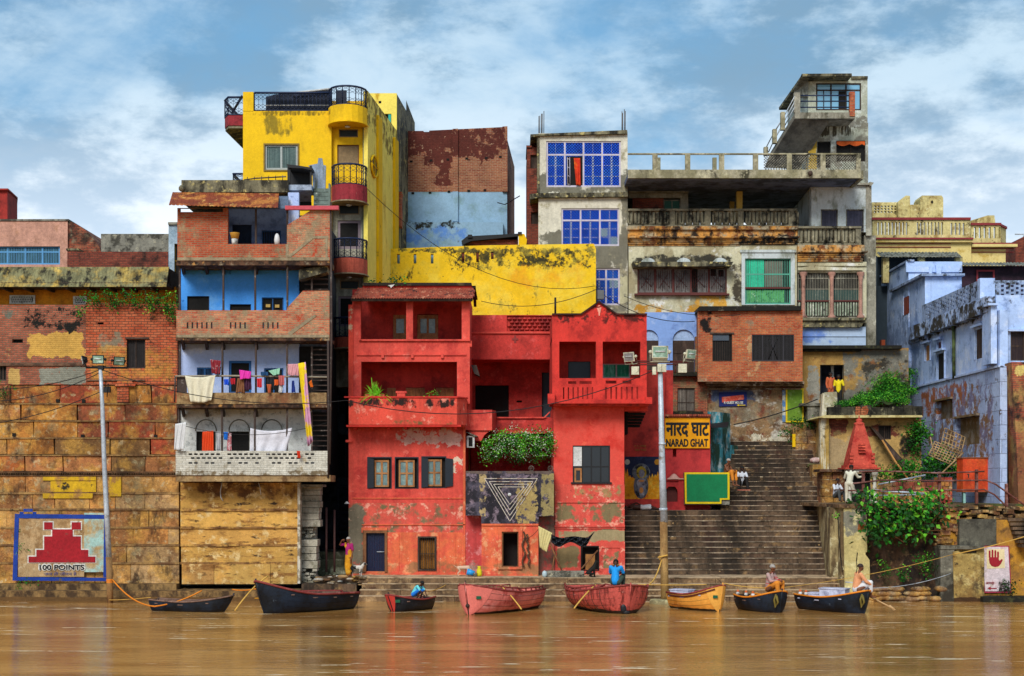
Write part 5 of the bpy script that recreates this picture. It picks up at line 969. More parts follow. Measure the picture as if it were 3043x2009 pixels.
o=win(t,*b1,Y,5,1,4,M_mar,mat('grey_dusty_glass','#6f6a66',(('#3c3836',2.2,.58,.08),('#8a8480',4,.62,.06)),.4),.04,mw=6)
a=MB();R6=random.Random(9)
for i in range(5):
 xa=1900+i*52
 for k in range(9):xx=xa+k*5.4;a.tube([PT(xx,800+R6 .uniform(0,12),Y+.03),PT(xx,868-R6 .uniform(0,12),Y+.03)],.012,3)
 for k in range(4):a.tube([PT(xa+20,834,Y+.03),PT(xa+20+22*cos(k*1.57+.7),834+28*sin(k*1.57+.7),Y+.03)],.012,3)
build('grille',a,M_mar,o);a=MB();a.pb(2056,800,2073,868,Y+.06,.03);a.pb(2112,800,2128,820,Y+.06,.03);a.pb(2136,802,2150,822,Y+.06,.03);build('missing_pane',a,M_dark,o)
a=MB();a.pb(1886,872,2168,877,Y-.25,.4);build('sill',a,M_mar,t)
o=win(t,*g1,Y,1,1,4,flat('mint_frame','#5aa890'),M_dark,.05,hb=(815,856))
a=MB();a.pb(2219,772,2270,853,Y+.074,.012);build('shutter',a,mat('mint_corrugated','#2fc79a',(('#1f8a68',4,.55,.08,dict(st=(6,1,.05))),)),o);a=MB();a.pb(2272,776,2325,852,Y+.078,.01);build('cane_blind',a,mat('cane_blind','#7a6a60',(('#4a4038',6,.55,.08,dict(st=(6,1,.05))),)),o)
a=MB();a.pb(2219,862,2330,899,Y+.072,.012);build('lower_screen',a,mat('mossy_green_screen','#5fae62',(('#2a6a30',3.2,.55,.07),('#a8d0a0',4,.62,.05))),o);a=MB()
for i in range(26):a.pb(2220+i*5,774,2221+i*5,900,Y+.06,.02)
build('bars',a,MATS['mint_frame'],o);a=MB();a.pb(2214,853,2352,858,Y-.03,.12);build('rail',a,M_mar,o)
a=MB();a.wall(2204,744,2362,906,Y-.08,.1,[g1]);a.pb(2200,742,2366,750,Y-.14,.1);build('window_surround',a,M_whitew,t)
a=MB();a.wall(1868,568,2045,640,Y+1.4,.3,[(1868,588,2022,640)]);a.pb(1868,560,2047,572,Y+1.2,.3);a.pb(1868,562,2046,640,Y+3.5,3);build('terrace_room',a,M_grend,t);a=MB();a.pb(1880,588,1972,640,Y+1.55,.2);build('brick_infill',a,M_brickd,t)
win(t,1972,594,2022,640,Y+1.4,2,1,3,M_conc,flat('green_shutter','#2f5f50'),.1)
for px,w_,Yc in((2198,17,Y+1.2),(2176,13,Y+4)):
 a=MB();a.pb(px-w_/2,546,px+w_/2,660,Yc,.35);build('column',a,flat('cream_column','#d8b050'),t)
Yr=75.6
M_par=mat('lichen_parapet','#b5ad90',(('#4a4634',2.0,.54,.08,dict(st=(1,1,.6))),('#d5cda8',2.6,.58,.06),('#8f8868',1.1,.5,.1)),streak=.2)
a=MB();a.box(X(1866,Yr),X(2556,Yr),Yr+.05,Yr+13,Z(528,Yr)+.02,Z(528,Yr)+.25);build('canopy_slab',a,mat('slab_blue_grey','#7a86a0',(('#464c58',1,.5,.1),),var=.08),t)
a=MB();a.pb(1866,504,2558,529,Yr,.2)
a.pb(1866,455,2558,459,Yr+.02,.14)
for p in(1947,2044,2145,2246,2346,2446):a.pb(p-7.5,459,p+7.5,504,Yr+.015,.18)
a.pb(2545,459,2558,504,Yr+.015,.18)
for p in(1957,2124):a.pb(p-6,468,p+6,506,Yr+2.4,.2)
a.box(X(2558,Yr),X(2560,Yr)+.15,Yr+.2,Yr+2.6,Z(529,Yr),Z(504,Yr));build('roof_parapet',a,M_par,t)
a=MB()
def mesh_net(a,px0,px1,py0,py1,Y,st=8,r=.02):
 c=px0-(py1-py0)
 while c<px1:
  for sg in(0,1):
   ax,bx=(c,c+(py1-py0))if not sg else(c+(py1-py0),c);dx=bx-ax;t0,t1=(px0-ax)/dx,(px1-ax)/dx;t0,t1=min(t0,t1),max(t0,t1);t0,t1=max(0,t0),min(1,t1)
   if t1-t0>.02:a.tube([PT(ax+dx*t0,py0+(py1-py0)*t0,Y),PT(ax+dx*t1,py0+(py1-py0)*t1,Y)],r,3,cap=False)
  c+=st
for x0,x1 in((2270,2338),(2355,2438),(2455,2545)):mesh_net(a,x0,x1,460,504,Yr+.1)
build('wire_mesh',a,M_conc,t)
a=MB();a.ball(PT(2408,515,Yr-.12),.13,8);build('drain_boss',a,M_dwood,t)
a=MB();a.wall(2408,548,2588,690,Y+.1,.3,[(2439,622,2490,690),(2514,622,2567,690)]);a.prism([(X(2410,Y),Y+.1),(X(2412,Y),Y+.1),(X(2365,84),85),(X(2360,84),85)],Z(690,Y),Z(552,Y));a.pb(2412,552,2586,1060,Y+.9,8);build('white_storey',a,M_whitew,t)
a=MB();a.pb(2404,543,2590,549,Y-.1,1);a.poly([(2585,540),(2597,543),(2590,552),(2585,552)],Y-.15,1);build('cornice',a,M_grend,t)
for r in((2439,622,2490,690),(2514,622,2567,690)):win(t,*r,Y+.1,1,1,3,M_conc,mat('purple_grey_shutter','#4a4a5c',(('#2a2a34',5,.55,.08,dict(st=(6,1,.05))),)),.08,pane='shutter')
balustrade(2371,2560,672,728,Y-.12,17,(2551,))
a=MB();a.pb(2371,728,2569,745,Y-.3,.5);a.pb(2371,745,2580,749,Y-.4,.5)
for i in range(5):a.pb(2371,749+i*6,2572-i*2,753+i*6,Y-.3+i*.05,.4)
build('moulding',a,M_ifac,t)
gb=(2371,810,2556,945)
a=MB();a.wall(2371,778,2575,960,Y,.3,[(2371,810,2385,944),(2388,810,2464,944),(2476,810,2552,944)]);a.pb(2371,782,2575,790,Y-.1,.1);a.poly([(2371,797),(2410,790),(2560,797),(2565,803),(2371,803)],Y-.15,.1);build('bay_wall',a,M_gfac,t)
for x0,x1 in((2371,2385),(2388,2464),(2476,2552)):
 o=win(t,x0,810,x1,944,Y,1,1,2,M_grend,M_dark,.1,bars=max(2,int((x1-x0)/5)),hb=(827,859));a=MB();a.pb(x0,892,x1,896,Y+.02,.1);build('rail',a,M_mar,o)
 a=MB();a.pb(x0+2,862,x1-2,892,Y+.128,.01);build('teal_panel',a,flat('dark_teal','#16403c'),o)
 a=MB()
 for i in range(int((x1-x0)/8)):a.pb(x0+3+i*8,898,x0+7+i*8,938,Y+.08,.03)
 build('picket',a,mat('lichen_picket','#93a088',(('#c8ccb8',3,.55,.06),('#3a4438',3,.6,.05))),o)
for px in(2386,2470,2556):
 a=MB();z0,z1=Z(948,Y),Z(810,Y);a.lathe((X(px,Y),Y-.12,z0),[(0,0),(.2,0),(.2,.12),(.12,.2),(.1,.3),(.1,(z1-z0)-.4),(.13,(z1-z0)-.3),(.11,(z1-z0)-.25),(.2,(z1-z0)-.1),(.2,z1-z0)],10);build('column',a,mat('pink_stone_column','#b98a78',(('#7a5a50',2,.58,.07),)),t)
a=MB();a.pb(2371,944,2575,952,Y-.35,.6);a.poly([(2374,952),(2568,952),(2560,972),(2385,972)],Y-.2,.5);build('bay_sill',a,M_mildew,t)
a=MB();a.pb(2385,971,2573,1026,Y+.05,.8);a.pb(2385,998,2573,1000,Y,.1);build('pale_blue_band',a,mat('pale_blue_band','#b0c4dc',(('#6f8fd0',1.0,.40,.1,dict(box=BX(2380,965,2480,1030,78),wob=.4,sf=.3)),('#8a8a78',2.2,.64,.05)),var=.08),t)
a=MB();a.pb(2574,548,2590,700,Y+.05,7);a.pb(2568,700,2603,1060,Y+.25,7);build('grey_flank',a,M_grend,t)
# ===== roof tower =====
t=thing('roof_tower','cement roof room with a slanting open staircase balcony and mirror windows, highest on the right','tower',(X(2480,80),82,17));Y=79.5
wt=(2425,247,2559,328)
a=MB();a.wall(2402,228,2578,365,Y,.25,[wt]);a.wall(2402,365,2580,552,Y,.25,[(2427,420,2469,500),(2485,418,2572,480)]);a.pb(2404,230,2577,375,Y+.8,6);a.pb(2404,360,2577,560,Y+2.5,5);a.box(X(2402,Y),X(2404,Y),Y+.2,Y+6,Z(545,Y),Z(230,Y));a.box(X(2575,Y),X(2580,Y),Y+.2,Y+6,Z(552,Y),Z(230,Y));build('wall',a,mat('cement_and_white','#b8bca8',(('#8a877a',1.0,.36,.05,dict(box=BX(2380,352,2600,385,80),wob=.4,sf=.2)),('#7f7c6e',1.1,.36,.06,dict(box=BX(2530,350,2600,560,80),wob=.4,sf=.2)),('#8f8b7c',1.1,.36,.05,dict(box=BX(2420,408,2500,560,80),wob=.3,sf=.2)),('#e0e6da',1.4,.58,.08),('#d8b040',1.2,.36,.05,dict(box=BX(2395,420,2424,510,80),wob=.2,sf=.1)),('#55503f',2.4,.42,.06,dict(box=BX(2420,375,2540,415,80),wob=.3,sf=.15,st=(2,1,.3))))),t)
M_sky=mat('sky_mirror_glass','#7fb8d8',(),.05,0,bump=0,spec=1.0)
o=win(t,*wt,Y,3,1,4,M_dwood,M_sky,.03,hb=(268,));a=MB();a.pb(2492,271,2516,324,Y+.05,.05);build('open_leaf',a,M_dark,o);a=MB();a.pb(2447,270,2449,325,Y+.02,.05);build('glazing_bar',a,M_dwood,o)
win(t,2427,420,2469,500,Y,1,1,2,M_conc,M_dark,.1,name='door',pane='doorway');win(t,2485,418,2572,480,Y,2,1,2,M_dwood,M_dark,.1)
a=MB();a.poly([(2385,219),(2531,218),(2532,226),(2386,227)],Y-1,7);a.pb(2530,226,2579,234,Y-.1,6);build('roof_slab',a,M_mildew,t)
a=MB();a.ext([PT(2383,219,Y-1),PT(2402,240,Y-.2),PT(2402,290,Y),PT(2362,290,Y+1.5),PT(2360,272,Y+1)],(0,.1,0));build('side_slab',a,M_grend,t)
Yb_=77.8
a=MB();a.pb(2362,334,2541,352,Yb_,.2);a.box(X(2362,Yb_),X(2541,Yb_),Yb_+.2,Y,Z(352,Yb_),Z(348,Yb_));a.pb(2360,275,2378,334,Yb_,.22);build('balcony_edge',a,M_grend,t)
a=MB();a.pb(2525,272,2541,345,Yb_-.05,.25);build('brick_post',a,M_brick,t)
a=MB()
for py in(284,301,319):a.tube([PT(2378,py,Yb_+.1),PT(2526,py,Yb_+.1)],.035,5)
build('balcony_rail',a,M_navy,t)
A0,A1=PT(2362,352,Yb_),PT(2272,497,Yb_+4)
a=MB();a.ext([PT(2361,337,Yb_),PT(2361,353,Yb_),PT(2272,498,Yb_+2),PT(2290,452,Yb_+2)],(1.9,.5,0));build('sloping_flight',a,mat('slope_concrete','#7a766a',(('#56524a',1.2,.55,.1),)),t)
a=MB()
for q in range(3):a.tube([PT(2362,286+q*16,Yb_),PT(2330,345+q*16,Yb_+.8),PT(2300,396+q*22,Yb_+1.5)][:2 if q==2 else 3],.03,4)
a.tube([PT(2325,353,Yb_+.8),PT(2303,388,Yb_+1.3),PT(2278,436,Yb_+2)],.03,4);a.tube([PT(2328,372,Yb_+.8),PT(2303,410,Yb_+1.3),PT(2284,452,Yb_+2)],.03,4);build('flight_rail',a,M_steel,t)
for x_,y0,y1,yy_ in((2327,332,385,.8),(2303,383,425,1.3),(2277,436,460,2)):
 a=MB();a.pb(x_-6,y0,x_+6,y1,Yb_+yy_-.15,.3);build('flight_post',a,M_par,t)
a=MB();a.grid(lambda u,v:PT(2486+84*u,420+(8+6*abs(sin(u*7)))*v,Y-.1-.04*sin(u*20)),30,3);build('orange_cloth',a,flat('saffron_cloth','#e0621a'),t)
# ===== cream balustraded house at far right =====
t=thing('cream_house','cream yellow house with maroon trimmed balustrade behind the pale blue house','house',(X(2800,88),90,8));Y=88.
M_cream=mat('cream_yellow_plaster','#e6cf86',(('#c9a850',1.4,.6,.08),('#b59a58',2,.66,.05)),var=.08)
M_creamd=mat('dirty_cream_plaster','#d8c888',(('#4a3c28',2.0,.60,.06),('#a89058',1.4,.56,.08),('#f0e4b0',3,.62,.05)),var=.15,streak=.15)
M_cmar=flat('maroon_trim','#8f3034')
a=MB();a.pb(2594,712,2886,1100,Y,6);a.prism([(X(2886,Y),Y+.4),(X(2995,Y),Y+.4),(X(3015,Y),Y+1.6),(X(3015,Y),Y+8),(X(2886,Y),Y+6)],5,Z(735,Y));build('wall',a,M_cream,t)
def slots(x0,x1,y0,y1,n):return[(x0+(x1-x0)*(i+.3)/n,y0,x0+(x1-x0)*(i+.7)/n,y1)for i in range(n)]
a=MB();a.wall(2593,652,2884,708,Y-.1,.25,slots(2605,2700,660,698,9)+slots(2722,2805,660,698,8)+slots(2822,2870,662,698,4));a.wall(2886,668,2974,722,Y+.3,.25,slots(2890,2978,675,708,6));a.prism([(X(2974,Y),Y+.3),(X(3013,Y),Y+1.4),(X(3013,Y),Y+3),(X(2974,Y),Y+1)],Z(722,Y),Z(668,Y));build('balustrade',a,M_creamd,t)
a=MB();a.pb(2592,646,2885,653,Y-.2,.5);a.pb(2886,662,2976,669,Y+.2,.5);a.prism([(X(2976,Y),Y+.2),(X(3015,Y),Y+1.3),(X(3015,Y),Y+2),(X(2976,Y),Y+.8)],Z(669,Y),Z(662,Y));a.pb(2592,706,2893,711,Y-.35,.5);a.pb(2594,722,2826,724,Y-.1,.2);a.pb(2594,733,2826,735,Y-.06,.2);a.pb(2890,721,3018,725,Y,.5);a.pb(2886,737,3013,739,Y+.32,.2);a.pb(2886,748,3013,750,Y+.34,.2);build('maroon_band',a,M_cmar,t)
a=MB();a.pb(2593,711,2891,719,Y-.25,.4);a.pb(2593,719,2889,722,Y-.15,.3);a.pb(2888,725,3024,733,Y-.02,.5);build('cornice',a,M_cream,t)
a=MB();a.wall(2592,601,2669,648,Y+3,.3,[(2598+i*10,611+j*8,2603+i*10,616+j*8)for i in range(7)for j in range(3)]);a.poly([(2669,600),(2692,581),(2704,582),(2706,648),(2669,648)],Y+2.5,1.2);a.poly([(2706,608),(2735,608),(2735,648),(2706,648)],Y+2.4,.3);a.poly([(2735,590),(2740,581),(2798,581),(2803,588),(2803,648),(2735,648)],Y+2.3,1.5);a.poly([(2886,655),(2935,640),(2955,640),(2958,662),(2886,662)],Y+2,.8);build('roof_parapet',a,M_creamd,t)
a=MB();a.poly([(2770,594),(2774,600),(2770,606),(2766,600)],Y+2.28,.05);build('diamond_vent',a,M_dark,t)
t=thing('brick_gable','distant red brick shed with railing at the extreme right edge','shed',(X(3040,92),92,8));a=MB();a.poly([(3018,716),(3048,700),(3090,690),(3090,1000),(3018,1000)],91,4);build('wall',a,M_brickd,t);a=MB();a.tube([PT(3016,696,91),PT(3060,696,91)],.04,4);a.tube([PT(3042,696,91),PT(3042,705,91)],.03,4);build('rail',a,M_steel,t)
M_corr=mat('corrugated_asbestos','#8f9084',(('#4a4a40',2,.52,.08,dict(st=(3,1,.3))),),streak=.2);M_shed=mat('dark_plum_boards','#3a2430',(('#241820',2,.5,.1),))
def corr(px0,px1,py0,py1,Ya,Yb,m,t,lx=0):
 a=MB();n=int((px1-px0)/5)
 for i in range(n):
  xa=px0+(px1-px0)*i/n;xb=px0+(px1-px0)*(i+1)/n;j=.05*(i%2)
  a.ext([PT(xa,py0,Ya)+Vector((0,0,j)),PT(xb,py0,Ya)+Vector((0,0,.05-j)),PT(xb+lx,py1,Yb)+Vector((0,0,.05-j)),PT(xa+lx,py1,Yb)+Vector((0,0,j))],(0,0,.03))
 return build('corrugated_roof',a,m,t)
t=thing('terrace_shed','open shed with corrugated roof on mouldy cream pillars left of the pale blue house','shed',(X(2720,84),85,9));corr(2606,2842,752,765,86,83.5,M_corr,t,14)
for px in(2633,2740,2850):a=MB();a.pb(px-9,765,px+9,840,83.8,.35);build('pillar',a,M_creamd,t)
a=MB();a.pb(2604,763,2860,900,86,.2);a.box(X(2600,84),X(2604,84),83.8,86,Z(860,84),Z(762,84));a.pb(2604,850,2860,1050,84.6,1);build('dark_interior',a,flat('slate_interior','#2c3a44'),t)
t=thing('plum_shed','long dark plum shed under a corrugated roof on the pale blue house','shed',(X(2950,80),81,9));corr(2858,3120,783,791,82,79.5,M_corr,t)
a=MB();a.pb(2858,790,3120,900,80.2,2);build('boarding',a,M_shed,t);a=MB();a.wall(2902,802,2956,900,80.1,.05,[(2907,807,2951,900)]);build('door_frame',a,M_cmar,t)
# ===== foliage =====
def leafmat(n,c,c2):
 m=mat(n,c,((c2,2.5,.55,.1),),.6,.25,3.,0,attr=False,spec=.25);return m
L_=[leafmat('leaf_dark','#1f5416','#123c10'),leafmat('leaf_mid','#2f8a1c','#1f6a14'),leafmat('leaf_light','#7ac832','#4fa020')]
def foliage(name,blobs,leaf,par=None,seed=1,mats=None,wts=(4,4,2),clump=14,droop=0,long=1.6,**kw):
 R=random.Random(seed);a=MB();idx=[]
 for(cx,cy,cz,rx,ry,rz,n)in blobs:
  for _ in range(max(1,n//clump)):
   while True:
    v=Vector((R.uniform(-1,1),R.uniform(-1,1),R.uniform(-1,1)))
    if .25<v.length<1:break
   if R.random()<.6:v=v.normalized()*R.uniform(.75,1.05)
   if v.y>.3:v.y*=.4
   c=Vector((cx+v.x*rx,cy+v.y*ry,cz+v.z*rz));mi=R.choices((0,1,2),wts)[0]
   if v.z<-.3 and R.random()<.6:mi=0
   for _ in range(clump):
    p=c+Vector((R.gauss(0,leaf*1.3),R.gauss(0,leaf*1.3),R.gauss(0,leaf*1.2)));s=leaf*R.uniform(.6,1.25)
    d=Vector((R.gauss(0,1),R.gauss(0,1)-.4,R.gauss(0,.7)-droop)).normalized();n_=d.cross(Vector((R.gauss(0,1),R.gauss(0,1),R.gauss(0,1)))).normalized()*s*.42;h=d.cross(n_).normalized()*s*.12
    b=len(a.v);a.v+=[tuple(p),tuple(p+d*s*.5*long/1.6+n_+h),tuple(p+d*s*long/1.3),tuple(p+d*s*.5*long/1.6-n_+h)];a.f.append((b,b+1,b+2,b+3));a.c.append(None);idx.append(mi)
 o=build(name,a,mats or L_,par,fix=False,**kw)
 for p,i in zip(o.data.polygons,idx):p.material_index=i
 return o
# ===== upper door wall and grass mound =====
t=thing('doorway_wall','patched ochre and grey wall with open doorway where two people stand','wall',(X(2530,77.6),78,8));Y=77.6
a=MB();a.wall(2383,1034,2700,1330,Y,.4,[(2437,1084,2508,1198)]);a.pb(2383,1040,2438,1330,Y+.5,5);a.pb(2508,1040,2700,1330,Y+1.5,3);build('wall',a,mat('ochre_grey_patches','#b08a4a',(('#7f7c70',1.1,.36,.06,dict(box=BX(2500,1030,2720,1220,77.6),wob=.6,sf=.3)),('#9a978a',1.1,.34,.05,dict(box=BX(2398,1085,2436,1220,77.6),wob=.25,sf=.1)),('#3a352c',1.4,.5,.08,dict(box=BX(2560,1060,2720,1200,77.6),wob=.8,sf=.4)),('#8a5a34',1.5,.6,.07),('#c9c2a8',2.2,.64,.04)),bump=.6),t)
a=MB();a.pb(2380,1026,2680,1036,Y-.5,.9);a.pb(2384,1036,2560,1044,Y-.3,.4);build('mossy_cornice',a,MATS['black_moss'],t)
a=MB();a.pb(2437,1084,2508,1200,Y+1.2,.1);a.pb(2436,1084,2440,1200,Y+.2,.1);build('doorway',a,mat('dusk_blue','#2a3040',(('#15161c',1.2,.5,.1),)),t);a=MB();a.pb(2470,1084,2478,1160,Y+.9,.1);build('white_post',a,M_white,t)
a=MB();a.pb(2380,1198,2540,1206,Y-1.2,2.5);a.pb(2400,1206,2540,1330,Y-1.1,1);build('threshold',a,M_conc,t)
t=thing('stone_pedestal','flaking cream stone pedestal beside the upper doorway','pedestal',(X(2465,76),76,8.5));a=MB();a.poly([(2451,1166),(2487,1164),(2489,1206),(2486,1240),(2445,1260)],75.9,.7);build('block',a,M_gfac,t)
def mound():
 a=MB();n,m=40,14
 def f(u,v):
  Y=74.8+2.9*v+4*max(0,u-.6)*v;px=2490+(2705-2490)*u;zt=Z(1206,74.8)+(.1+2.1*v)*(u**1.1);zt+=.25*mnoise.noise(Vector((px*.03,Y*.8,1)));return Vector((X(px,Y),Y,zt))
 a.grid(f,n,m);R=random.Random(3);b=MB();idx=[]
 build('grass_mound',a,mat('grass_soil','#3a4a1e',(('#5a4a2c',1.4,.58,.08),)),kind='structure')
 bl=[]
 for i in range(150):u,v=R.random()**.7,R.random();p=f(u,v);s=R.uniform(.2,.5);bl.append((p.x,p.y,p.z+.04,s,s,s*.22,160))
 for i in range(10):px=2590+R.random()*90;p=PT(px,1115+R.random()*50,77.4-R.random()*1);bl.append((p.x,p.y,p.z,.5,.5,.4,150))
 foliage('mound_grass',bl,.065,seed=4,kind='stuff',wts=(2,6,3),label='thick bright green ground cover on the mound')
mound()
# ===== terrace building with mossy slab =====
t=thing('slab_roofed_building','low ochre and brick building under a mossy slab behind the small red temple','building',(X(2600,74),75.5,4));Y=74.
a=MB();a.wall(2452,1242,2738,1500,Y,.3,[(2610,1264,2648,1306)]);a.pb(2452,1242,2738,1500,Y+.8,5);a.box(X(2452,Y),X(2454,Y),Y+.3,Y+6,Z(1500,Y),Z(1242,Y));build('wall',a,mat('ochre_render','#c9a260',(('#b59a70',1.1,.36,.05,dict(box=BX(2445,1290,2600,1500,74),wob=.5,sf=.3)),(('#7a3426','#94503c','#4a3428',.25,.085,.012),1.1,.36,.03,dict(box=BX(2462,1244,2520,1300,74),wob=.3,sf=.15)),(('#7a3426','#94503c','#4a3428',.25,.085,.012),1.1,.36,.03,dict(box=BX(2560,1262,2680,1300,74),wob=.3,sf=.15)),('#2a241a',1.4,.44,.1,dict(box=BX(2660,1290,2745,1400,74),wob=.5,sf=.3)),('#8a7448',1.8,.6,.07))),t)
a=MB();a.poly([(2436,1241),(2448,1234),(2740,1234),(2742,1240),(2450,1242)],Y-.8,6);build('slab',a,M_creamd,t)
a=MB();R7=random.Random(12)
px=2462
while px<2738:w_=R7 .uniform(12,34);a.pb(px,1207+R7 .uniform(-3,5),px+w_-1,1234,Y-.3+R7 .uniform(-.05,.05),.5);px+=w_
build('mossy_parapet',a,mat('mossy_rubble','#4a4638',(('#1c1a12',1.4,.52,.1),('#8a8468',2.4,.6,.06),(('#a8502c','#c47a50','#5a4030',.25,.085,.012),1.0,.36,.03,dict(box=BX(2535,1205,2575,1236,74),wob=.1,sf=.1))),bump=.8),t)
win(t,2610,1264,2648,1306,Y,2,1,3,M_dwood,M_dark,.05,bars=6)
a=MB();a.pb(2438,1242,2463,1440,Y-.4,.4);a.poly([(2445,1170),(2450,1168),(2450,1242),(2441,1242)],Y-.4,.5);build('corner_pilaster',a,mat('ochre_white_pilaster','#b8954a',(('#ddd6bc',1.3,.5,.06,dict(st=(3,1,.2))),('#5a4a2c',2,.6,.07))),t)
t=thing('stair_side_wall','dark block masonry beside the top of the staircase','wall',(X(2400,76),76.2,6));a=MB();R8=random.Random(6)
blocks(a,2356,2440,[1276,1296,1318,1346,1375],76.2,['#7a5c44','#6a4a3a','#8a6a50','#5a463a'],22,45,R8,1.5,.1,dep=1);blocks(a,2385,2448,[1255,1276],76.4,['#5a4a3a','#6a5a44'],20,40,R8,1.5,.1,dep=1)
blocks(a,2414,2440,[1380,1420,1462,1505],73,['#8a6a4a','#7a5840'],20,30,R8,1.5,.1,dep=3);build('masonry',a,M_stone,t)
a=MB();a.pb(2355,1290,2364,1328,76.05,.05);build('yellow_daub',a,M_yel3,t)
foliage('creeper_foliage',[(X(2385,76),76.1,Z(1258,76),.8,.25,.25,260),(X(2348,76),76.4,Z(1290,76),.35,.25,.5,140)],.09,seed=8,wts=(6,3,0),label='dark creeper over the wall corner at the stair head',cat='creeper')
t=thing('brown_pier','short stubby brown masonry pier with overhanging cap left of the small temple','pier',(X(2480,71),71,4));a=MB();blocks(a,2443,2512,[1402,1425,1450,1475,1502],70.5,['#7a4a30','#8f5a3a','#6a4030','#5a3a2c'],24,40,R8,2,.06,dep=1.2);build('masonry',a,M_stone,t);a=MB();a.pb(2437,1394,2518,1402,70.2,1.6);build('cap',a,M_slab,t)
# ===== small red temple =====
t=thing('small_temple','little red spired river shrine on white pillars','shrine',(X(2552,69.5),70.2,4));Yc=70.2;cx=X(2553,Yc)
M_tr=mat('vermilion_paint','#c9503e',(('#a82c24',1.8,.56,.08),('#f06a50',3,.62,.05)),bump=.3)
zb,ztp=Z(1382,Yc),Z(1262,Yc);a=MB()
def spire(a,hw0,hw1,off,cxx,cyy,p=1.25):
 n=9;rings=[]
 for i in range(n+1):u=i/n;h=hw0+(hw1-hw0)*u**p;rings.append((h,zb+(ztp-zb)*u))
 for i in range(n):
  (h0,z0),(h1,z1)=rings[i],rings[i+1]
  P=lambda h,z:[(cxx-h,cyy-h*off,z),(cxx+h,cyy-h*off,z),(cxx+h,cyy+h*off,z),(cxx-h,cyy+h*off,z)]
  A,B=P(h0,z0),P(h1,z1)
  for k in range(4):a.q(A[k],A[(k+1)%4],B[(k+1)%4],B[k])
 a.q(*P(rings[-1][0],rings[-1][1]))
spire(a,.6,.19,1,cx,Yc,1.15);
for k in(-.36,0,.36):
 for s_ in(-1,1):
  for ax in(0,1):
   w0,w1=.11,.05;d0,d1=.6*s_,.2*s_;k0,k1=k,k*.3
   if ax==0:a.ext([(cx+k0-w0,Yc+d0,zb),(cx+k0+w0,Yc+d0,zb),(cx+k1+w1,Yc+d1,ztp-.12),(cx+k1-w1,Yc+d1,ztp-.12)],(0,-.1*s_,0))
   else:a.ext([(cx+d0,Yc+k0-w0,zb),(cx+d0,Yc+k0+w0,zb),(cx+d1,Yc+k1+w1,ztp-.12),(cx+d1,Yc+k1-w1,ztp-.12)],(-.1*s_,0,0))
for j in range(4):a.box(cx-.16,cx+.16,Yc-.66+j*.05+.0,Yc-.5,zb+.55+j*.13,zb+.61+j*.13)
for s_ in(-1,1):
 for j in range(3):a.box(cx+s_*.5-.08,cx+s_*.5+.08,Yc-.66,Yc-.45,zb+.1+j*.16,zb+.22+j*.16)
build('spire',a,M_tr,t)
a=MB();a.box(cx-.68,cx+.68,Yc-.68,Yc+.68,zb-.12,zb-.005);a.box(cx-.82,cx+.82,Yc-.82,Yc+.82,zb-.2,zb-.125);build('cornice',a,M_tr,t)
a=MB();a.lathe((cx,Yc,ztp-.01),[(.24,0),(.26,.07),(.2,.1),(.12,.14),(.17,.2),(.12,.27),(.03,.3),(.03,.42),(0,.44)],12);build('finial',a,M_tr,t)
a=MB();a.box(cx-.7,cx+.7,Yc-.7,Yc+.7,zb-.34,zb-.205);build('lintel',a,mat('cream_stone_paint','#d8d2c0',(('#8a7a60',3,.6,.06),)),t)
for sx in(-1,1):
 for sy in(-1,1):a=MB();h=zb-.34-4.0;a.lathe((cx+sx*.58,Yc+sy*.58,4.0),[(.14,0),(.14,.12),(.09,.16),(.1,h*.5),(.08,h*.6),(.08,h-.25),(.15,h-.12),(.17,h)],10);build('pillar',a,MATS['cream_stone_paint'],t)
a=MB();a.box(cx-.5,cx+.5,Yc,Yc+.6,4.0,zb-.4);build('inner_shrine',a,M_dark,t)
# ===== pale blue house =====
WX=21.1
def YW(px):return WX*4500/(px-CX)
def PW(px,py,x=WX):Y=YW(px);return Vector((x,Y,Z(py,Y)))
M_pbl=mat('pale_blue_house_paint','#b6d0fb',(('#d6e4fd',1.2,.58,.08),('#6f88b8',1.1,.6,.1),('#5a5f68',2.6,.66,.04,dict(st=(1,1,.5))),('#3a342a',1.6,.40,.08,dict(ax=1,box=(66,81,12.2,13.2),wob=.3,sf=.2)),('#7f98c4',1.2,.4,.1,dict(ax=1,box=(78,88,9,14),wob=1.0,sf=.5))),var=.1,bump=.3)
M_pbs=mat('exposed_blue_stone',('#a4b8e0','#bccef0','#8a94b0',1.3,.62,.02),(('#8f6a48',.8,.49,.04,dict(ax=1,box=(66.0,77,5.6,9.4),wob=1.2,sf=.5)),('#a8623a',1.2,.46,.05,dict(ax=1,box=(70,78,8.2,9.8),wob=.6,sf=.3)),('#7f7a9a',1.1,.53,.08,dict(ax=1,box=(66,76,5,9.8),wob=.9,sf=.4)),('#b8ccf0',1.6,.56,.05),('#d0dcf4',3,.64,.04),('#5a4a40',2.4,.64,.05)),var=.12,bump=.5)
t=thing('pale_blue_house','large flaking pale blue house with perforated parapet running back from the river','house',(24,72,4))
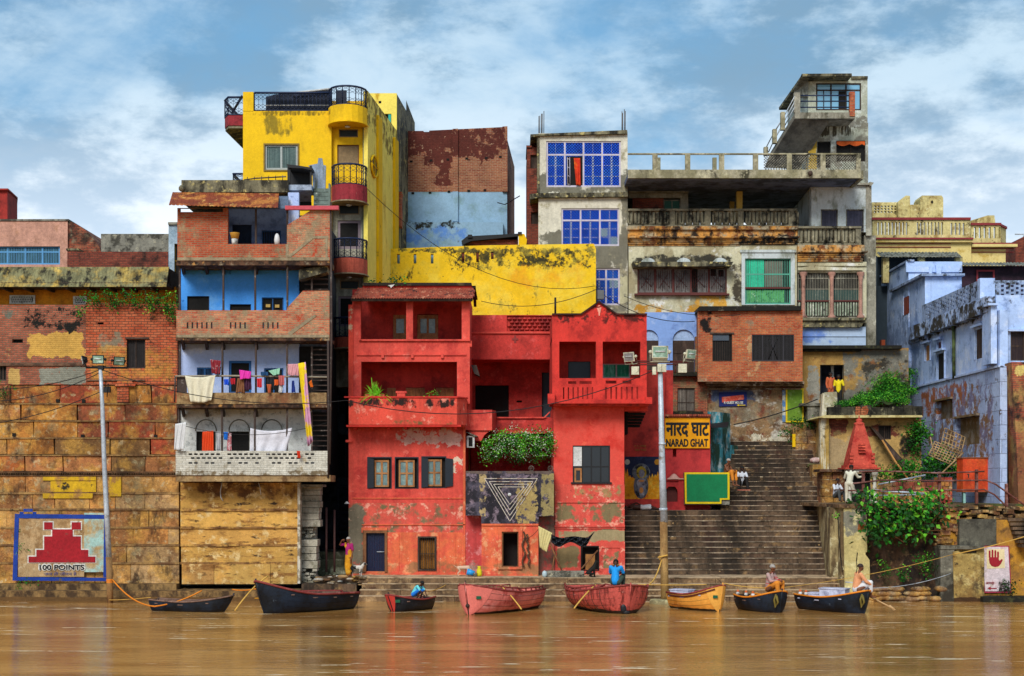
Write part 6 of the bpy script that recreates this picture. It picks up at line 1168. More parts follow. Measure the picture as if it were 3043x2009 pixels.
def wallx(a,holes,y0,y1,z0,z1,x=WX,d=.35):
 ys=sorted({y0,y1,*[h[i]for h in holes for i in(0,1)]});zs=sorted({z0,z1,*[h[i]for h in holes for i in(2,3)]})
 sol=lambda i,j:0<=i<len(ys)-1 and 0<=j<len(zs)-1 and not any(h[0]<(ys[i]+ys[i+1])/2<h[1]and h[2]<(zs[j]+zs[j+1])/2<h[3]for h in holes)
 for i in range(len(ys)-1):
  for j in range(len(zs)-1):
   if not sol(i,j):continue
   A,B,c,e=ys[i],ys[i+1],zs[j],zs[j+1];a.q((x,A,c),(x,B,c),(x,B,e),(x,A,e));a.q((x+d,A,c),(x+d,B,c),(x+d,B,e),(x+d,A,e))
   if not sol(i-1,j):a.q((x,A,c),(x+d,A,c),(x+d,A,e),(x,A,e))
   if not sol(i+1,j):a.q((x,B,c),(x+d,B,c),(x+d,B,e),(x,B,e))
   if not sol(i,j-1):a.q((x,A,c),(x+d,A,c),(x+d,B,c),(x,B,c))
   if not sol(i,j+1):a.q((x,A,e),(x+d,A,e),(x+d,B,e),(x,B,e))
def hw(px0,px1,py0,py1):y1,y0=YW(px0),YW(px1);ym=(y0+y1)/2;return(y0,y1,Z(py1,ym),Z(py0,ym))
H=[hw(2682,2697,1058,1094),hw(2786,2807,1050,1127),hw(2787,2799,1016,1043),hw(2899,2921,978,1066),hw(2750,2764,1026,1072)]
a=MB();wallx(a,H,65.5,88,9.95,12.4);a.box(WX+.5,30,67.2,88,3,12.3);build('wall',a,M_pbl,t)
H2=[hw(2785,2834,1190,1245),hw(2842,2914,1240,1322)]
a=MB();wallx(a,H2,65.3,88,3.5,9.95,WX-.05,.3);a.box(WX-.12,WX+.1,65.3,88,9.9,10.0);a.box(WX+.3,30,67.2,88,2,9.9);build('stone_wall',a,M_pbs,t)
a=MB()
for h in H2:a.box(WX-.2,WX+.1,h[0],h[1],h[3],h[3]+.1);a.box(WX+.2,WX+.26,h[0],h[1],h[2],h[3])
build('niche',a,mat('niche_brown','#7a5f3a',(('#9a8a78',1.4,.55,.08),)),t)
a=MB();a.box(WX+.3,WX+.35,65.6,88,10,12.3);build('window_backing',a,M_dark,t)
for h,m in((H[1],M_dark),(H[2],M_mar),(H[3],M_dwood),(H[4],M_tan),(H[0],M_pbl)):
 a=MB();a.box(WX+.05,WX+.09,h[0],h[1],h[2],h[3]);o=build('window',a,m,t);a=MB();a.box(WX-.04,WX+.02,h[0]-.12,h[0],h[2],h[3]+.1);a.box(WX-.04,WX+.02,h[1],h[1]+.12,h[2],h[3]+.1);a.box(WX-.2,WX+.02,h[0]-.2,h[1]+.2,h[3]+.1,h[3]+.2);build('surround',a,M_pbl,o)
a=MB();a.box(WX-.35,WX+.4,66.2,79.5,12.4,13.1);build('mildew_band',a,M_pbl,t)
M_perf=mat('perforated_block','#9fb4d8',(('#3a3a34',2.4,.56,.08),('#c0d0ea',2,.6,.06)),streak=.2)
hp=[(67.9+i*.42,68.12+i*.42,13.22+j*.2+(.1 if i%2 else 0),13.32+j*.2+(.1 if i%2 else 0))for i in range(20)for j in range(3)]
a=MB();wallx(a,hp,67.5,76.8,13.1,13.95,WX-.3,.2);build('perforated_parapet',a,M_perf,t)
hq=[]
for i in range(40):x0=WX+.7+i*.22;hq+=[(x0,13.25+j*.2+(.1 if i%2 else 0))for j in range(3)]
a=MB();Yp_=67.5;pxs=lambda x:CX+x*4500/Yp_;pys=lambda z:HY+(CH-z)*4500/Yp_
a.wall(pxs(WX-.3),pys(13.95),pxs(30),pys(13.1),Yp_,.2,[(pxs(x),pys(z+.11),pxs(x+.13),pys(z))for x,z in hq if x<29]);build('perforated_parapet',a,M_perf,t)
Yf=66.0
a=MB();a.wall(pxs(WX)if 0 else CX+WX*4500/Yf,HY+(CH-13.1)*4500/Yf,CX+30*4500/Yf,1078,Yf,.3,[(3003,985,3120,1072)]);a.box(WX-.32,WX-.06,65.7,66.9,10.1,12.6);a.box(WX-.5,WX-.06,65.5,67.1,12.605,12.7);a.box(WX-.36,WX+.3,67.1,67.48,13.1,14.0);a.pb(2996,978,3130,984,Yf-.2,.3);build('front_wall',a,M_pbl,t)
win(t,3003,985,3120,1072,Yf,3,2,3,M_dwood,mat('plum_glass','#2a1c24',(),.4),.1,bars=24)
a=MB();zA=Z(781,80);wallx(a,[],80,88,9,zA,20.95,.3);a.box(21.26,X(2858,80),80,88,10,zA-.01);a.box(20.8,X(2858,80),79.9,80.1,zA-.5,zA+.05);zB=Z(822,77);hB=(80.4,81.3,11.55+.0,13.0)
wallx(a,[],77,83,12.3,zB,21.0,.3);a.box(21.31,X(2858,77),77,83,12.3,zB-.01);build('upper_block',a,M_pbl,t)
a=MB();a.box(20.75,X(2862,77),76.7,83.3,zB,zB+.12);a.box(20.85,21.2,79.8,88.2,zA+.05,zA+.15);build('coping',a,M_perf,t)
y_,yq=YW(2694),YW(2680);a=MB();a.box(20.93,20.99,80.0,80.9,Z(934,80.4),Z(882,80.4));o=build('window',a,flat('red_brown_shutter','#8a3a20'),t);a=MB();a.box(20.9,20.99,80.9,81.05,Z(934,80.4),Z(878,80.4));build('surround',a,M_pbl,o)
a=MB();a.poly([(2762,792),(2770,792),(2770,818),(2762,818)],79.8,.15);a.poly([(2780,788),(2800,788),(2796,818),(2784,818)],79.8,.15);build('wall_rib',a,M_pbl,t)
a=MB();a.tube([(WX-.12,YW(2841),12.4),(WX-.12,YW(2842),9.9)],.08,6);build('drain_pipe',a,mat('mossy_pipe','#5a6a3a',(('#2c3018',2,.5,.1),)),t)
a=MB();a.box(20.6,20.85,83.5,84,Z(1135,83.5),Z(1042,83.5));a.box(20.5,20.7,84,84.4,Z(1100,84),Z(1010,84));build('rusty_duct',a,flat('rust_orange_duct','#b0502a'),t)
t=thing('brick_flank','stained brick and ochre wall below the dark window at the right edge','wall',(X(3050,64),65.5,0));Y=64.6
a=MB();a.poly([(3006,1076),(3200,1076),(3200,1600),(3030,1600),(3022,1340)],Y,1.2);build('wall',a,mat('edge_brick',BR2,(('#b08a50',1.0,.52,.08),('#1f1a14',1.2,.58,.1),('#8a5a38',1,.4,.08,dict(box=BX(3000,1320,3100,1600,65),wob=.4,sf=.3)),('#d8c070',1.6,.4,.06,dict(box=BX(3005,1080,3060,1130,65),wob=.3,sf=.2)))),t)
foliage('wall_bush',[(X(2716,74),73.6,Z(1300,74),.5,.4,.75,700),(X(2735,74),73.6,Z(1282,74),.3,.3,.4,200)],.11,seed=21,wts=(4,5,1),label='round green bush growing at the slab corner beside the pale blue wall',cat='bush')
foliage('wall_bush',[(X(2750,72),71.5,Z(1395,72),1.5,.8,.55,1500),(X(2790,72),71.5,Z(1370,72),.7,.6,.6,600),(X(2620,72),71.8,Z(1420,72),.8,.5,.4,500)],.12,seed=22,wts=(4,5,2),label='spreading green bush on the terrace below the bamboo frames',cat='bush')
for k,(q,lab)in enumerate((([(2808,1272),(2868,1300),(2856,1348),(2796,1324)],'upper bamboo lattice frame leaning on the pale blue wall'),([(2778,1312),(2862,1345),(2836,1385),(2760,1352)],'lower bamboo lattice frame leaning on the pale blue wall'))):
 a=MB();P=[PT(q[0][0],q[0][1],69.6-k*.5),PT(q[1][0],q[1][1],69.3-k*.5),PT(q[2][0],q[2][1],68.8-k*.5),PT(q[3][0],q[3][1],69.2-k*.5)];nx,ny=(6,4)if not k else(9,6)
 for i in range(nx+1):a.tube([P[0].lerp(P[1],i/nx),P[3].lerp(P[2],i/nx)],.028,4)
 for i in range(ny+1):a.tube([P[0].lerp(P[3],i/ny),P[1].lerp(P[2],i/ny)],.028,4)
 build('bamboo_lattice',a,mat('bamboo','#b59468',(('#7a5c3a',4,.55,.08),)),None,lab,'frame','bamboo frames')
a=MB();a.tube([PT(2862,1346,68.5),PT(2800,1405,68)],.035,5);a.tube([PT(2765,1300,69),PT(2778,1360,68.5)],.03,5);build('bamboo_prop',a,MATS['bamboo'],None,'thin bamboo props holding the lattice frames','poles')
a=MB();a.ext([PT(2590,1272,73.5),PT(2606,1280,73.5),PT(2715,1400,72.5),PT(2700,1412,72.5)],(0,.5,.1));build('fallen_beam',a,M_dwood,None,'dark fallen roof beam slanting behind the terrace railing','beam')
a=MB();a.tube([PT(2622,1308,72),PT(2660,1370,71.5),PT(2700,1425,71)],.05,6);build('bamboo_pole',a,flat('light_bamboo','#c08a4a'),None,'light bamboo pole slanting in front of the dark fallen beam','pole')
# ===== terrace and retaining walls =====
M_ret=mat('cream_retaining_wall','#c9b87a',(('#8a8674',1.0,.36,.06,dict(box=BX(2495,1505,2585,1600,63),wob=.5,sf=.3)),('#e0d49a',1.4,.6,.06),('#6a5a38',2.6,.66,.04),('#a0602c',1.2,.36,.05,dict(box=BX(2548,1555,2575,1580,63),wob=.1,sf=.1)),('#4a3a24',1,.30,.05,dict(box=(13,35,-1,.2),wob=.1,sf=.1))),bump=.5)
t=thing('retaining_wall','cream plastered retaining wall with long cracks at the foot of the staircase','wall',(14.5,64,0));Y=63.
a=MB();zt_=Z(1508,Y);pl=[(2507,1508),(2576,1508),(2577,1640),(2572,1642),(2572,1648),(2584,1664),(2586,1805),(2511,1805)]
a.poly(pl,Y,1.2);a.prism([(X(2508,Y),Y+.3),(X(2576,Y),Y+.3),(X(2576,Y),Y+10),(15.2+.0,Y+10),(14.2,Y+4)],0,zt_-.01);build('wall',a,M_ret,t)
a=MB();n=10
for i in range(n):
 y0,y1=63.1+i*.9,64.0+i*.9;x0=13.72+.11*max(0,i-1)+(.25 if i==0 else 0);
 a.prism([(x0-.28,y0),(x0+.5,y0),(x0+.6,y1),(x0-.2,y1)],0,zt_-.02+.0*i)
build('flank',a,mat('weathered_flank','#bba878',(('#6a563a',1.5,.5,.08,dict(st=(1,1,.4))),('#e0d4a8',2,.6,.06))),t)
a=MB();R9=random.Random(15)
for(pts)in([(2548,1642),(2545,1668),(2547,1690),(2543,1705)],[(2490,1535),(2493,1600),(2499,1660),(2503,1700)]):
 for i in range(len(pts)-1):a.tube([PT(*pts[i],Y-.003),PT(*pts[i+1],Y-.003)],.02,4)
build('crack',a,M_dark,t);a=MB();a.pb(2494,1499,2580,1509,Y-.1,11);build('coping',a,mat('broken_coping','#8a6a48',(('#4a3626',2,.5,.1),('#c0a078',3,.6,.05))),t)
t=thing('river_terrace','raised earth terrace with rubble edge behind the iron railing','terrace',(X(2800,66),68,0))
a=MB();a.box(X(2576,63),40,64.2,90,0,4.03);build('platform',a,M_earth,t)
M_bank=mat('earthy_bank','#5a3f2a',(('#2c2018',1.4,.5,.1),('#8a6a48',2.2,.6,.06),('#3a4a20',1.5,.62,.08)),bump=1,var=.3)
a=MB();a.grid(lambda u,v:(lambda px,z:Vector((X(px,63.6),63.2+.85*v+.35*mnoise.noise(Vector((px*.02,z*1.2,3)))+.15*mnoise.noise(Vector((px*.08,z*4,1))),z)))(2572+(2860-2572)*u,-.3+4.2*v),60,24);build('bank',a,M_bank,t)
a=MB();R9=random.Random(20)
for i in range(75):px=R9 .uniform(2582,2800);py=1795-R9 .choice((0,1,2,3))*14-R9 .uniform(0,5);c=PT(px,py,62.75);a.cc=tuple(Vector(lin(R9 .choice(['#8a6a50','#a88a68','#6a4a38','#9a7a5a','#5a4638']))));a.ball(c,R9 .uniform(.12,.2),7,(1.5,.9,.62))
a.cc=None;build('rubble_stones',a,M_stone,t)
a=MB();R9=random.Random(22)
for i in range(90):px=R9 .uniform(2770,2860);py=R9 .uniform(1505,1625);a.cc=tuple(Vector(lin(R9 .choice(['#8a5a3a','#a87850','#6a4030','#9a7248','#5a4030']))));a.pb(px,py,px+R9 .uniform(10,30),py+R9 .uniform(5,11),63.2+R9 .uniform(0,.3),.8)
for i in range(60):px=R9 .uniform(2790,3045);py=R9 .uniform(1500,1545);a.cc=tuple(Vector(lin(R9 .choice(['#7a5a3a','#9a7850','#5a4030','#8a7248','#4a3a2c']))));a.pb(px,py,px+R9 .uniform(14,36),py+R9 .uniform(5,11),63.4+R9 .uniform(0,.3),.8)
for i in range(40):px=R9 .uniform(2570,2790);py=R9 .uniform(1497,1512);a.cc=tuple(Vector(lin(R9 .choice(['#7a5a3a','#8a5038','#5a4030']))));a.pb(px,py,px+R9 .uniform(10,26),py+R9 .uniform(5,9),63.5+R9 .uniform(0,.3),.8)
a.cc=None;build('rubble_courses',a,M_stone,t)
a=MB();a.cc=None;R9=random.Random(25)
blocks(a,2625,2830,[1432,1445,1458,1472,1486,1500],66.5,['#8a3a2c','#9a4a36','#6a3428','#7a5a44'],9,20,R9,1.2,.06,dep=.8);blocks(a,2790,2830,[1418,1432,1445,1458,1472,1486,1500],66.2,['#a83a30','#8a3028'],9,20,R9,1.2,.06,dep=.8);build('low_brick_wall',a,M_stone,t)
t=thing('lower_river_wall','lichen covered ochre wall block standing in the water below the terrace','wall',(X(2860,62.6),63,0));Y=62.6
M_lich=mat('ochre_lichen_wall','#b59a58',(('#e0cc8a',1.2,.56,.06),('#5a4a30',1.6,.58,.08),('#8a6a38',1,.5,.1),('#3a3020',3.5,.64,.05),('#4a3018',1,.3,.05,dict(box=(15,35,-1,.18),wob=.08,sf=.08))),bump=.8)
M_gp=mat('grey_cement_pillar','#7a7668',(('#4a463a',1.2,.52,.1),('#a8a48e',2,.62,.06),('#3a342a',2,.36,.1,dict(box=BX(2790,1730,2840,1800,63),wob=.2,sf=.2))))
a=MB();a.pb(2795,1627,2836,1806,Y+.05,1.2);a.pb(2795,1622,2925,1632,Y,1.4);build('grey_pillar',a,M_gp,t);a=MB();a.poly([(2832,1640),(2848,1637),(2858,1645),(2912,1650),(2922,1806),(2836,1806)],Y,1.2);a.pb(2836,1632,2925,1806,Y+.2,1.2);build('ochre_wall',a,M_lich,t);a=MB();a.pb(2860,1637,2902,1643,Y+.15,.1);build('slot',a,M_dark,t)
t=thing('orange_river_wall','orange ochre stained wall at the right edge with the hand sign','wall',(X(3000,63),63.6,0));Y=63.1
a=MB();a.wall(2918,1545,3200,1806,Y,1.2);a.pb(2800,1546,2850,1622,Y+.25,1);build('wall',a,mat('orange_ochre_wall','#a8783a',(('#c9902c',1.1,.5,.1),('#6a4a28',1.4,.58,.08),('#d8b060',2.4,.63,.05),('#3a2414',1.6,.4,.1,dict(box=BX(3005,1545,3060,1590,63),wob=.2,sf=.15)))),t)
a=MB();a.pb(2851,1543,2961,1621,Y-.12,.4);build('cement_patch',a,mat('dark_cement_patch','#5f5c50',(('#3f3c34',1.3,.55,.1),('#7a7664',2,.6,.08))),t)
a=MB();a.pb(2922,1774,3200,1800,Y-.9,1);build('mossy_ledge',a,MATS['black_moss'],t)
a=MB()
for i in range(7):a.pb(2996+i*7,1540+i*13,3200,1549+i*13,Y-.1-.12*i,.6)
build('side_steps',a,M_step,t)
t=thing('hand_sign','white painted panel with red raised palm and arrow on the orange wall','sign',(X(2962,63),63,1));YS=Y-.14
a=MB();a.poly([(2914,1622),(2999,1622),(3006,1762),(2925,1762)],YS+.04,.06);build('red_border',a,flat('sign_crimson','#a8304a'),t)
a=MB();a.poly([(2917,1625),(2996,1625),(3003,1757),(2928,1757)],YS+.02,.03);build('panel',a,mat('sign_lilac_white','#e2d2d6',(('#c8a8a8',2,.6,.07),('#b0a088',1.6,.62,.06),('#1f2014',2.2,.42,.07,dict(box=BX(2960,1725,3008,1775,63),wob=.25,sf=.12)))),t);a=MB();a.poly([(2932,1632),(2985,1632),(2986,1688),(2933,1690)],YS+.01,.015);build('cream_field',a,flat('sign_cream','#ead8a8'),t)
a=MB();red=flat('sign_dark_red','#a01828')
pal_=[(2939,1662),(2941,1674),(2947,1682),(2957,1685),(2967,1683),(2974,1676),(2980,1664),(2977,1661),(2971,1667),(2968,1662),(2968,1656),(2940,1656)]
a.poly(pal_,YS-.005,.012)
for fx,fy in((2941,1636),(2949.5,1633.5),(2958,1635),(2966,1639)):a.poly([(fx-2.6,1657),(fx-2.6,fy+3),(fx-1.4,fy),(fx+1.4,fy),(fx+2.6,fy+3),(fx+2.6,1657)],YS-.0045,.012)
build('palm',a,red,t)
a=MB();a.pb(2942,1747,2962,1749.6,YS-.004,.012);a.poly([(2935,1748),(2944,1743),(2944,1753)],YS-.006,.012);build('arrow',a,red,t);text(t,'आनन्द',2930,1738,24,YS-.004,red,8)
foliage('weeds',[(X(2985,63),62.7,Z(1745,63),.35,.2,.35,240)],.07,seed=31,mats=[leafmat('weed_dark','#2a2c14','#1a1c0c'),L_[0],L_[0]],wts=(5,3,0),label='dark weeds in front of the hand sign',cat='weeds')
t=thing('large_leaved_bush','large heart leaved fig bush hanging over the bank below the railing','bush',(X(2690,63),62.8,1.5))
a=MB();R1=random.Random(5)
for i in range(14):p0=PT(2690+R1 .uniform(-60,60),1600,63.2);p1=PT(2690+R1 .uniform(-120,130),1530+R1 .uniform(-50,90),62.5);a.tube([p0,p0 .lerp(p1,.5)+Vector((0,-.1,.15)),p1],.03,5,.01)
build('branches',a,M_wood,t)
bp=[(2580,1500,.55,.5),(2625,1530,.8,.8),(2605,1570,.5,.5),(2680,1500,.9,.6),(2680,1545,.8,.6),(2740,1520,.8,.7),(2745,1550,.55,.5),(2720,1580,.35,.4),(2775,1490,.5,.4),(2655,1580,.4,.3),(2815,1522,.4,.2),(2592,1595,.25,.3),(2572,1478,.3,.2)]
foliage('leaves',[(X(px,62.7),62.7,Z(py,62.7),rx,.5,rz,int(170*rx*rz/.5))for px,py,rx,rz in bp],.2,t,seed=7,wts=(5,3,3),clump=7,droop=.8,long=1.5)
for(px,py,s,l,c,sd)in((2690,1700,.3,'dark green creeper on the earth bank by the river stones','creeper',41),(2745,1665,.32,'small bright weed tuft below the large bush','weeds',42),(2620,1690,.3,'trailing weeds low on the earth bank near the rope','weeds',43),(2762,1688,.3,'light green sprig beside the grey pillar','weeds',44)):
 foliage('bank_weeds',[(X(px,63),63,Z(py,63),s,.25,s*1.1,int(500*s))],.08,seed=sd,wts=(5,4,1),label=l,cat=c)
for(px,py,Y_,s,l,sd)in((88,1748,63.7,.55,'green weed tuft on the plinth below the blue framed mural',51),(68,1630,64,.28,'round green tuft growing inside the blue framed mural',52),(2483,1536,63.3,.22,'small green tuft on the top of the staircase flank wall',53),(5,1160,63.9,.6,'dark green bush at the left edge of the stone wall',54),(63,1575,64,.12,'tiny weed sprig on the stone inside the mural frame',55)):
 foliage('weeds',[(X(px,Y_),Y_-.05,Z(py,Y_),s,.2,s*.6,int(420*s))],.06,seed=sd,wts=(4,5,1),label=l,cat='weeds')
foliage('hanging_ivy',[(X(px,64),63.95,Z(py,64),rx,.25,rz,int(900*rx*rz)+60)for px,py,rx,rz in((275,893,.45,.35),(320,890,.5,.35),(345,905,.35,.3),(390,880,.5,.25),(430,895,.5,.35),(460,905,.5,.45),(500,900,.5,.5),(505,930,.3,.3),(242,925,.2,.2))],.08,seed=61,wts=(4,5,1),label='green ivy hanging over the top of the brick wall under the ochre fascia',cat='ivy')
foliage('roof_weeds',[(X(1180,67),67,Z(836,67),.45,.2,.16,120),(X(1118,67),67,Z(844,67),.3,.2,.1,60)],.09,seed=62,label='thin weeds sprouting on the black coping above the tiled roof',cat='weeds',wts=(4,4,2))
t=thing('flowering_bush','dense green bush covered with tiny white flowers above the black panel','bush',(X(1535,66),66,2.5))
fb=[(1460,1335,.5,.45),(1490,1315,.7,.5),(1530,1300,.7,.45),(1560,1325,.8,.6),(1600,1305,.7,.5),(1618,1340,.5,.45),(1520,1340,.8,.5),(1455,1355,.4,.3),(1575,1355,.7,.3),(1635,1320,.3,.5)]
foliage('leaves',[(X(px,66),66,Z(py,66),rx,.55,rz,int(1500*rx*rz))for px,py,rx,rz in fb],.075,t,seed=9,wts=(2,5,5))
M_fl=flat('white_petals','#e8f0d8',.6);foliage('flowers',[(X(px,66),65.7,Z(py-6,66),rx*1.02,.5,rz*1.02,int(300*rx*rz))for px,py,rx,rz in fb],.042,t,seed=10,mats=[M_fl,M_fl,M_fl],clump=2)
t=thing('spiky_potted_plant','bright green long leaved plant in a terracotta trough on the red balcony','plant',(X(1115,64.9),64.9,8.6));a=MB();R1=random.Random(14);b=MB()
for i in range(75):
 an=R1 .uniform(-1.5,1.5);ln=R1 .uniform(.35,.8);c=PT(1118+R1 .uniform(-14,12),1176,64.95);d=Vector((sin(an),R1 .uniform(-.5,.3),max(.15,cos(an)))).normalized();s=Vector((.022,.01,0));P=[]
 for k in range(5):u=k/4;P.append(c+d*ln*u+Vector((0,0,-ln*.75*u*u*abs(sin(an))-.02)))
 for k in range(4):
  w0=s*(1-.9*(k/4))*1.3;w1=s*(1-.9*((k+1)/4))*1.3;(a).q(P[k]-w0,P[k]+w0,P[k+1]+w1,P[k+1]-w1)
a.cc=None;m1=mat('lime_leaf','#6fc81e',(('#a8e040',3,.55,.1),('#3f9a14',3,.6,.1)),.5,bump=0);build('leaves',a,m1,t,fix=False)
a=MB();a.tube([PT(1112,1176,65),PT(1106,1145,65),PT(1104,1122,65)],.03,5,.012);a.tube([PT(1106,1150,65),PT(1112,1135,65)],.02,4,.01);build('stem',a,m1,t)
a=MB();a.box(X(1085,64.9),X(1142,64.9),64.93,65.3,Z(1183,64.9),Z(1172,64.9));build('trough',a,M_terra,t)
t=thing('square_red_planter','small red plastered planter on the long balcony parapet','planter',(X(1192,65),65,9));a=MB();a.pb(1180,1166,1204,1184,64.92,.35);a.pb(1176,1162,1208,1168,64.9,.4);build('box',a,M_red,t)
foliage('plant',[(X(1275,65),65.1,Z(1172,65),.3,.1,.12,70)],.06,t,seed=70,wts=(1,3,4))if 0 else None
for px in(1275,1292):foliage('balcony_sprig',[(X(px,65),65.1,Z(1172,65),.16,.1,.16,60)],.06,seed=70+px,wts=(1,3,4),label='small yellow green sprig on the long red balcony, '+('nearer the spiky plant' if px==1275 else 'nearer the balcony corner'),cat='plant',group='balcony sprigs')
# ===== octagonal tank, railing =====
t=thing('water_tank','bright orange octagonal steel tank on four pale legs','tank',(X(2903,67.5),67.5,4.03));c0=Vector((X(2904,67.5),67.7,0));zt_,zb_=Z(1362,67),Z(1460,67);M_tank=mat('orange_tank_paint','#d8481c',(('#a83a18',1.6,.6,.08),('#e86a30',1,.56,.1)),.6,streak=.08)
oct_=lambda r:[(c0 .x+r*cos(pi/8+k*pi/4+.15),c0 .y+r*sin(pi/8+k*pi/4+.15))for k in range(8)]
a=MB();a.prism(oct_(.82),zb_,zt_);build('shell',a,M_tank,t);a=MB();a.prism(oct_(.86),zt_+.002,zt_+.05);a.prism(oct_(.855),zb_-.04,zb_-.002);build('rim',a,flat('rust_rim','#8a5030'),t)
a=MB();a.pb(2874,1408,2881,1411,66.86,.03);a.pb(2877,1411,2880,1420,66.865,.03);build('painted_mark',a,M_dwood,t)
for k in(0,2,4,6):x,y=oct_(.74)[k];a=MB();a.box(x-.05,x+.05,y-.05,y+.05,4.03,zb_-.04);build('leg',a,flat('pale_teal_leg','#9ac8c0'),t)
t=thing('terrace_railing','rusty brown iron railing along the terrace edge','railing',(X(2780,63.7),63.7,4));Y=63.7;M_rr=mat('rusty_rail','#6a3a30',(('#9a7068',2.5,.56,.08),),.7)
for px,y0 in((2566,1400),(2793,1402),(2903,1395),(2992,1437)):a=MB();a.pb(px-4,y0,px+4,1497 if px<2950 else 1536,Y,.12);build('post',a,M_rr,t)
a=MB()
for pts in([(2553,1402),(2620,1400),(2790,1406),(2925,1401)],[(2535,1437),(2620,1427),(2793,1429),(2930,1427),(2960,1440),(3043,1500),(3100,1545)],[(2520,1458),(2700,1457),(2903,1456),(2925,1455),(2955,1470),(3043,1555),(3100,1600)]):a.tube([PT(x,y,Y-.05)for x,y in pts],.035,6)
build('rail',a,M_rr,t);a=MB();a.tube([PT(2545,1474,64.2),PT(2760,1470,64.2)],.03,5);a.tube([PT(2600,1457,63.9),PT(2757,1468,63.9)],.05,5);a.tube([PT(2610,1440,63.9),PT(2750,1412,63.9)],.035,5);build('loose_pole',a,M_steel,t)
# ===== boats =====
def boat(label,px,Y,L,B,yaw,hb,hs,hull_m,rim_m,in_m,panel=None,rake=.16,rim_w=.035,thw=4,ribs=0,keelz=-.15,side_h=None,stripes=None,roll=0,par_items=None,stern_w=.62,hm=None,psz=.15):
 """wooden river boat: bow at local +x, stern at -x; hb, hs, hm = gunwale height at bow, stern, middle"""
 hm=hm if hm is not None else min(hb,hs)*.85
 c0=Vector((X(px,Y),Y,0));ca,sa=cos(yaw),sin(yaw)
 t=thing('rowing_boat',label,'boat',c0,'wooden boats moored along the steps')
 W=lambda x,y,z:Vector((c0 .x+x*ca-y*sa,c0 .y+x*sa+y*ca,z))
 def prof(u):
  w=B/2*min(1,(stern_w+(1-stern_w)*sin(min(1,u/.45)*pi/2)))*(1 if u<.45 else max(0.015,(1-((u-.45)/.55)**2.8)**.62))
  sh=hm+(hs-hm)*max(0,1-u/.5)**2+(hb-hm)*max(0,(u-.4)/.6)**1.9
  return w,sh
 def hull(u,v,off=0.):
  w,sh=prof(u);w=max(.01,w-off);x=(u-.5)*L;s=2*v-1;av=abs(s)
  zz=keelz+off+(sh-keelz-off)*(av**1.7);fl=.62+.38*av**.8 if av>0 else 0
  xx=x+(rake*L*(av**1.7-.9)if u>.8 else 0)*max(0,(u-.8)/.2)-(.05*L*(av-.9)if u<.12 else 0)*(1-u/.12 if u<.12 else 0)
  return W(xx,(1 if s>0 else -1)*w*(1-(1-av)**2.1)if av>0 else 0,zz)
 a=MB();a.grid(lambda u,v:hull(u,v),30,18);n0=len(a.v)
 st=[hull(0,k/18)for k in range(19)];b=len(a.v);a.v+=[tuple(p)for p in st];a.f.append(tuple(range(b,b+19)));a.c.append(None)
 o=build('hull',a,hull_m,t)
 a=MB();a.grid(lambda u,v:hull(.02+.955*u,v,.05)+Vector((0,0,.0)),24,14);build('hull_lining',a,in_m,t)
 a=MB()
 for e in(0,1):a.tube([hull(k/30,e)+Vector((0,0,.015))for k in range(31)],rim_w,6)
 a.tube([hull(0,0),hull(0,.5)+Vector((0,0,prof(0)[1]*.9)),hull(0,1)],rim_w,6);build('gunwale',a,rim_m,t)
 a=MB();a.tube([hull(1,.5)+Vector((0,0,0)),hull(1,.7),hull(1,.9),hull(1,1)+Vector((0,0,.1))],.03,6);build('stem_post',a,hull_m,t)
 a=MB()
 for v_ in(.05,.12,.2,.8,.88,.95):a.tube([hull(.02+.96*k/24,v_)for k in range(25)],.007,3,cap=False)
 build('plank_line',a,hull_m if hull_m in(M_hn,M_hb)else M_dwood,t)
 a=MB();n=8
 a.grid(lambda u,v:hull(.84+.15*u,0).lerp(hull(.84+.15*u,1),v)+Vector((0,0,-.03)),6,2);build('fore_deck',a,in_m,t)
 for k in range(thw):
  u=.12+.62*k/max(1,thw-1);p,q=hull(u,.03),hull(u,.97);d=Vector((ca,sa,0))*.11;a=MB();z=Vector((0,0,-.06));a.ext([p-d+z,p+d+z,q+d+z,q-d+z],(0,0,.035));build('thwart',a,in_m,t)
 if ribs:
  a=MB()
  for k in range(ribs):u=.08+.74*k/(ribs-1);[a.tube([hull(u,e),hull(u,e)+Vector((0,0,.13))],.035,4)for e in(.0,1.)]
  for e in(.0,1.):a.tube([hull(.08+.74*k/12,e)+Vector((0,0,.14))for k in range(13)],.03,5)
  build('rowing_rail',a,rim_m,t)
 if stripes:
  a=MB()
  for u in stripes:a.tube([hull(u,.5+.49*k/8 if u>0 else 0)+Vector((0,0,0))for k in range(9)],.014,4);a.tube([hull(u,.5-.49*k/8)for k in range(9)],.014,4)
  build('plank_seam',a,M_dwood,t)
 if panel:
  a=MB();out=Vector((ca,sa,0))
  for s_ in(0,1):
   def f(u,v,s_=s_):
    h=v;un=1-psz*h**.8*u;p=hull(un,.5+(.5 if s_ else -.5)*(.25+.75*h));side=Vector((-sa,ca,0))*(1 if s_ else -1);return p+side*.012+out*.012
   a.grid(f,8,8)
  a=build('bow_panel',a,panel,t)
 t['_h']=0
 return t,hull,W
M_hn=mat('navy_tarred_hull','#1c2838',(('#0c0f14',1.3,.5,.12),('#4a5460',3,.66,.04),('#6a7078',9,.74,.02)),.55,.2,bump=.3)
M_hb=mat('black_tarred_hull','#15171c',(('#2c3038',1.5,.6,.1),),.5,.2)
M_hp=mat('coral_pink_hull','#e27a6e',(('#ee9a90',1.5,.58,.08),('#a83a34',1.2,.6,.1),('#3a241c',.8,.34,.06,dict(box=(-40,40,-1,.1),wob=.05,sf=.05))),.6,.12)
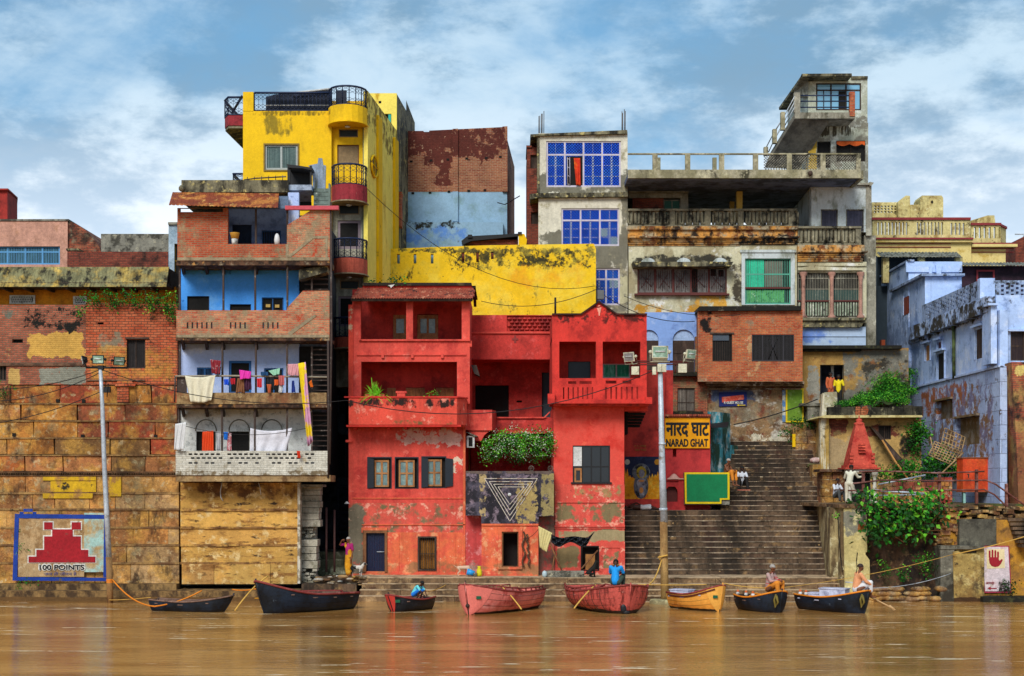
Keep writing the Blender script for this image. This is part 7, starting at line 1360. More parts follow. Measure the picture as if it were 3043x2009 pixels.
M_hr=mat('worn_red_hull','#cc5a50',(('#7a2a24',2,.55,.08,dict(st=(3,3,.4))),('#e0b0a0',3,.68,.03),('#2a1c16',.8,.34,.06,dict(box=(-40,40,-1,.14),wob=.06,sf=.05))),.6,.2)
M_hy=mat('ochre_orange_hull','#f0a848',(('#d88a30',1.2,.56,.1),('#f8c070',2,.62,.06),('#2a2018',.8,.34,.05,dict(box=(-40,40,-1,.1),wob=.05,sf=.05))),.5,.1)
M_rimr=mat('maroon_rim','#8f3a34',(('#b06058',3,.6,.06),),.7);M_rimo=flat('orange_rim','#e88a20');M_inp=mat('pink_planks','#c87a70',(('#8a4a44',3,.56,.08),));M_inw=mat('weathered_planks','#8a6a5a',(('#5a463c',3,.55,.08),));M_inl=flat('lilac_planks','#c8c8dc')
M_grn=flat('bottle_green_plate','#0f5a3c')
R_=radians
b1,h1_,W1=boat('low black boat with muddy rim, nearest the left light pole',573,57.8,3.35,1.15,R_(-16),.62,.42,M_hn,M_inw,M_inw,rim_w=.03,thw=3,hm=.36)
b2,h2_,W2=boat('largest dark navy boat with red rim and high bow',905,57.9,4.3,1.9,R_(180+42),1.22,.62,M_hn,M_rimr,M_inw,rim_w=.045,thw=4,hm=.66,rake=.1)
b3,h3_,W3=boat('smallest black boat with red bow panel, carrying a boy in a cyan shirt',1214,58.3,2.25,1.25,R_(180+52),.64,.46,M_hb,M_rimr,M_inw,panel=flat('tomato_panel','#d8443a'),psz=.045,thw=2,hm=.42)
b4,h4_,W4=boat('coral pink boat with broad bow and railed sides',1484,58.0,4.7,2.1,R_(180+58),1.12,.72,M_hp,M_rimr,M_inp,panel=flat('pale_coral_panel','#f08074'),ribs=9,hm=.74,rake=.06)
b5,h5_,W5=boat('worn red boat with dark plank seams, a man in blue sitting on its bow',1803,58.6,4.9,2.75,R_(-73),1.08,.8,M_hr,M_rimr,M_inp,stripes=[.3,.4,.5,.6,.7,.78,.86],ribs=9,hm=.72,rake=.06)
b6,h6_,W6=boat('orange yellow boat with maroon stripe beside the light pole with cream floodlights',2074,58.6,2.7,1.35,R_(-54),1.0,.6,M_hy,M_rimr,M_inl,panel=flat('light_orange_panel','#f6b450'),thw=3,hm=.6,rake=.08)
b7,h7_,W7=boat('short navy boat with orange rim and rope fender, steered by a man in stripes',2265,58.0,2.5,1.45,R_(-64),.82,.55,M_hn,M_rimo,M_inw,thw=3,hm=.52,rake=.08)
b8,h8_,W8=boat('navy boat with orange rim carrying white boxes and a man in peach',2480,57.9,3.3,1.5,R_(-54),.86,.56,M_hn,M_rimo,M_inl,thw=3,hm=.54,rake=.08)
for(b_,hf,u,v)in((b3,h3_,.93,.94),(b4,h4_,.95,.90),(b6,h6_,.96,.1)):
 p=hf(u,v);a=MB();a.box(p.x-.09,p.x+.09,p.y-.06,p.y-.03,p.z-.09,p.z+.02);build('number_plate',a,M_grn,b_)
p=h6_(.99,.05);
a=MB();p=h5_(.985,.3);a.ball(p+Vector((.02,-.03,.1)),.12,8,(1,.4,1.6));a.ball(p+Vector((.12,-.03,-.05)),.1,8,(1.4,.4,.8));build('tar_patch',a,M_hb,b5)
a=MB();p=h4_(1,.8);a.ball(p+Vector((-.0,-.03,-.05)),.08,8);a.tube([h4_(1,.5),h4_(1,.7)+Vector((0,-.02,0)),h4_(1,1)+Vector((0,-.02,.16))],.025,5);build('stem_ring',a,M_dwood,b4)
for(b_,hf)in((b7,h7_),(b8,h8_)):
 p=hf(.97,.06);a=MB();a.tube([p+Vector((0,-.04,.1)),p+Vector((-.06,-.08,-.1)),p+Vector((-.02,-.09,-.38)),p+Vector((.07,-.08,-.2)),p+Vector((.03,-.05,.05))],.045,6);build('rope_fender',a,flat('olive_rope','#7a6a2c'),b_)
a=MB();pts=h6_;a.tube([h6_(k/20,0)+Vector((0,-.03,-.08))for k in range(1,20)],.03,5);build('maroon_stripe',a,M_mar,b6)
def onbox(par_label,c,sx,sy,sz,m,nm='crate',lid=True,yaw=0,cat='box'):
 t=thing(nm,par_label,cat,c);ca,sa=cos(yaw),sin(yaw);P=lambda x,y:(c[0]+x*ca-y*sa,c[1]+x*sa+y*ca)
 a=MB();a.prism([P(-sx,-sy),P(sx,-sy),P(sx,sy),P(-sx,sy)],c[2],c[2]+sz);build('body',a,m,t)
 if lid:a=MB();a.prism([P(-sx-.03,-sy-.03),P(sx+.03,-sy-.03),P(sx+.03,sy+.03),P(-sx-.03,sy+.03)],c[2]+sz+.002,c[2]+sz+.04);build('lid',a,m,t)
 return t
M_box=mat('lilac_white_box','#cfd0e4',(('#a0a0b8',3,.6,.06),),.5)
p=W8(.0,0,.42);onbox('white lidded box standing amidships in the rightmost boat',p,.5,.3,.42,M_box,'white_box',yaw=R_(-30))
p=W8(-.75,0,.42);onbox('low white box at the stern of the rightmost boat',p,.42,.3,.2,M_box,'white_box',yaw=R_(-30))
p=W6(-.9,0,.5);onbox('white seat box at the stern of the orange boat',p,.4,.25,.2,M_box,'white_box',yaw=R_(-36))
a=MB();p=W8(.85,.1,.5);a.tube([p,p+Vector((0,0,.62))],.02,5);q=W8(.45,.1,1.12);a.tube([p+Vector((0,0,.62)),q+Vector((0,0,0))],.025,5);build('white_stand',a,M_white,None,'thin white bracket behind the white box in the rightmost boat','bracket')
k=0
for(W,x,nmx)in((W7,-.9,'stern of the short navy boat'),(W7,-.35,'middle of the short navy boat'),(W8,-1.3,'stern of the rightmost boat'),(W8,-1.0,'white box at the stern of the rightmost boat'),(W7,.1,'rim beside the striped boatman')):
 t=thing('garland_pot','small pot with marigolds at the '+nmx,'pot',W(x,-.5,.55),'small offering pots on boat rims');c=W(x,-.5,.56);a=MB();a.lathe(c,[(0,0),(.05,0),(.08,.06),(.05,.12),(0,.12)],10);build('pot',a,M_white,t);a=MB();a.ball(c+Vector((0,0,.15)),.06,7);build('flowers',a,flat('marigold','#d86a30'),t)
a=MB();a.tube([PT(2570,1765,57.6),PT(2657,1810,56.6)],.035,6,.03);a.ext([PT(2640,1800,56.8),PT(2646,1798,56.8),PT(2662,1812,56.6),PT(2655,1814,56.6)],(0,.03,0));build('oar',a,flat('pale_oar','#c8a070'),None,'pale wooden oar held out from the rightmost boat into the water','oar')
a=MB();a.tube([PT(2283,1716,57.8),PT(2318,1758,57.4)],.035,6,.03);build('oar',a,flat('dark_oar','#6a3a2a'),None,'dark oar across the short navy boat in the striped man\'s hand','oar')
cable([PT(334,1722,61.5),PT(460,1802,57.3)],.25,.03,M_orope,'orange mooring rope from the left pole dipping to the black boat','mooring_rope','rope')
cable([PT(460,1802,57.3),PT(600,1755,58.2)],.1,.028,M_orope,'orange rope lying across the low black boat','mooring_rope','rope')
a=MB()
for i in range(4):a.lathe((X(326,62),62,Z(1722+i*3,62)),[(.125,-.02),(.15,0),(.125,.02)],10)
build('rope_coil',a,M_orope,None,'orange rope wound around the left light pole','rope')
cable([PT(796,1712,57.6),PT(698,1815,56.4)],-.12,.032,M_rope,'tan anchor rope from the largest boat down to the water','mooring_rope','rope')
cable([PT(320,1783,62),PT(448,1775,58.8)],.03,.015,M_rope,'thin pale line between the left pole and the low black boat','mooring_rope','rope')
cable([PT(690,1752,60),PT(800,1738,59)],.1,.025,M_orope,'short orange line between the two left boats','mooring_rope','rope')
cable([PT(1488,1740,57.4),PT(1550,1811,56.2)],-.05,.03,M_rope,'yellow anchor rope from the coral pink boat','mooring_rope','rope')
cable([PT(1770,1738,57.4),PT(1706,1808,56.2)],-.05,.032,M_rope,'yellow anchor rope from the worn red boat','mooring_rope','rope')
cable([PT(1968,1658,61.8),PT(1916,1737,59)],.35,.03,M_rope,'yellow rope sagging from the right pole to the red boat','mooring_rope','rope')
cable([PT(1895,1737,59.2),PT(2100,1737,59.3)],.02,.018,M_rope,'taut yellow rope between the red and orange boats','mooring_rope','rope')
cable([PT(1258,1757,58.6),PT(1325,1738,63)],.08,.02,M_rope,'rope from the smallest boat to the steps','mooring_rope','rope')
cable([PT(2150,1733,59.4),PT(2290,1748,58.6)],.05,.018,M_rope,'yellow rope between the orange boat and the short navy boat','mooring_rope','rope')
cable([PT(2310,1748,58.6),PT(2830,1648,62.5)],.15,.011,M_rope,'long pale rope rising right to the grey pillar','mooring_rope','rope')
cable([PT(2585,1748,59),PT(2826,1704,62.5)],.15,.014,M_steel,'thin grey rope low above the rubble stones','mooring_rope','rope')
cable([PT(2830,1648,62.5),PT(3060,1590,61)],.05,.022,M_rope,'pale rope passing over the hand sign to the right edge','mooring_rope','rope')
a=MB()
for i in range(5):a.lathe((X(1970,62),61.9,Z(1652+i*2.5,62)),[(.15,-.02),(.18,0),(.15,.02)],10)
a.tube([PT(1955,1657,61.6),PT(1975,1652,61.6),PT(1984,1650,61.6)],.035,5);build('rope_knot',a,M_rope,None,'yellow rope knotted around the right light pole','rope')
# ===== light poles =====
def flood(par,c,yaw,pitch,s,body,gl):
 """lamp head: housing with glass front facing -y, rotated"""
 M_=Matrix.Translation(c)@Matrix.Rotation(yaw,4,'Z')@Matrix.Rotation(pitch,4,'X')
 T_=lambda a:setattr(a,'v',[tuple(M_@Vector(v))for v in a.v])
 a=MB();w,h=.36*s,.27*s
 a.ext([(-w,-.12*s,-h),(w,-.12*s,-h),(w,-.12*s,h),(-w,-.12*s,h)],(0,.06*s,0));b=len(a.v)
 A=[(-w,-.06*s,-h),(w,-.06*s,-h),(w,-.06*s,h),(-w,-.06*s,h)];B_=[(-w*.5,.2*s,-h*.5),(w*.5,.2*s,-h*.5),(w*.5,.2*s,h*.5),(-w*.5,.2*s,h*.5)]
 for k in range(4):a.q(A[k],A[(k+1)%4],B_[(k+1)%4],B_[k])
 a.q(*B_);a.ball((-w*1.15,0,0),.09*s,8);a.ball((w*1.15,0,0),.09*s,8);a.tube([(-w*1.2,.02,0),(-w*1.2,.02,-h*1.6),(w*1.2,.02,-h*1.6),(w*1.2,.02,0)],.022*s,4)
 T_(a);o=build('floodlight',a,body,par)
 a=MB();a.ext([(-w*.86,-.135*s,-h*.82),(w*.86,-.135*s,-h*.82),(w*.86,-.135*s,h*.82),(-w*.86,-.135*s,h*.82)],(0,.015,0));T_(a);build('glass',a,gl,o)
 a=MB();a.tube([(-w*.6,-.14*s,.02),(w*.6,-.14*s,.02)],.035*s,6);T_(a);build('bulb',a,M_white,o)
M_lg=mat('lamp_glass','#86a890',(('#c8e0d0',4,.58,.08),),.15,bump=0,spec=.7);M_cb=mat('cream_enamel','#d8d4b8',(('#8a8468',3,.6,.06),),.5)
t=thing('light_pole','leaning grey steel light pole with three black floodlights before the stone wall','light pole',(X(322,62),62,0),'floodlight poles standing in the river');Yp=62.
a=MB();a.tube([PT(328,1812,Yp),PT(324,1655,Yp)],.13,12);build('wooden_sleeve',a,mat('bamboo_brown_pole','#9a7448',(('#6a4a2c',2,.55,.08,dict(st=(1,1,.3))),)),t,'brown lower length of the pole')
a=MB();a.tube([PT(324,1660,Yp),PT(316,1500,Yp),PT(310,1380,Yp),PT(304,1200,Yp),PT(298,1092,Yp)],.115,12,.075);build('shaft',a,M_steel,t)
a=MB();a.tube([PT(256,1092,Yp),PT(378,1093,Yp)],.045,6);a.pb(290,1086,306,1098,Yp-.08,.2);build('crossarm',a,M_black,t)
flood(t,PT(293,1068,Yp-.1),0,R_(8),.66,M_black,M_lg);flood(t,PT(250,1070,Yp),R_(-72),R_(12),.66,M_black,M_white);flood(t,PT(352,1072,Yp),R_(38),R_(14),.66,M_black,M_lg)
a=MB();a.tube([PT(312,1150,Yp-.1),PT(322,1140,Yp-.12),PT(318,1180,Yp-.1)],.02,4);a.pb(308,1148,326,1166,Yp-.1,.2);build('junction_box',a,M_black,t)
t=thing('light_pole','straight light pole with cream floodlights and ballast boxes beside the red house','light pole',(X(1975,61.8),61.8,0),'floodlight poles standing in the river');Yp=61.8
a=MB();a.tube([PT(1976,1800,Yp),PT(1972,1550,Yp)],.165,12,.155);build('wooden_sleeve',a,mat('yellow_brown_pole','#b8935a',(('#8a6438',1.5,.55,.1,dict(st=(1,1,.3))),)),t,'painted tan lower length of the pole')
a=MB();a.tube([PT(1973,1552,Yp),PT(1968,1400,Yp),PT(1966,1300,Yp),PT(1962,1100,Yp)],.155,12,.095);a.tube([PT(1968,1322,Yp),PT(1968,1316,Yp)],.15,12);a.tube([PT(1971,1518,Yp),PT(1971,1510,Yp)],.17,12);build('shaft',a,M_steel,t)
a=MB();a.tube([PT(1880,1084,Yp),PT(1893,1073,Yp+.3),PT(2042,1074,Yp+.3),PT(2040,1082,Yp-.1),PT(1880,1084,Yp)],.03,5);a.tube([PT(1890,1078,Yp),PT(2045,1077,Yp)],.03,5);a.tube([PT(2007,1080,Yp),PT(2007,1110,Yp)],.025,4);a.tube([PT(1897,1080,Yp),PT(1897,1100,Yp)],.025,4);build('crossarm',a,M_mar,t)
flood(t,PT(1961,1046,Yp-.15),0,R_(5),.92,M_cb,M_lg);flood(t,PT(1872,1060,Yp),R_(-40),R_(12),.7,M_cb,mat('grey_lamp_glass','#8f8a88',(),.2));flood(t,PT(2050,1052,Yp),R_(38),R_(12),.7,M_cb,M_lg)
a=MB();a.tube([PT(1872,1068,Yp),PT(1882,1084,Yp)],.03,5);a.tube([PT(2036,1065,Yp),PT(2030,1078,Yp)],.03,5);a.pb(1940,1060,1984,1072,Yp-.1,.2);build('lamp_bracket',a,M_cb,t)
for x0,y0,x1,y1 in((1877,1089,1899,1113),(1939,1090,1950,1113),(1954,1081,1966,1105),(1967,1081,1980,1105),(2016,1081,2041,1107)):a=MB();a.pb(x0,y0,x1,y1,Yp-.2,.22);build('ballast_box',a,M_cb,t)
t=thing('pole_footing','round mossy painted footing around the right light pole at the waterline','footing',(X(1976,61.8),61.8,0));a=MB();a.lathe((X(1976,61.4),61.5,-.3),[(.0,0),(.62,0),(.62,.42),(.58,.47),(0,.47)],18);build('ring',a,mat('painted_footing','#8f8460',(('#c8c090',1.6,.55,.06),('#3a5a2a',1.2,.58,.08))),t)
def wire(p,q,sag,label,r=.018):cable([PT(*p),PT(*q)],sag,r,M_wire,label,'cable','cable')
wire((-40,1155,62),(300,1098,62),.25,'upper black cable from the left edge to the left lamp pole');wire((-40,1193,62),(300,1106,62),.3,'middle black cable from the left edge to the left lamp pole');wire((-40,1262,62),(308,1160,62),.2,'lowest black cable from the left edge to the left lamp pole')
wire((300,1098,62),(1030,1190,62.5),.6,'black cable from the left lamp pole past the laundry');cable([PT(1030,1190,62.5),PT(1950,1098,61.7)],1.1,.02,M_wire,'long cable crossing the red house to the right lamp pole')
wire((1090,560,70),(1768,850,75.8),1.6,'thin wire sagging across the long yellow wall',.015);wire((1430,895,75),(1772,860,75),.5,'wire loop hanging low on the yellow wall',.018)
wire((1772,862,75),(2065,955,75.7),.5,'double wire dropping from the wall end to the brick house',.02);wire((1855,880,77.8),(2200,935,75.5),.4,'thin wire crossing the mansion base',.016)
wire((2180,1262,76),(2430,1186,75.8),.12,'dark cable slanting over the decayed wall to the doorway',.03)
a=MB();a.tube([PT(1650,937,69),PT(1650,884,69)],.05,5);build('short_post',a,M_black,None,'short dark iron post on top of the middle red wing','post')
t=thing('meter_box','grey metal box on a post above the red gable','box',(X(1783,75),75,10));a=MB();a.pb(1775,862,1795,888,74.9,.3);build('box',a,flat('grey_box','#6a6c6c'),t);a=MB();a.tube([PT(1773,850,74.9),PT(1773,930,74.9)],.04,5);build('post',a,M_black,t)
# ===== laundry =====
def cloth(label,pts,Y,m,nm='hanging_cloth',folds=5,amp=.04,sag=.0,cat='laundry',seed=0,band=None):
 """pts: four pixel corners TL, TR, BR, BL hung at distance Y"""
 R=random.Random(seed+int(pts[0][0]));ph=R.uniform(0,6);nx,ny=22,14
 def f(u,v):
  tl,tr,br,bl=pts;px=(tl[0]*(1-u)+tr[0]*u)*(1-v)+(bl[0]*(1-u)+br[0]*u)*v;py=(tl[1]*(1-u)+tr[1]*u)*(1-v)+(bl[1]*(1-u)+br[1]*u)*v
  py+=sag*4*u*(1-u)*(1-.3*v);p=PT(px,py,Y);p.y+=-amp*sin(u*folds*2*pi+ph+v*1.1)*(.35+.65*v)-.015*sin(u*31+v*7);p.z+=.012*sin(u*9+ph)*v;return p
 a=MB();a.grid(f,nx,ny);return build(nm,a,m,None,label,cat,'washing hung on the verandas',solid=.012)
fc=lambda n,c,**k:mat(n,c,(),.85,.1,2.,.1,20.)
YL=62.85
cloth('large cream sheet hung over the bamboo rail at the left of the third veranda',[(549,1116),(640,1114),(628,1190),(566,1194)],YL-.05,fc('cream_cotton','#e4dcc0'),folds=3,amp=.07,sag=6)
cloth('dark red and white shirt hung at the top of the left veranda post',[(625,1068),(656,1072),(652,1112),(630,1110)],YL,mat('red_white_stripe','#8f2430',(('#d8d4d4',2.2,.55,.05),)),folds=2)
cloth('grey trousers hung beside the left veranda post',[(640,1090),(656,1090),(655,1114),(641,1114)],YL+.05,fc('grey_cotton','#4a4654'),folds=2)
cloth('bright pink towel over the rail',[(711,1099),(746,1104),(745,1124),(713,1127)],YL-.06,fc('pink_cotton','#e83ab0'),folds=2)
cloth('brown skirt hung under the rail below the pink towel',[(706,1124),(724,1124),(728,1167),(700,1166)],YL+.1,fc('brown_cotton','#8a5a3a'),folds=4)
cloth('dark purple shirt hung under the rail',[(726,1122),(746,1122),(748,1158),(727,1160)],YL+.1,fc('plum_cotton','#4a2440'),folds=3)
cloth('royal blue cloth hung low near the door',[(666,1127),(679,1127),(680,1145),(666,1143)],YL+.1,fc('royal_cotton','#1f5ae0'),folds=2)
cloth('crimson cloth hung beside the blue door',[(684,1125),(699,1124),(699,1142),(686,1142)],YL+.1,fc('crimson_cotton','#c02434'),folds=2)
cloth('red vest on the rail',[(764,1125),(778,1124),(778,1152),(765,1151)],YL,fc('red_cotton','#d83038'),folds=2)
cloth('navy cloth draped on the rail',[(775,1105),(796,1105),(798,1116),(775,1116)],YL,fc('navy_cotton','#1f4a74'),folds=2)
cloth('pale green towel draped over the rail',[(798,1102),(832,1094),(831,1112),(812,1116)],YL-.06,fc('mint_cotton','#9fd8b8'),folds=2)
cloth('black shirt hanging below the pale green towel',[(793,1120),(818,1120),(818,1158),(795,1158)],YL+.15,fc('black_cotton','#23262c'),folds=3)
cloth('orange bib under the rail',[(815,1128),(827,1128),(827,1144),(816,1146)],YL,fc('orange_cotton','#e8682c'),folds=1)
cloth('orange brown child\'s shirt hung low',[(793,1142),(806,1142),(804,1168),(797,1168)],YL,fc('rust_cotton','#c8643a'),folds=2)
cloth('faded rose shirt on the rail',[(828,1116),(845,1116),(845,1145),(830,1146)],YL-.04,fc('rose_cotton','#c86a68'),folds=2)
cloth('white cloth strip below the faded rose shirt',[(830,1146),(842,1146),(838,1167),(828,1167)],YL+.05,fc('white_cotton','#dcdcdc'),folds=2)
cloth('pale rose towel hung above the rail beside the yellow sari',[(855,1082),(888,1081),(888,1117),(856,1115)],YL,fc('pale_rose_cotton','#d89aa0'),folds=3,amp=.02)
cloth('long yellow and pink sari hanging two storeys',[(886,1080),(908,1076),(930,1312),(915,1328)],YL-.12,mat('yellow_sari','#f0d21e',(('#d8a0c0',.9,.40,.04,dict(box=(X(903,62.7),X(940,62.7),6.1,11),wob=.12,sf=.06)),),.8,.08),'hanging_sari',folds=2,amp=.06)
cloth('dark blue child\'s cloth near the right post',[(868,1131),(874,1131),(878,1166),(866,1166)],YL+.1,fc('indigo_cotton','#20388a'),folds=1)
cloth('small orange pennant cloth at the dark stairwell',[(917,1137),(925,1129),(930,1150),(924,1151)],YL+.1,fc('tangerine_cotton','#f07a1e'),folds=1)
cloth('white cloth hanging at the outer left corner above the white parapet',[(521,1260),(553,1254),(545,1338),(518,1338)],YL-.1,MATS['white_cotton'],folds=2)
cloth('wide white sheet on a line across the lower veranda',[(744,1272),(868,1271),(850,1345),(742,1345)],YL+.4,fc('sheet_white','#dedce4'),folds=3,amp=.06,sag=9)
cloth('orange red curtain in the lower left doorway',[(602,1283),(634,1280),(636,1342),(600,1342)],YL+.6,fc('vermilion_cotton','#e04a1c'),folds=5)
cloth('blue bag cloth on the veranda wall',[(664,1284),(677,1284),(675,1307),(665,1307)],YL+.5,fc('azure_cotton','#1f7ae0'),folds=1)
cloth('pink checked towel by the second doorway',[(676,1287),(687,1287),(688,1340),(675,1340)],YL+.6,mat('pink_check','#d88a90',(('#f0e0e0',8,.55,.05),)),folds=2)
cloth('orange red scarf over the white parapet',[(882,1340),(891,1340),(893,1361),(885,1362)],YL-.12,fc('scarlet_cotton','#e8401c'),folds=1)
cloth('white shirt hung beside the second post',[(645,1284),(656,1284),(655,1338),(645,1338)],YL+.5,fc('pearl_cotton','#c8c8cc'),folds=2)
cloth('yellow cream cloth hung on the line left of the black tarpaulin',[(1600,1563),(1641,1584),(1624,1641),(1604,1627)],64.9,fc('straw_cotton','#d8c888'),folds=1,amp=.03)
cloth('orange scarf hanging in the open cobalt window',[(1705,470),(1724,470),(1726,552),(1712,550)],77.95,mat('orange_red_scarf','#e03c1c',(('#f07a1e',1.6,.55,.08),)),'hanging_scarf',folds=3)
a=MB();R=random.Random(3)
def tarp(u,v):
 px=1638+128*u;py=1588+4*sin(u*9)+10*sin(u*3.1)+(22+6*sin(u*11)-20*max(0,u-.8)*5*.8)*v-(10 if u>.85 else 0)*(u-.85)/.15;p=PT(px,py,64.85);p.y+=.07*sin(u*40+v*9)+.05*sin(u*23-v*12);return p
a.grid(tarp,60,10);build('black_tarpaulin',a,flat('black_plastic','#14181f',.35),None,'crumpled black tarpaulin slung along the wall above the low doorway','tarpaulin',solid=.015)
cable([PT(1555,1600,64.9),PT(1605,1565,64.9)],.15,.012,M_wire,'short washing line on the orange shrine room','cable','cable')
wire((522,1258,63),(975,1255,63),.5,'washing line across the lower white veranda',.012)
for i,(p,q,l)in enumerate((((1632,1610,65),(1672,1700,64.3),'left wooden stick leaning by the low doorway'),((1776,1636,65.4),(1728,1690,64.6),'right wooden stick leaning across the low doorway'),((1650,1640,65.2),(1640,1700,64.6),'short stick leaning at the grey wall corner'))):
 a=MB();a.tube([PT(*p),PT(*q)],.035,6);build('leaning_stick',a,M_wood,None,l,'stick','sticks by the doorway')
t=thing('paint_bucket','ochre bucket on a white pot on the upper brick parapet','bucket',(X(696,63),63.1,Z(726,63)));c=Vector((X(696,63),63.12,Z(726,63)));a=MB();a.lathe(c,[(0,0),(.12,0),(.14,.25),(0,.25)],14);build('pot',a,M_white,t);a=MB();a.lathe(c+Vector((0,0,.252)),[(0,0),(.15,0),(.2,.22),(.21,.24),(0,.2)],14);build('bucket',a,flat('ochre_plastic','#d8a040'),t)
t=thing('cloth_bundle','white cloth bundle standing on the brick parapet before the barred window','bundle',(X(822,63),63.1,14));a=MB();a.lathe((X(822,63),63.1,Z(726,63)),[(0,0),(.1,0),(.12,.2),(.09,.38),(.04,.46),(0,.47)],10);build('bundle',a,MATS['white_cotton'],t)
t=thing('blue_bucket','blue plastic bucket lying by the coral house corner','bucket',(X(1399,64.6),64.6,.92));c=Vector((X(1399,64.6),64.6,.93+.14));a=MB();a.tube([c+Vector((-.16,0,.06)),c+Vector((.16,0,-.02))],.14,14,.11);build('shell',a,flat('blue_plastic','#2f9ae0',.4),t)
t=thing('steel_pot','small steel cooking pot beside the blue bucket','pot',(X(1412,64.5),64.5,.92));a=MB();a.lathe((X(1412,64.5),64.5,.925),[(0,0),(.07,0),(.09,.14),(.1,.15),(.08,.15),(0,.02)],14);build('shell',a,flat('steel','#b8bcc0',.3,metal=.8),t)
t=thing('yellow_sack','upright yellow plastic sack by the pink wall corner','sack',(X(1424,64.6),64.6,.92));a=MB();a.lathe((X(1424,64.6),64.6,.925),[(0,0),(.1,.01),(.12,.12),(.1,.28),(.06,.38),(.09,.44),(0,.42)],10);build('sack',a,flat('yellow_plastic','#e8d81c'),t)
t=thing('stone_block','long stone block lying on the platform before the grey wall','block',(X(1680,64),64.2,.92));a=MB();a.pb(1623,1697,1736,1716,64.0,.4);build('block',a,M_conc,t,None,bevel=.02)
t=thing('plastic_bag','crumpled pale plastic bag on the steps by the stone block','bag',(X(1618,64),64,.92));a=MB();a.ball((X(1618,64),63.95,1.06),.14,9,(.8,.7,1.1));build('bag',a,flat('pale_plastic','#b8ccd0',.4),t)
t=thing('rag_bundle','pale red and white rag bundle on a step near the stair top','bundle',(X(2420,74),74,5));a=MB();a.ball(PT(2424,1368,74),.25,9,(1.3,.8,.6));build('rags',a,mat('rag_cloth','#c8a8a0',(('#8a3a34',3,.54,.05),('#e8e4e0',3.4,.58,.05))),t);a=MB();a.ball(PT(2420,1384,74),.3,9,(1.4,.8,.5));build('dirt',a,M_earth,t)
t=thing('refuse_heap','low heap of pale debris at the left end of the riverside steps','debris',(X(985,64),64,.5));a=MB();R=random.Random(4)
for i in range(60):px=R.uniform(940,1110);py=R.uniform(1712,1738);a.cc=tuple(Vector(lin(R.choice(['#b8b0a0','#6a5a48','#8a7a60','#d8d4c8','#5a4a3a','#a8865a']))));a.ball(PT(px,py,63.9+R.uniform(-.3,.6)),R.uniform(.06,.16),6,(1.6,1,.5))
a.cc=None;build('debris',a,M_stone,t);a=MB();a.box(X(900,64),X(1062,64),63.6,66,-.3,Z(1734,64));a.box(X(950,64),X(1060,64),64,67,0,Z(1716,64.5));build('ledge',a,M_step,t)
t=thing('bicycle_wheel','pair of small wheels resting on the black panel top','wheels',(X(1600,65.8),65.8,5.4))
for px in(1579,1636):
 c=PT(px,1392,65.7);a=MB();a.tube([c+Vector((.11*cos(2*pi*k/14),0,.11*sin(2*pi*k/14)))for k in range(15)],.012,4);[a.tube([c,c+Vector((.11*cos(2*pi*k/6),0,.11*sin(2*pi*k/6)))],.006,3)for k in range(6)];build('wheel',a,M_conc,t)
t=thing('pink_drape','pale pink cloth bundle lying on top of the arched niche','cloth',(X(2000,71.3),71.3,5));a=MB();a.grid(lambda u,v:PT(1983+52*u,1424-(14*sin(min(1,u*1.3)*pi)**2+2)*v,71.3+.3*v),20,5);build('cloth',a,fc('pale_pink_cotton','#d8a898'),t,solid=.03)
t=thing('white_rag','white rag caught on the clay tiles of the red house','rag',(X(1162,66.6),66.6,13));a=MB();a.poly([(1152,848),(1173,845),(1168,850),(1162,856),(1158,850)],66.7,.03);build('rag',a,M_white,t)
t=thing('tube_light','wall lamp with bracket at the foot of the red house','lamp',(X(1030,65.9),65.9,3));a=MB();a.lathe((X(1030,65.8),65.9,Z(1497,66)),[(.12,0),(.02,.1),(0,.1)],10);build('shade',a,M_white,t)
t=thing('stone_peg','small projecting red stone peg on the edge of the red house','peg',(X(1033,66),66,7));a=MB();a.pb(1027,1307,1046,1314,65.9,.3);build('peg',a,M_red,t)
a=MB();a.ball(PT(648,1780,59),.04,6,(1.8,1,.6));build('floating_litter',a,M_white,None,'white scrap floating between the two left boats','litter');a=MB();a.ball(PT(764,1778,60),.06,6,(2,1,.4));build('floating_litter',a,flat('orange_scrap','#e8a020'),None,'orange scrap floating at the bow of the largest boat','litter')
# ===== people =====
def skinmesh(name,bones,balls,m,parent,vox=.012,smooth=2,label=None):
 a=MB()
 for(p,r0,q,r1)in bones:
  p,q=Vector(p),Vector(q);a.tube([p,q],r0,10,r1);a.ball(p,r0,10);a.ball(q,r1,10)
 for(c,r,sc)in balls:a.ball(c,r,14,sc)
 o=build(name,a,m,None);w0=o.matrix_world.copy()
 md=o.modifiers.new('r','REMESH');md.mode='VOXEL';md.voxel_size=vox;ms=o.modifiers.new('s','SMOOTH');ms.factor=.5;ms.iterations=smooth
 dg=bpy.context.evaluated_depsgraph_get();me=bpy.data.meshes.new_from_object(o.evaluated_get(dg));loc=o.location.copy();old=o.data
 for v in me.vertices:v.co+=loc
 for p in me.polygons:p.use_smooth=True
 me.name=name;me.materials.clear();me.materials.append(m);o.modifiers.clear();o.data=me;bpy.data.meshes.remove(old);o.location=(0,0,0)
 parent_to(o,parent)
 if label:o['label']=label
 return o
SK=mat('brown_skin','#7a4a30',(),.55,.08,bump=0);SKD=mat('dark_brown_skin','#4a2c20',(),.55,.08,bump=0);HAIRB=flat('black_hair','#15120f',.7);HAIRG=flat('grey_hair','#a8a098',.8)
def J(**k):return{n:Vector(v)for n,v in k.items()}
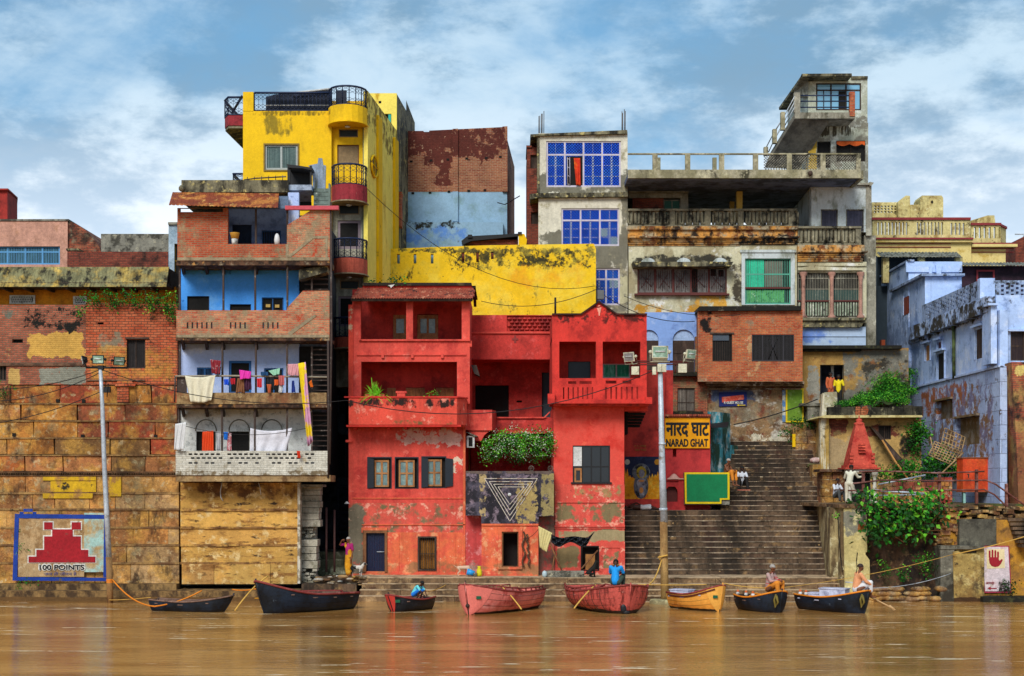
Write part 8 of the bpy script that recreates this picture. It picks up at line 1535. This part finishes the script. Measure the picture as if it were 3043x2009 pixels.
def person(label,base,yaw,P,skin,hair,clothes,s=1.0,face=1,hairlong=0):
 """P: joints pelvis, chest, neck, head, (l|r) shoulder elbow wrist hand hip knee ankle toe"""
 t=thing('person',label,'person',base);Mx=Matrix.Translation(Vector(base))@Matrix.Rotation(yaw,4,'Z')@Matrix.Scale(s,4);Q={k:Mx@v for k,v in P.items()};g=lambda k:Q[k];r=lambda v:v*s
 bones=[(g('pelvis'),r(.115),g('chest'),r(.12)),(g('chest'),r(.12),g('neck'),r(.05)),(g('neck'),r(.045),g('head')-(g('head')-g('neck')).normalized()*r(.05),r(.045))]
 for d in 'lr':
  S_,E,Wr,Hp,K,A,T_=(g(d+n)for n in('sh','el','wr','hip','kn','an','toe'))
  bones+=[(g('neck'),r(.05),S_,r(.055)),(S_,r(.05),E,r(.038)),(E,r(.038),Wr,r(.024)),(g('pelvis'),r(.1),Hp,r(.085)),(Hp,r(.085),K,r(.055)),(K,r(.053),A,r(.034)),(A,r(.035),T_,r(.026)),(A,r(.035),A+(A-T_)*.3,r(.03))]
  hd=g(d+'hd')-Wr;L=hd.normalized();side=L.cross(Vector((.2,.9,.3))).normalized();pal_e=Wr+L*r(.075)
  bones.append((Wr,r(.026),pal_e,r(.034)));nrm=L.cross(side).normalized()
  for i,(off,ln)in enumerate(((-.03,.062),(-.01,.075),(.01,.07),(.028,.055))):
   b0=pal_e+side*r(off);m1=b0+L*r(ln*.55)+nrm*r(.008);bones+=[(b0,r(.0095),m1,r(.0085)),(m1,r(.0085),m1+L*r(ln*.4)+nrm*r(.028),r(.007))]
  b0=Wr+L*r(.03)-side*r(.03);bones+=[(b0,r(.012),b0+(L*.6-side)*r(.035),r(.0095)),(b0+(L*.6-side)*r(.035),r(.0095),b0+(L*1.2-side*.8)*r(.05),r(.008))]
 H=g('head');up=(H-g('neck')).normalized();F_=(Mx.to_3x3()@P.get('f',Vector((0,-1,0)))).normalized();F_=(F_-up*F_.dot(up)).normalized();Sd=F_.cross(up)
 balls=[(H+up*r(.03),r(.088),(.9,1,1.12)),(H-up*r(.045)+F_*r(.022),r(.058),(.9,.95,1.1)),(H+F_*r(.097)-up*r(.012),r(.016),(1,1.1,1.4)),(H+F_*r(.082)-up*r(.048),r(.018),(1.4,.8,.7)),(H+F_*r(.078)+up*r(.03),r(.024),(1.6,.7,.6)),
 (H+Sd*r(.086),r(.02),(.6,.9,1.3)),(H-Sd*r(.086),r(.02),(.6,.9,1.3))]
 skinmesh('body',bones,balls,skin,t,vox=.0085*s)
 a=MB()
 for q in(-1,1):a.ball(H+F_*r(.088)+Sd*r(.032*q)+up*r(.008),r(.012),8)
 build('eyes',a,flat('eye_dark','#120e0c',.3),t)
 if hair is not None:
  a=MB();c=H+up*r(.045)-F_*r(.018)
  a.grid(lambda u,v:(lambda th,ph:c+(Sd*cos(th)*sin(ph)*.091+F_*sin(th)*sin(ph)*.1+up*cos(ph)*.092)*s*(1+.03*mnoise.noise(Vector((th*3,ph*4,1)))))(u*2*pi,v*(pi*.5+(.35 if sin(u*2*pi)<.2 else -.12))),24,8);build('hair',a,hair,t,solid=.01*s)
 for c in clothes:
  nm,m,parts=c[:3];bs=[];bl=[]
  for q in parts:
   if q=='torso':bs+=[(g('pelvis'),r(.135),g('chest'),r(.14)),(g('chest'),r(.14),g('neck')-(g('neck')-g('chest'))*.15,r(.075)),(g('lsh'),r(.068),g('chest'),r(.12)),(g('rsh'),r(.068),g('chest'),r(.12))]
   elif q=='sleeves':bs+=[(g(d+'sh'),r(.068),g(d+'sh').lerp(g(d+'el'),.8),r(.062))for d in 'lr']
   elif q=='longsleeves':bs+=[(g(d+'sh'),r(.068),g(d+'el'),r(.056))for d in 'lr']+[(g(d+'el'),r(.056),g(d+'el').lerp(g(d+'wr'),.85),r(.045))for d in 'lr']
   elif q=='trousers':bs+=[(g('pelvis'),r(.13),g(d+'hip'),r(.105))for d in 'lr']+[(g(d+'hip'),r(.105),g(d+'kn'),r(.08))for d in 'lr']+[(g(d+'kn'),r(.078),g(d+'kn').lerp(g(d+'an'),.88),r(.062))for d in 'lr']
   elif q=='shorts':bs+=[(g('pelvis'),r(.13),g(d+'hip'),r(.105))for d in 'lr']+[(g(d+'hip'),r(.105),g(d+'kn'),r(.082))for d in 'lr']
   elif q=='skirt':n0=g('lan').lerp(g('ran'),.5);bs+=[(g('pelvis'),r(.15),g('lkn').lerp(g('rkn'),.5),r(.16)),(g('lkn').lerp(g('rkn'),.5),r(.16),n0+Vector((0,0,r(.09))),r(.15))]
   elif q=='lapcloth':bs+=[(g('pelvis'),r(.14),g(d+'kn'),r(.095))for d in 'lr']+[(g('lkn'),r(.09),g('rkn'),r(.09)),(g('lkn'),r(.09),g('lkn').lerp(g('lan'),.6),r(.07)),(g('rkn'),r(.09),g('rkn').lerp(g('ran'),.6),r(.07))]
   elif q=='sash':bs+=[(g('lsh'),r(.085),g('chest'),r(.12)),(g('chest'),r(.13),g('pelvis')+(g('rhip')-g('pelvis')),r(.12)),(g('lsh'),r(.07),g('lsh')-F_*r(.1)-up*r(.35),r(.05))]
   elif q=='turban':bl.append((H+up*r(.06),r(.1),(1,1.05,.8)))
  skinmesh(nm,bs,bl,m,t,vox=.013*s,smooth=3)
 return t
def standing(lean=0,**k):
 P=J(pelvis=(0,0,.88),chest=(lean*.25,0,1.2),neck=(lean*.4,0,1.42),head=(lean*.45,-.02,1.56),lsh=(-.18,0,1.37),rsh=(.18,0,1.37),lel=(-.22,.02,1.1),rel=(.22,.02,1.1),lwr=(-.22,-.06,.86),rwr=(.22,-.06,.86),lhd=(-.22,-.09,.77),rhd=(.22,-.09,.77),
 lhip=(-.09,0,.85),rhip=(.09,0,.85),lkn=(-.1,-.02,.46),rkn=(.1,-.02,.46),lan=(-.1,.02,.07),ran=(.1,.02,.07),ltoe=(-.12,-.14,.03),rtoe=(.12,-.14,.03));P.update({n:Vector(v)for n,v in k.items()});return P
def sitting(**k):
 P=J(pelvis=(0,0,.12),chest=(0,-.06,.45),neck=(0,-.1,.66),head=(0,-.15,.8),lsh=(-.18,-.08,.6),rsh=(.18,-.08,.6),lel=(-.24,-.22,.38),rel=(.24,-.22,.38),lwr=(-.1,-.42,.4),rwr=(.1,-.42,.4),lhd=(-.04,-.5,.38),rhd=(.04,-.5,.38),
 lhip=(-.1,-.04,.1),rhip=(.1,-.04,.1),lkn=(-.17,-.42,.32),rkn=(.17,-.42,.32),lan=(-.14,-.46,-.12),ran=(.14,-.46,-.12),ltoe=(-.16,-.62,-.16),rtoe=(.16,-.62,-.16));P.update({n:Vector(v)for n,v in k.items()});return P
V=Vector
person('woman in a golden yellow sari and magenta blouse shading her eyes beside the red house',(X(1036,64.6),64.6,.93),R_(-35),standing(lel=(-.3,-.22,1.36),lwr=(-.12,-.3,1.56),lhd=(-.04,-.26,1.58)),SK,HAIRG,
 [('blouse',fc('magenta_silk','#a8206a'),['torso','sleeves']),('sari',mat('golden_sari','#e0981a',(('#c87a14',2,.56,.08),('#f0c040',3,.62,.06))),['skirt','sash'])],.99)
p=W3(-.3,.0,.5)
person('boy in a cyan shirt bending forward in the smallest boat',p,R_(60),sitting(chest=(0,-.2,.4),neck=(0,-.36,.52),head=(0,-.46,.62),lsh=(-.16,-.32,.5),rsh=(.16,-.32,.5),lel=(-.2,-.5,.3),rel=(.2,-.5,.3),lwr=(-.12,-.62,.12),rwr=(.12,-.62,.12),lhd=(-.1,-.7,.06),rhd=(.1,-.7,.06),lan=(-.14,-.3,-.06),ran=(.14,-.3,-.06),ltoe=(-.15,-.45,-.1),rtoe=(.15,-.45,-.1)),SKD,HAIRB,
 [('shirt',fc('cyan_cotton','#6fd8dc'),['torso','sleeves']),('shorts',MATS['azure_cotton'],['shorts'])],.82)
p=W5(1.25,-.1,.95)
person('man in a bright blue shirt seated with his back turned on the worn red boat',p+V((0,.35,.05)),R_(160),sitting(chest=(.03,-.12,.44),neck=(.06,-.24,.62),head=(.08,-.34,.72),f=(.3,-1,-.6)),SKD,HAIRB,[('shirt',fc('sky_blue_cotton','#1f9ae8'),['torso','sleeves']),('trousers',fc('olive_denim','#3f5044'),['trousers'])],1.12)
p=W7(.45,.0,.66)
person('grey haired man in red striped sleeves and orange wrap in the short navy boat',p+V((0,.1,.08)),R_(50),sitting(),SK,HAIRG,[('shirt',mat('pink_grey_weave','#b89a94',(('#c83a34',5,.56,.05,dict(st=(.2,.2,3))),)),['torso','longsleeves']),('wrap',fc('orange_wrap','#e08a2c'),['lapcloth'])],1.12)
p=W8(1.1,.0,.7)
person('man in a peach shirt holding an oar, back turned, in the rightmost boat',p+V((0,.1,.06)),R_(100),sitting(lel=(-.26,-.25,.36),lwr=(-.2,-.45,.25),rwr=(.0,-.5,.25),lhd=(-.18,-.55,.2),rhd=(.02,-.6,.2)),SK,flat('short_dark_hair','#3a2a24'),[('shirt',fc('peach_cotton','#e8a070'),['torso','longsleeves']),('wrap',MATS['white_cotton'],['lapcloth'])],1.15)
def stairz(y):n=min(27,max(0,int((y-66)/.415)+1));return .92+.228*n
y=75.6
person('old bearded man with bare chest and orange wrap seated at the green panel corner',(X(2157,71),71,Z(1422,71)),R_(50),sitting(lan=(-.14,-.5,-.3),ran=(.14,-.5,-.3),ltoe=(-.16,-.64,-.34),rtoe=(.16,-.64,-.34)),SK,HAIRG,[('wrap',MATS['orange_wrap'],['lapcloth'])],1.0)
person('man in a white shirt sitting on the dark upper stairs',(X(2204,73),73.0,stairz(73)+.02),0,sitting(lan=(-.22,-.5,-.2),ran=(.22,-.5,-.2),ltoe=(-.26,-.66,-.24),rtoe=(.26,-.66,-.24)),SKD,HAIRB,[('shirt',fc('bluish_white_cotton','#d4d8e0'),['torso','sleeves']),('trousers',fc('dark_trousers','#23201e'),['trousers'])],1.0)
t=thing('orange_mat','small salmon mat under the man on the upper stairs','mat',(X(2204,73),72.4,4));a=MB();c=(X(2204,73),73.1,stairz(73)-.228);a.box(c[0]-.3,c[0]+.3,72.25,72.58,c[2]+.012,c[2]+.05);build('mat',a,fc('salmon_cotton','#d88068'),t)
zd=Z(1198,76.5)
person('man in a long orange brown shirt standing in the upper doorway',(X(2468,76.8),76.8,zd-.1),R_(20),standing(),SKD,HAIRB,[('kurta',fc('burnt_orange_cotton','#c8643c'),['torso','longsleeves','shorts']),('trousers',MATS['dark_trousers'],['trousers'])],1.0)
person('man in a bright yellow shirt standing at the upper doorway edge',(X(2492,76.5),76.5,zd-.25),R_(-20),standing(rel=(.26,.0,1.1),rwr=(.3,-.08,.9),rhd=(.33,-.1,.82)),SKD,HAIRB,[('shirt',fc('canary_cotton','#f0d81c'),['torso','sleeves']),('trousers',MATS['dark_trousers'],['trousers'])],1.0)
person('man in cream shirt and trousers leaning on the terrace railing with one leg bent back',(X(2524,63.9),63.95,4.03),R_(160),standing(chest=(-.04,-.08,1.18),neck=(-.06,-.18,1.38),head=(-.06,-.24,1.52),lsh=(-.22,-.14,1.33),rsh=(.12,-.14,1.33),lel=(-.34,-.28,1.12),lwr=(-.5,-.36,1.14),lhd=(-.57,-.4,1.14),rel=(.22,-.3,1.1),rwr=(.12,-.45,1.12),rhd=(.06,-.5,1.12),lkn=(-.2,-.1,.48),lan=(-.34,.3,.42),ltoe=(-.38,.36,.3)),SKD,HAIRB,[('shirt',fc('cream_shirt_cotton','#e0dcc4'),['torso','longsleeves']),('trousers',fc('cream_trousers','#d4cbb4'),['trousers'])],1.0)
person('crouched person in grey trousers and pale shirt behind the man in cream',(X(2486,64.6),64.8,Z(1480,64.6)),R_(30),sitting(),SKD,HAIRB,[('shirt',MATS['bluish_white_cotton'],['torso','sleeves']),('trousers',fc('slate_trousers','#4a4c4c'),['trousers'])],.9)
person('bare shouldered person in white cloth sitting behind the railing near the slanted beam',(X(2655,67),67.2,4.15),R_(10),sitting(),SK,HAIRB,[('wrap',MATS['white_cotton'],['lapcloth'])],.95)
person('person with bare arms sitting by the light bamboo pole on the terrace',(X(2684,68),68.2,4.15),R_(-30),sitting(),SK,HAIRB,[('wrap',fc('dusty_rose_wrap','#b08078'),['lapcloth'])],.9)
LY={k:V(v)for k,v in dict(pelvis=(.35,0,.13),chest=(0,0,.15),neck=(-.24,0,.14),head=(-.38,0,.12),lsh=(-.18,-.16,.14),rsh=(-.18,.14,.2),lel=(-.1,-.3,.1),rel=(.1,.1,.34),lwr=(-.32,-.3,.06),rwr=(.3,.0,.26),lhd=(-.4,-.28,.05),rhd=(.38,0,.22),lhip=(.4,-.08,.12),rhip=(.4,.08,.14),lkn=(.72,-.2,.12),rkn=(.74,.05,.2),lan=(1.05,-.1,.07),ran=(1.1,.1,.07),ltoe=(1.2,-.12,.08),rtoe=(1.24,.1,.1),f=(0,-1,.2)).items()}
person('man sleeping on his back on the ledge under the wall mural',(X(1884,70.8),70.75,3.66),0,LY,SKD,HAIRB,[('shorts',MATS['white_cotton'],['shorts'])],1.0)
# ===== dogs =====
def dog(label,base,yaw,s,m,m2=None,sit=False,headdown=False):
 t=thing('dog',label,'dog',base);Mx=Matrix.Translation(Vector(base))@Matrix.Rotation(yaw,4,'Z')@Matrix.Scale(s,4);g=lambda*v:Mx@Vector(v);bs=[]
 if sit:hip,sh=g(-.16,0,.2),g(.12,0,.42)
 else:hip,sh=g(-.28,0,.46),g(.24,0,.46)
 hd=g(.38,0,.32)if headdown else g(.42 if not sit else .22,0,.66 if not sit else .68);mz=g(.52,0,.2)if headdown else g(.56 if not sit else .36,0,.62 if not sit else .64)
 bs+=[(hip,.085*s,sh,.115*s),(sh,.1*s,hd,.06*s),(hd,.065*s,mz,.03*s),(hip,.03*s,g(-.42,0,.5 if not sit else .1),.018*s),(g(-.42,0,.5 if not sit else .1),.018*s,g(-.54,.03,.6 if not sit else .06),.01*s)]
 for q in(-1,1):
  y=.07*q
  if sit:bs+=[(g(-.14,y,.18),.07*s,g(.06,y*1.5,.16),.045*s),(g(.06,y*1.5,.16),.04*s,g(-.06,y*1.4,.05),.025*s),(g(-.06,y*1.4,.05),.025*s,g(.08,y*1.4,.02),.02*s),(g(.12,y,.38),.05*s,g(.14,y,.18),.03*s),(g(.14,y,.18),.028*s,g(.16,y,.02),.022*s)]
  else:bs+=[(g(-.28,y,.42),.07*s,g(-.2,y,.28),.04*s),(g(-.2,y,.28),.035*s,g(-.32,y,.16),.022*s),(g(-.32,y,.16),.02*s,g(-.29,y,.03),.018*s),(g(-.29,y,.02),.02*s,g(-.23,y,.02),.016*s),(g(.22,y,.42),.055*s,g(.2,y,.22),.028*s),(g(.2,y,.22),.025*s,g(.23,y,.03),.018*s),(g(.23,y,.02),.02*s,g(.28,y,.02),.016*s)]
  e=hd+(g(0,q*.05,.07)-g(0,0,0));bs.append((hd+(g(0,q*.04,.03)-g(0,0,0)),.025*s,e,.01*s))
 skinmesh('body',bs,[],m,t,vox=.011*s)
 return t
dog('thin black and white dog standing behind the woman in the sari',(X(1061,64.4),64.4,.93),R_(-25),.85,mat('black_white_fur','#d8d0c4',(('#1c1816',2.6,.5,.03),),.9,.05))
dog('pale fawn dog sniffing at the blue bucket',(X(1378,64.7),64.7,.93),R_(8),.8,mat('fawn_fur','#d8b498',(),.9,.1),headdown=True)
dog('black dog sitting in front of the low doorway',(X(1757,63.95),64.0,.93),R_(12),.95,mat('black_fur','#17140f',(),.8,.1),sit=True)
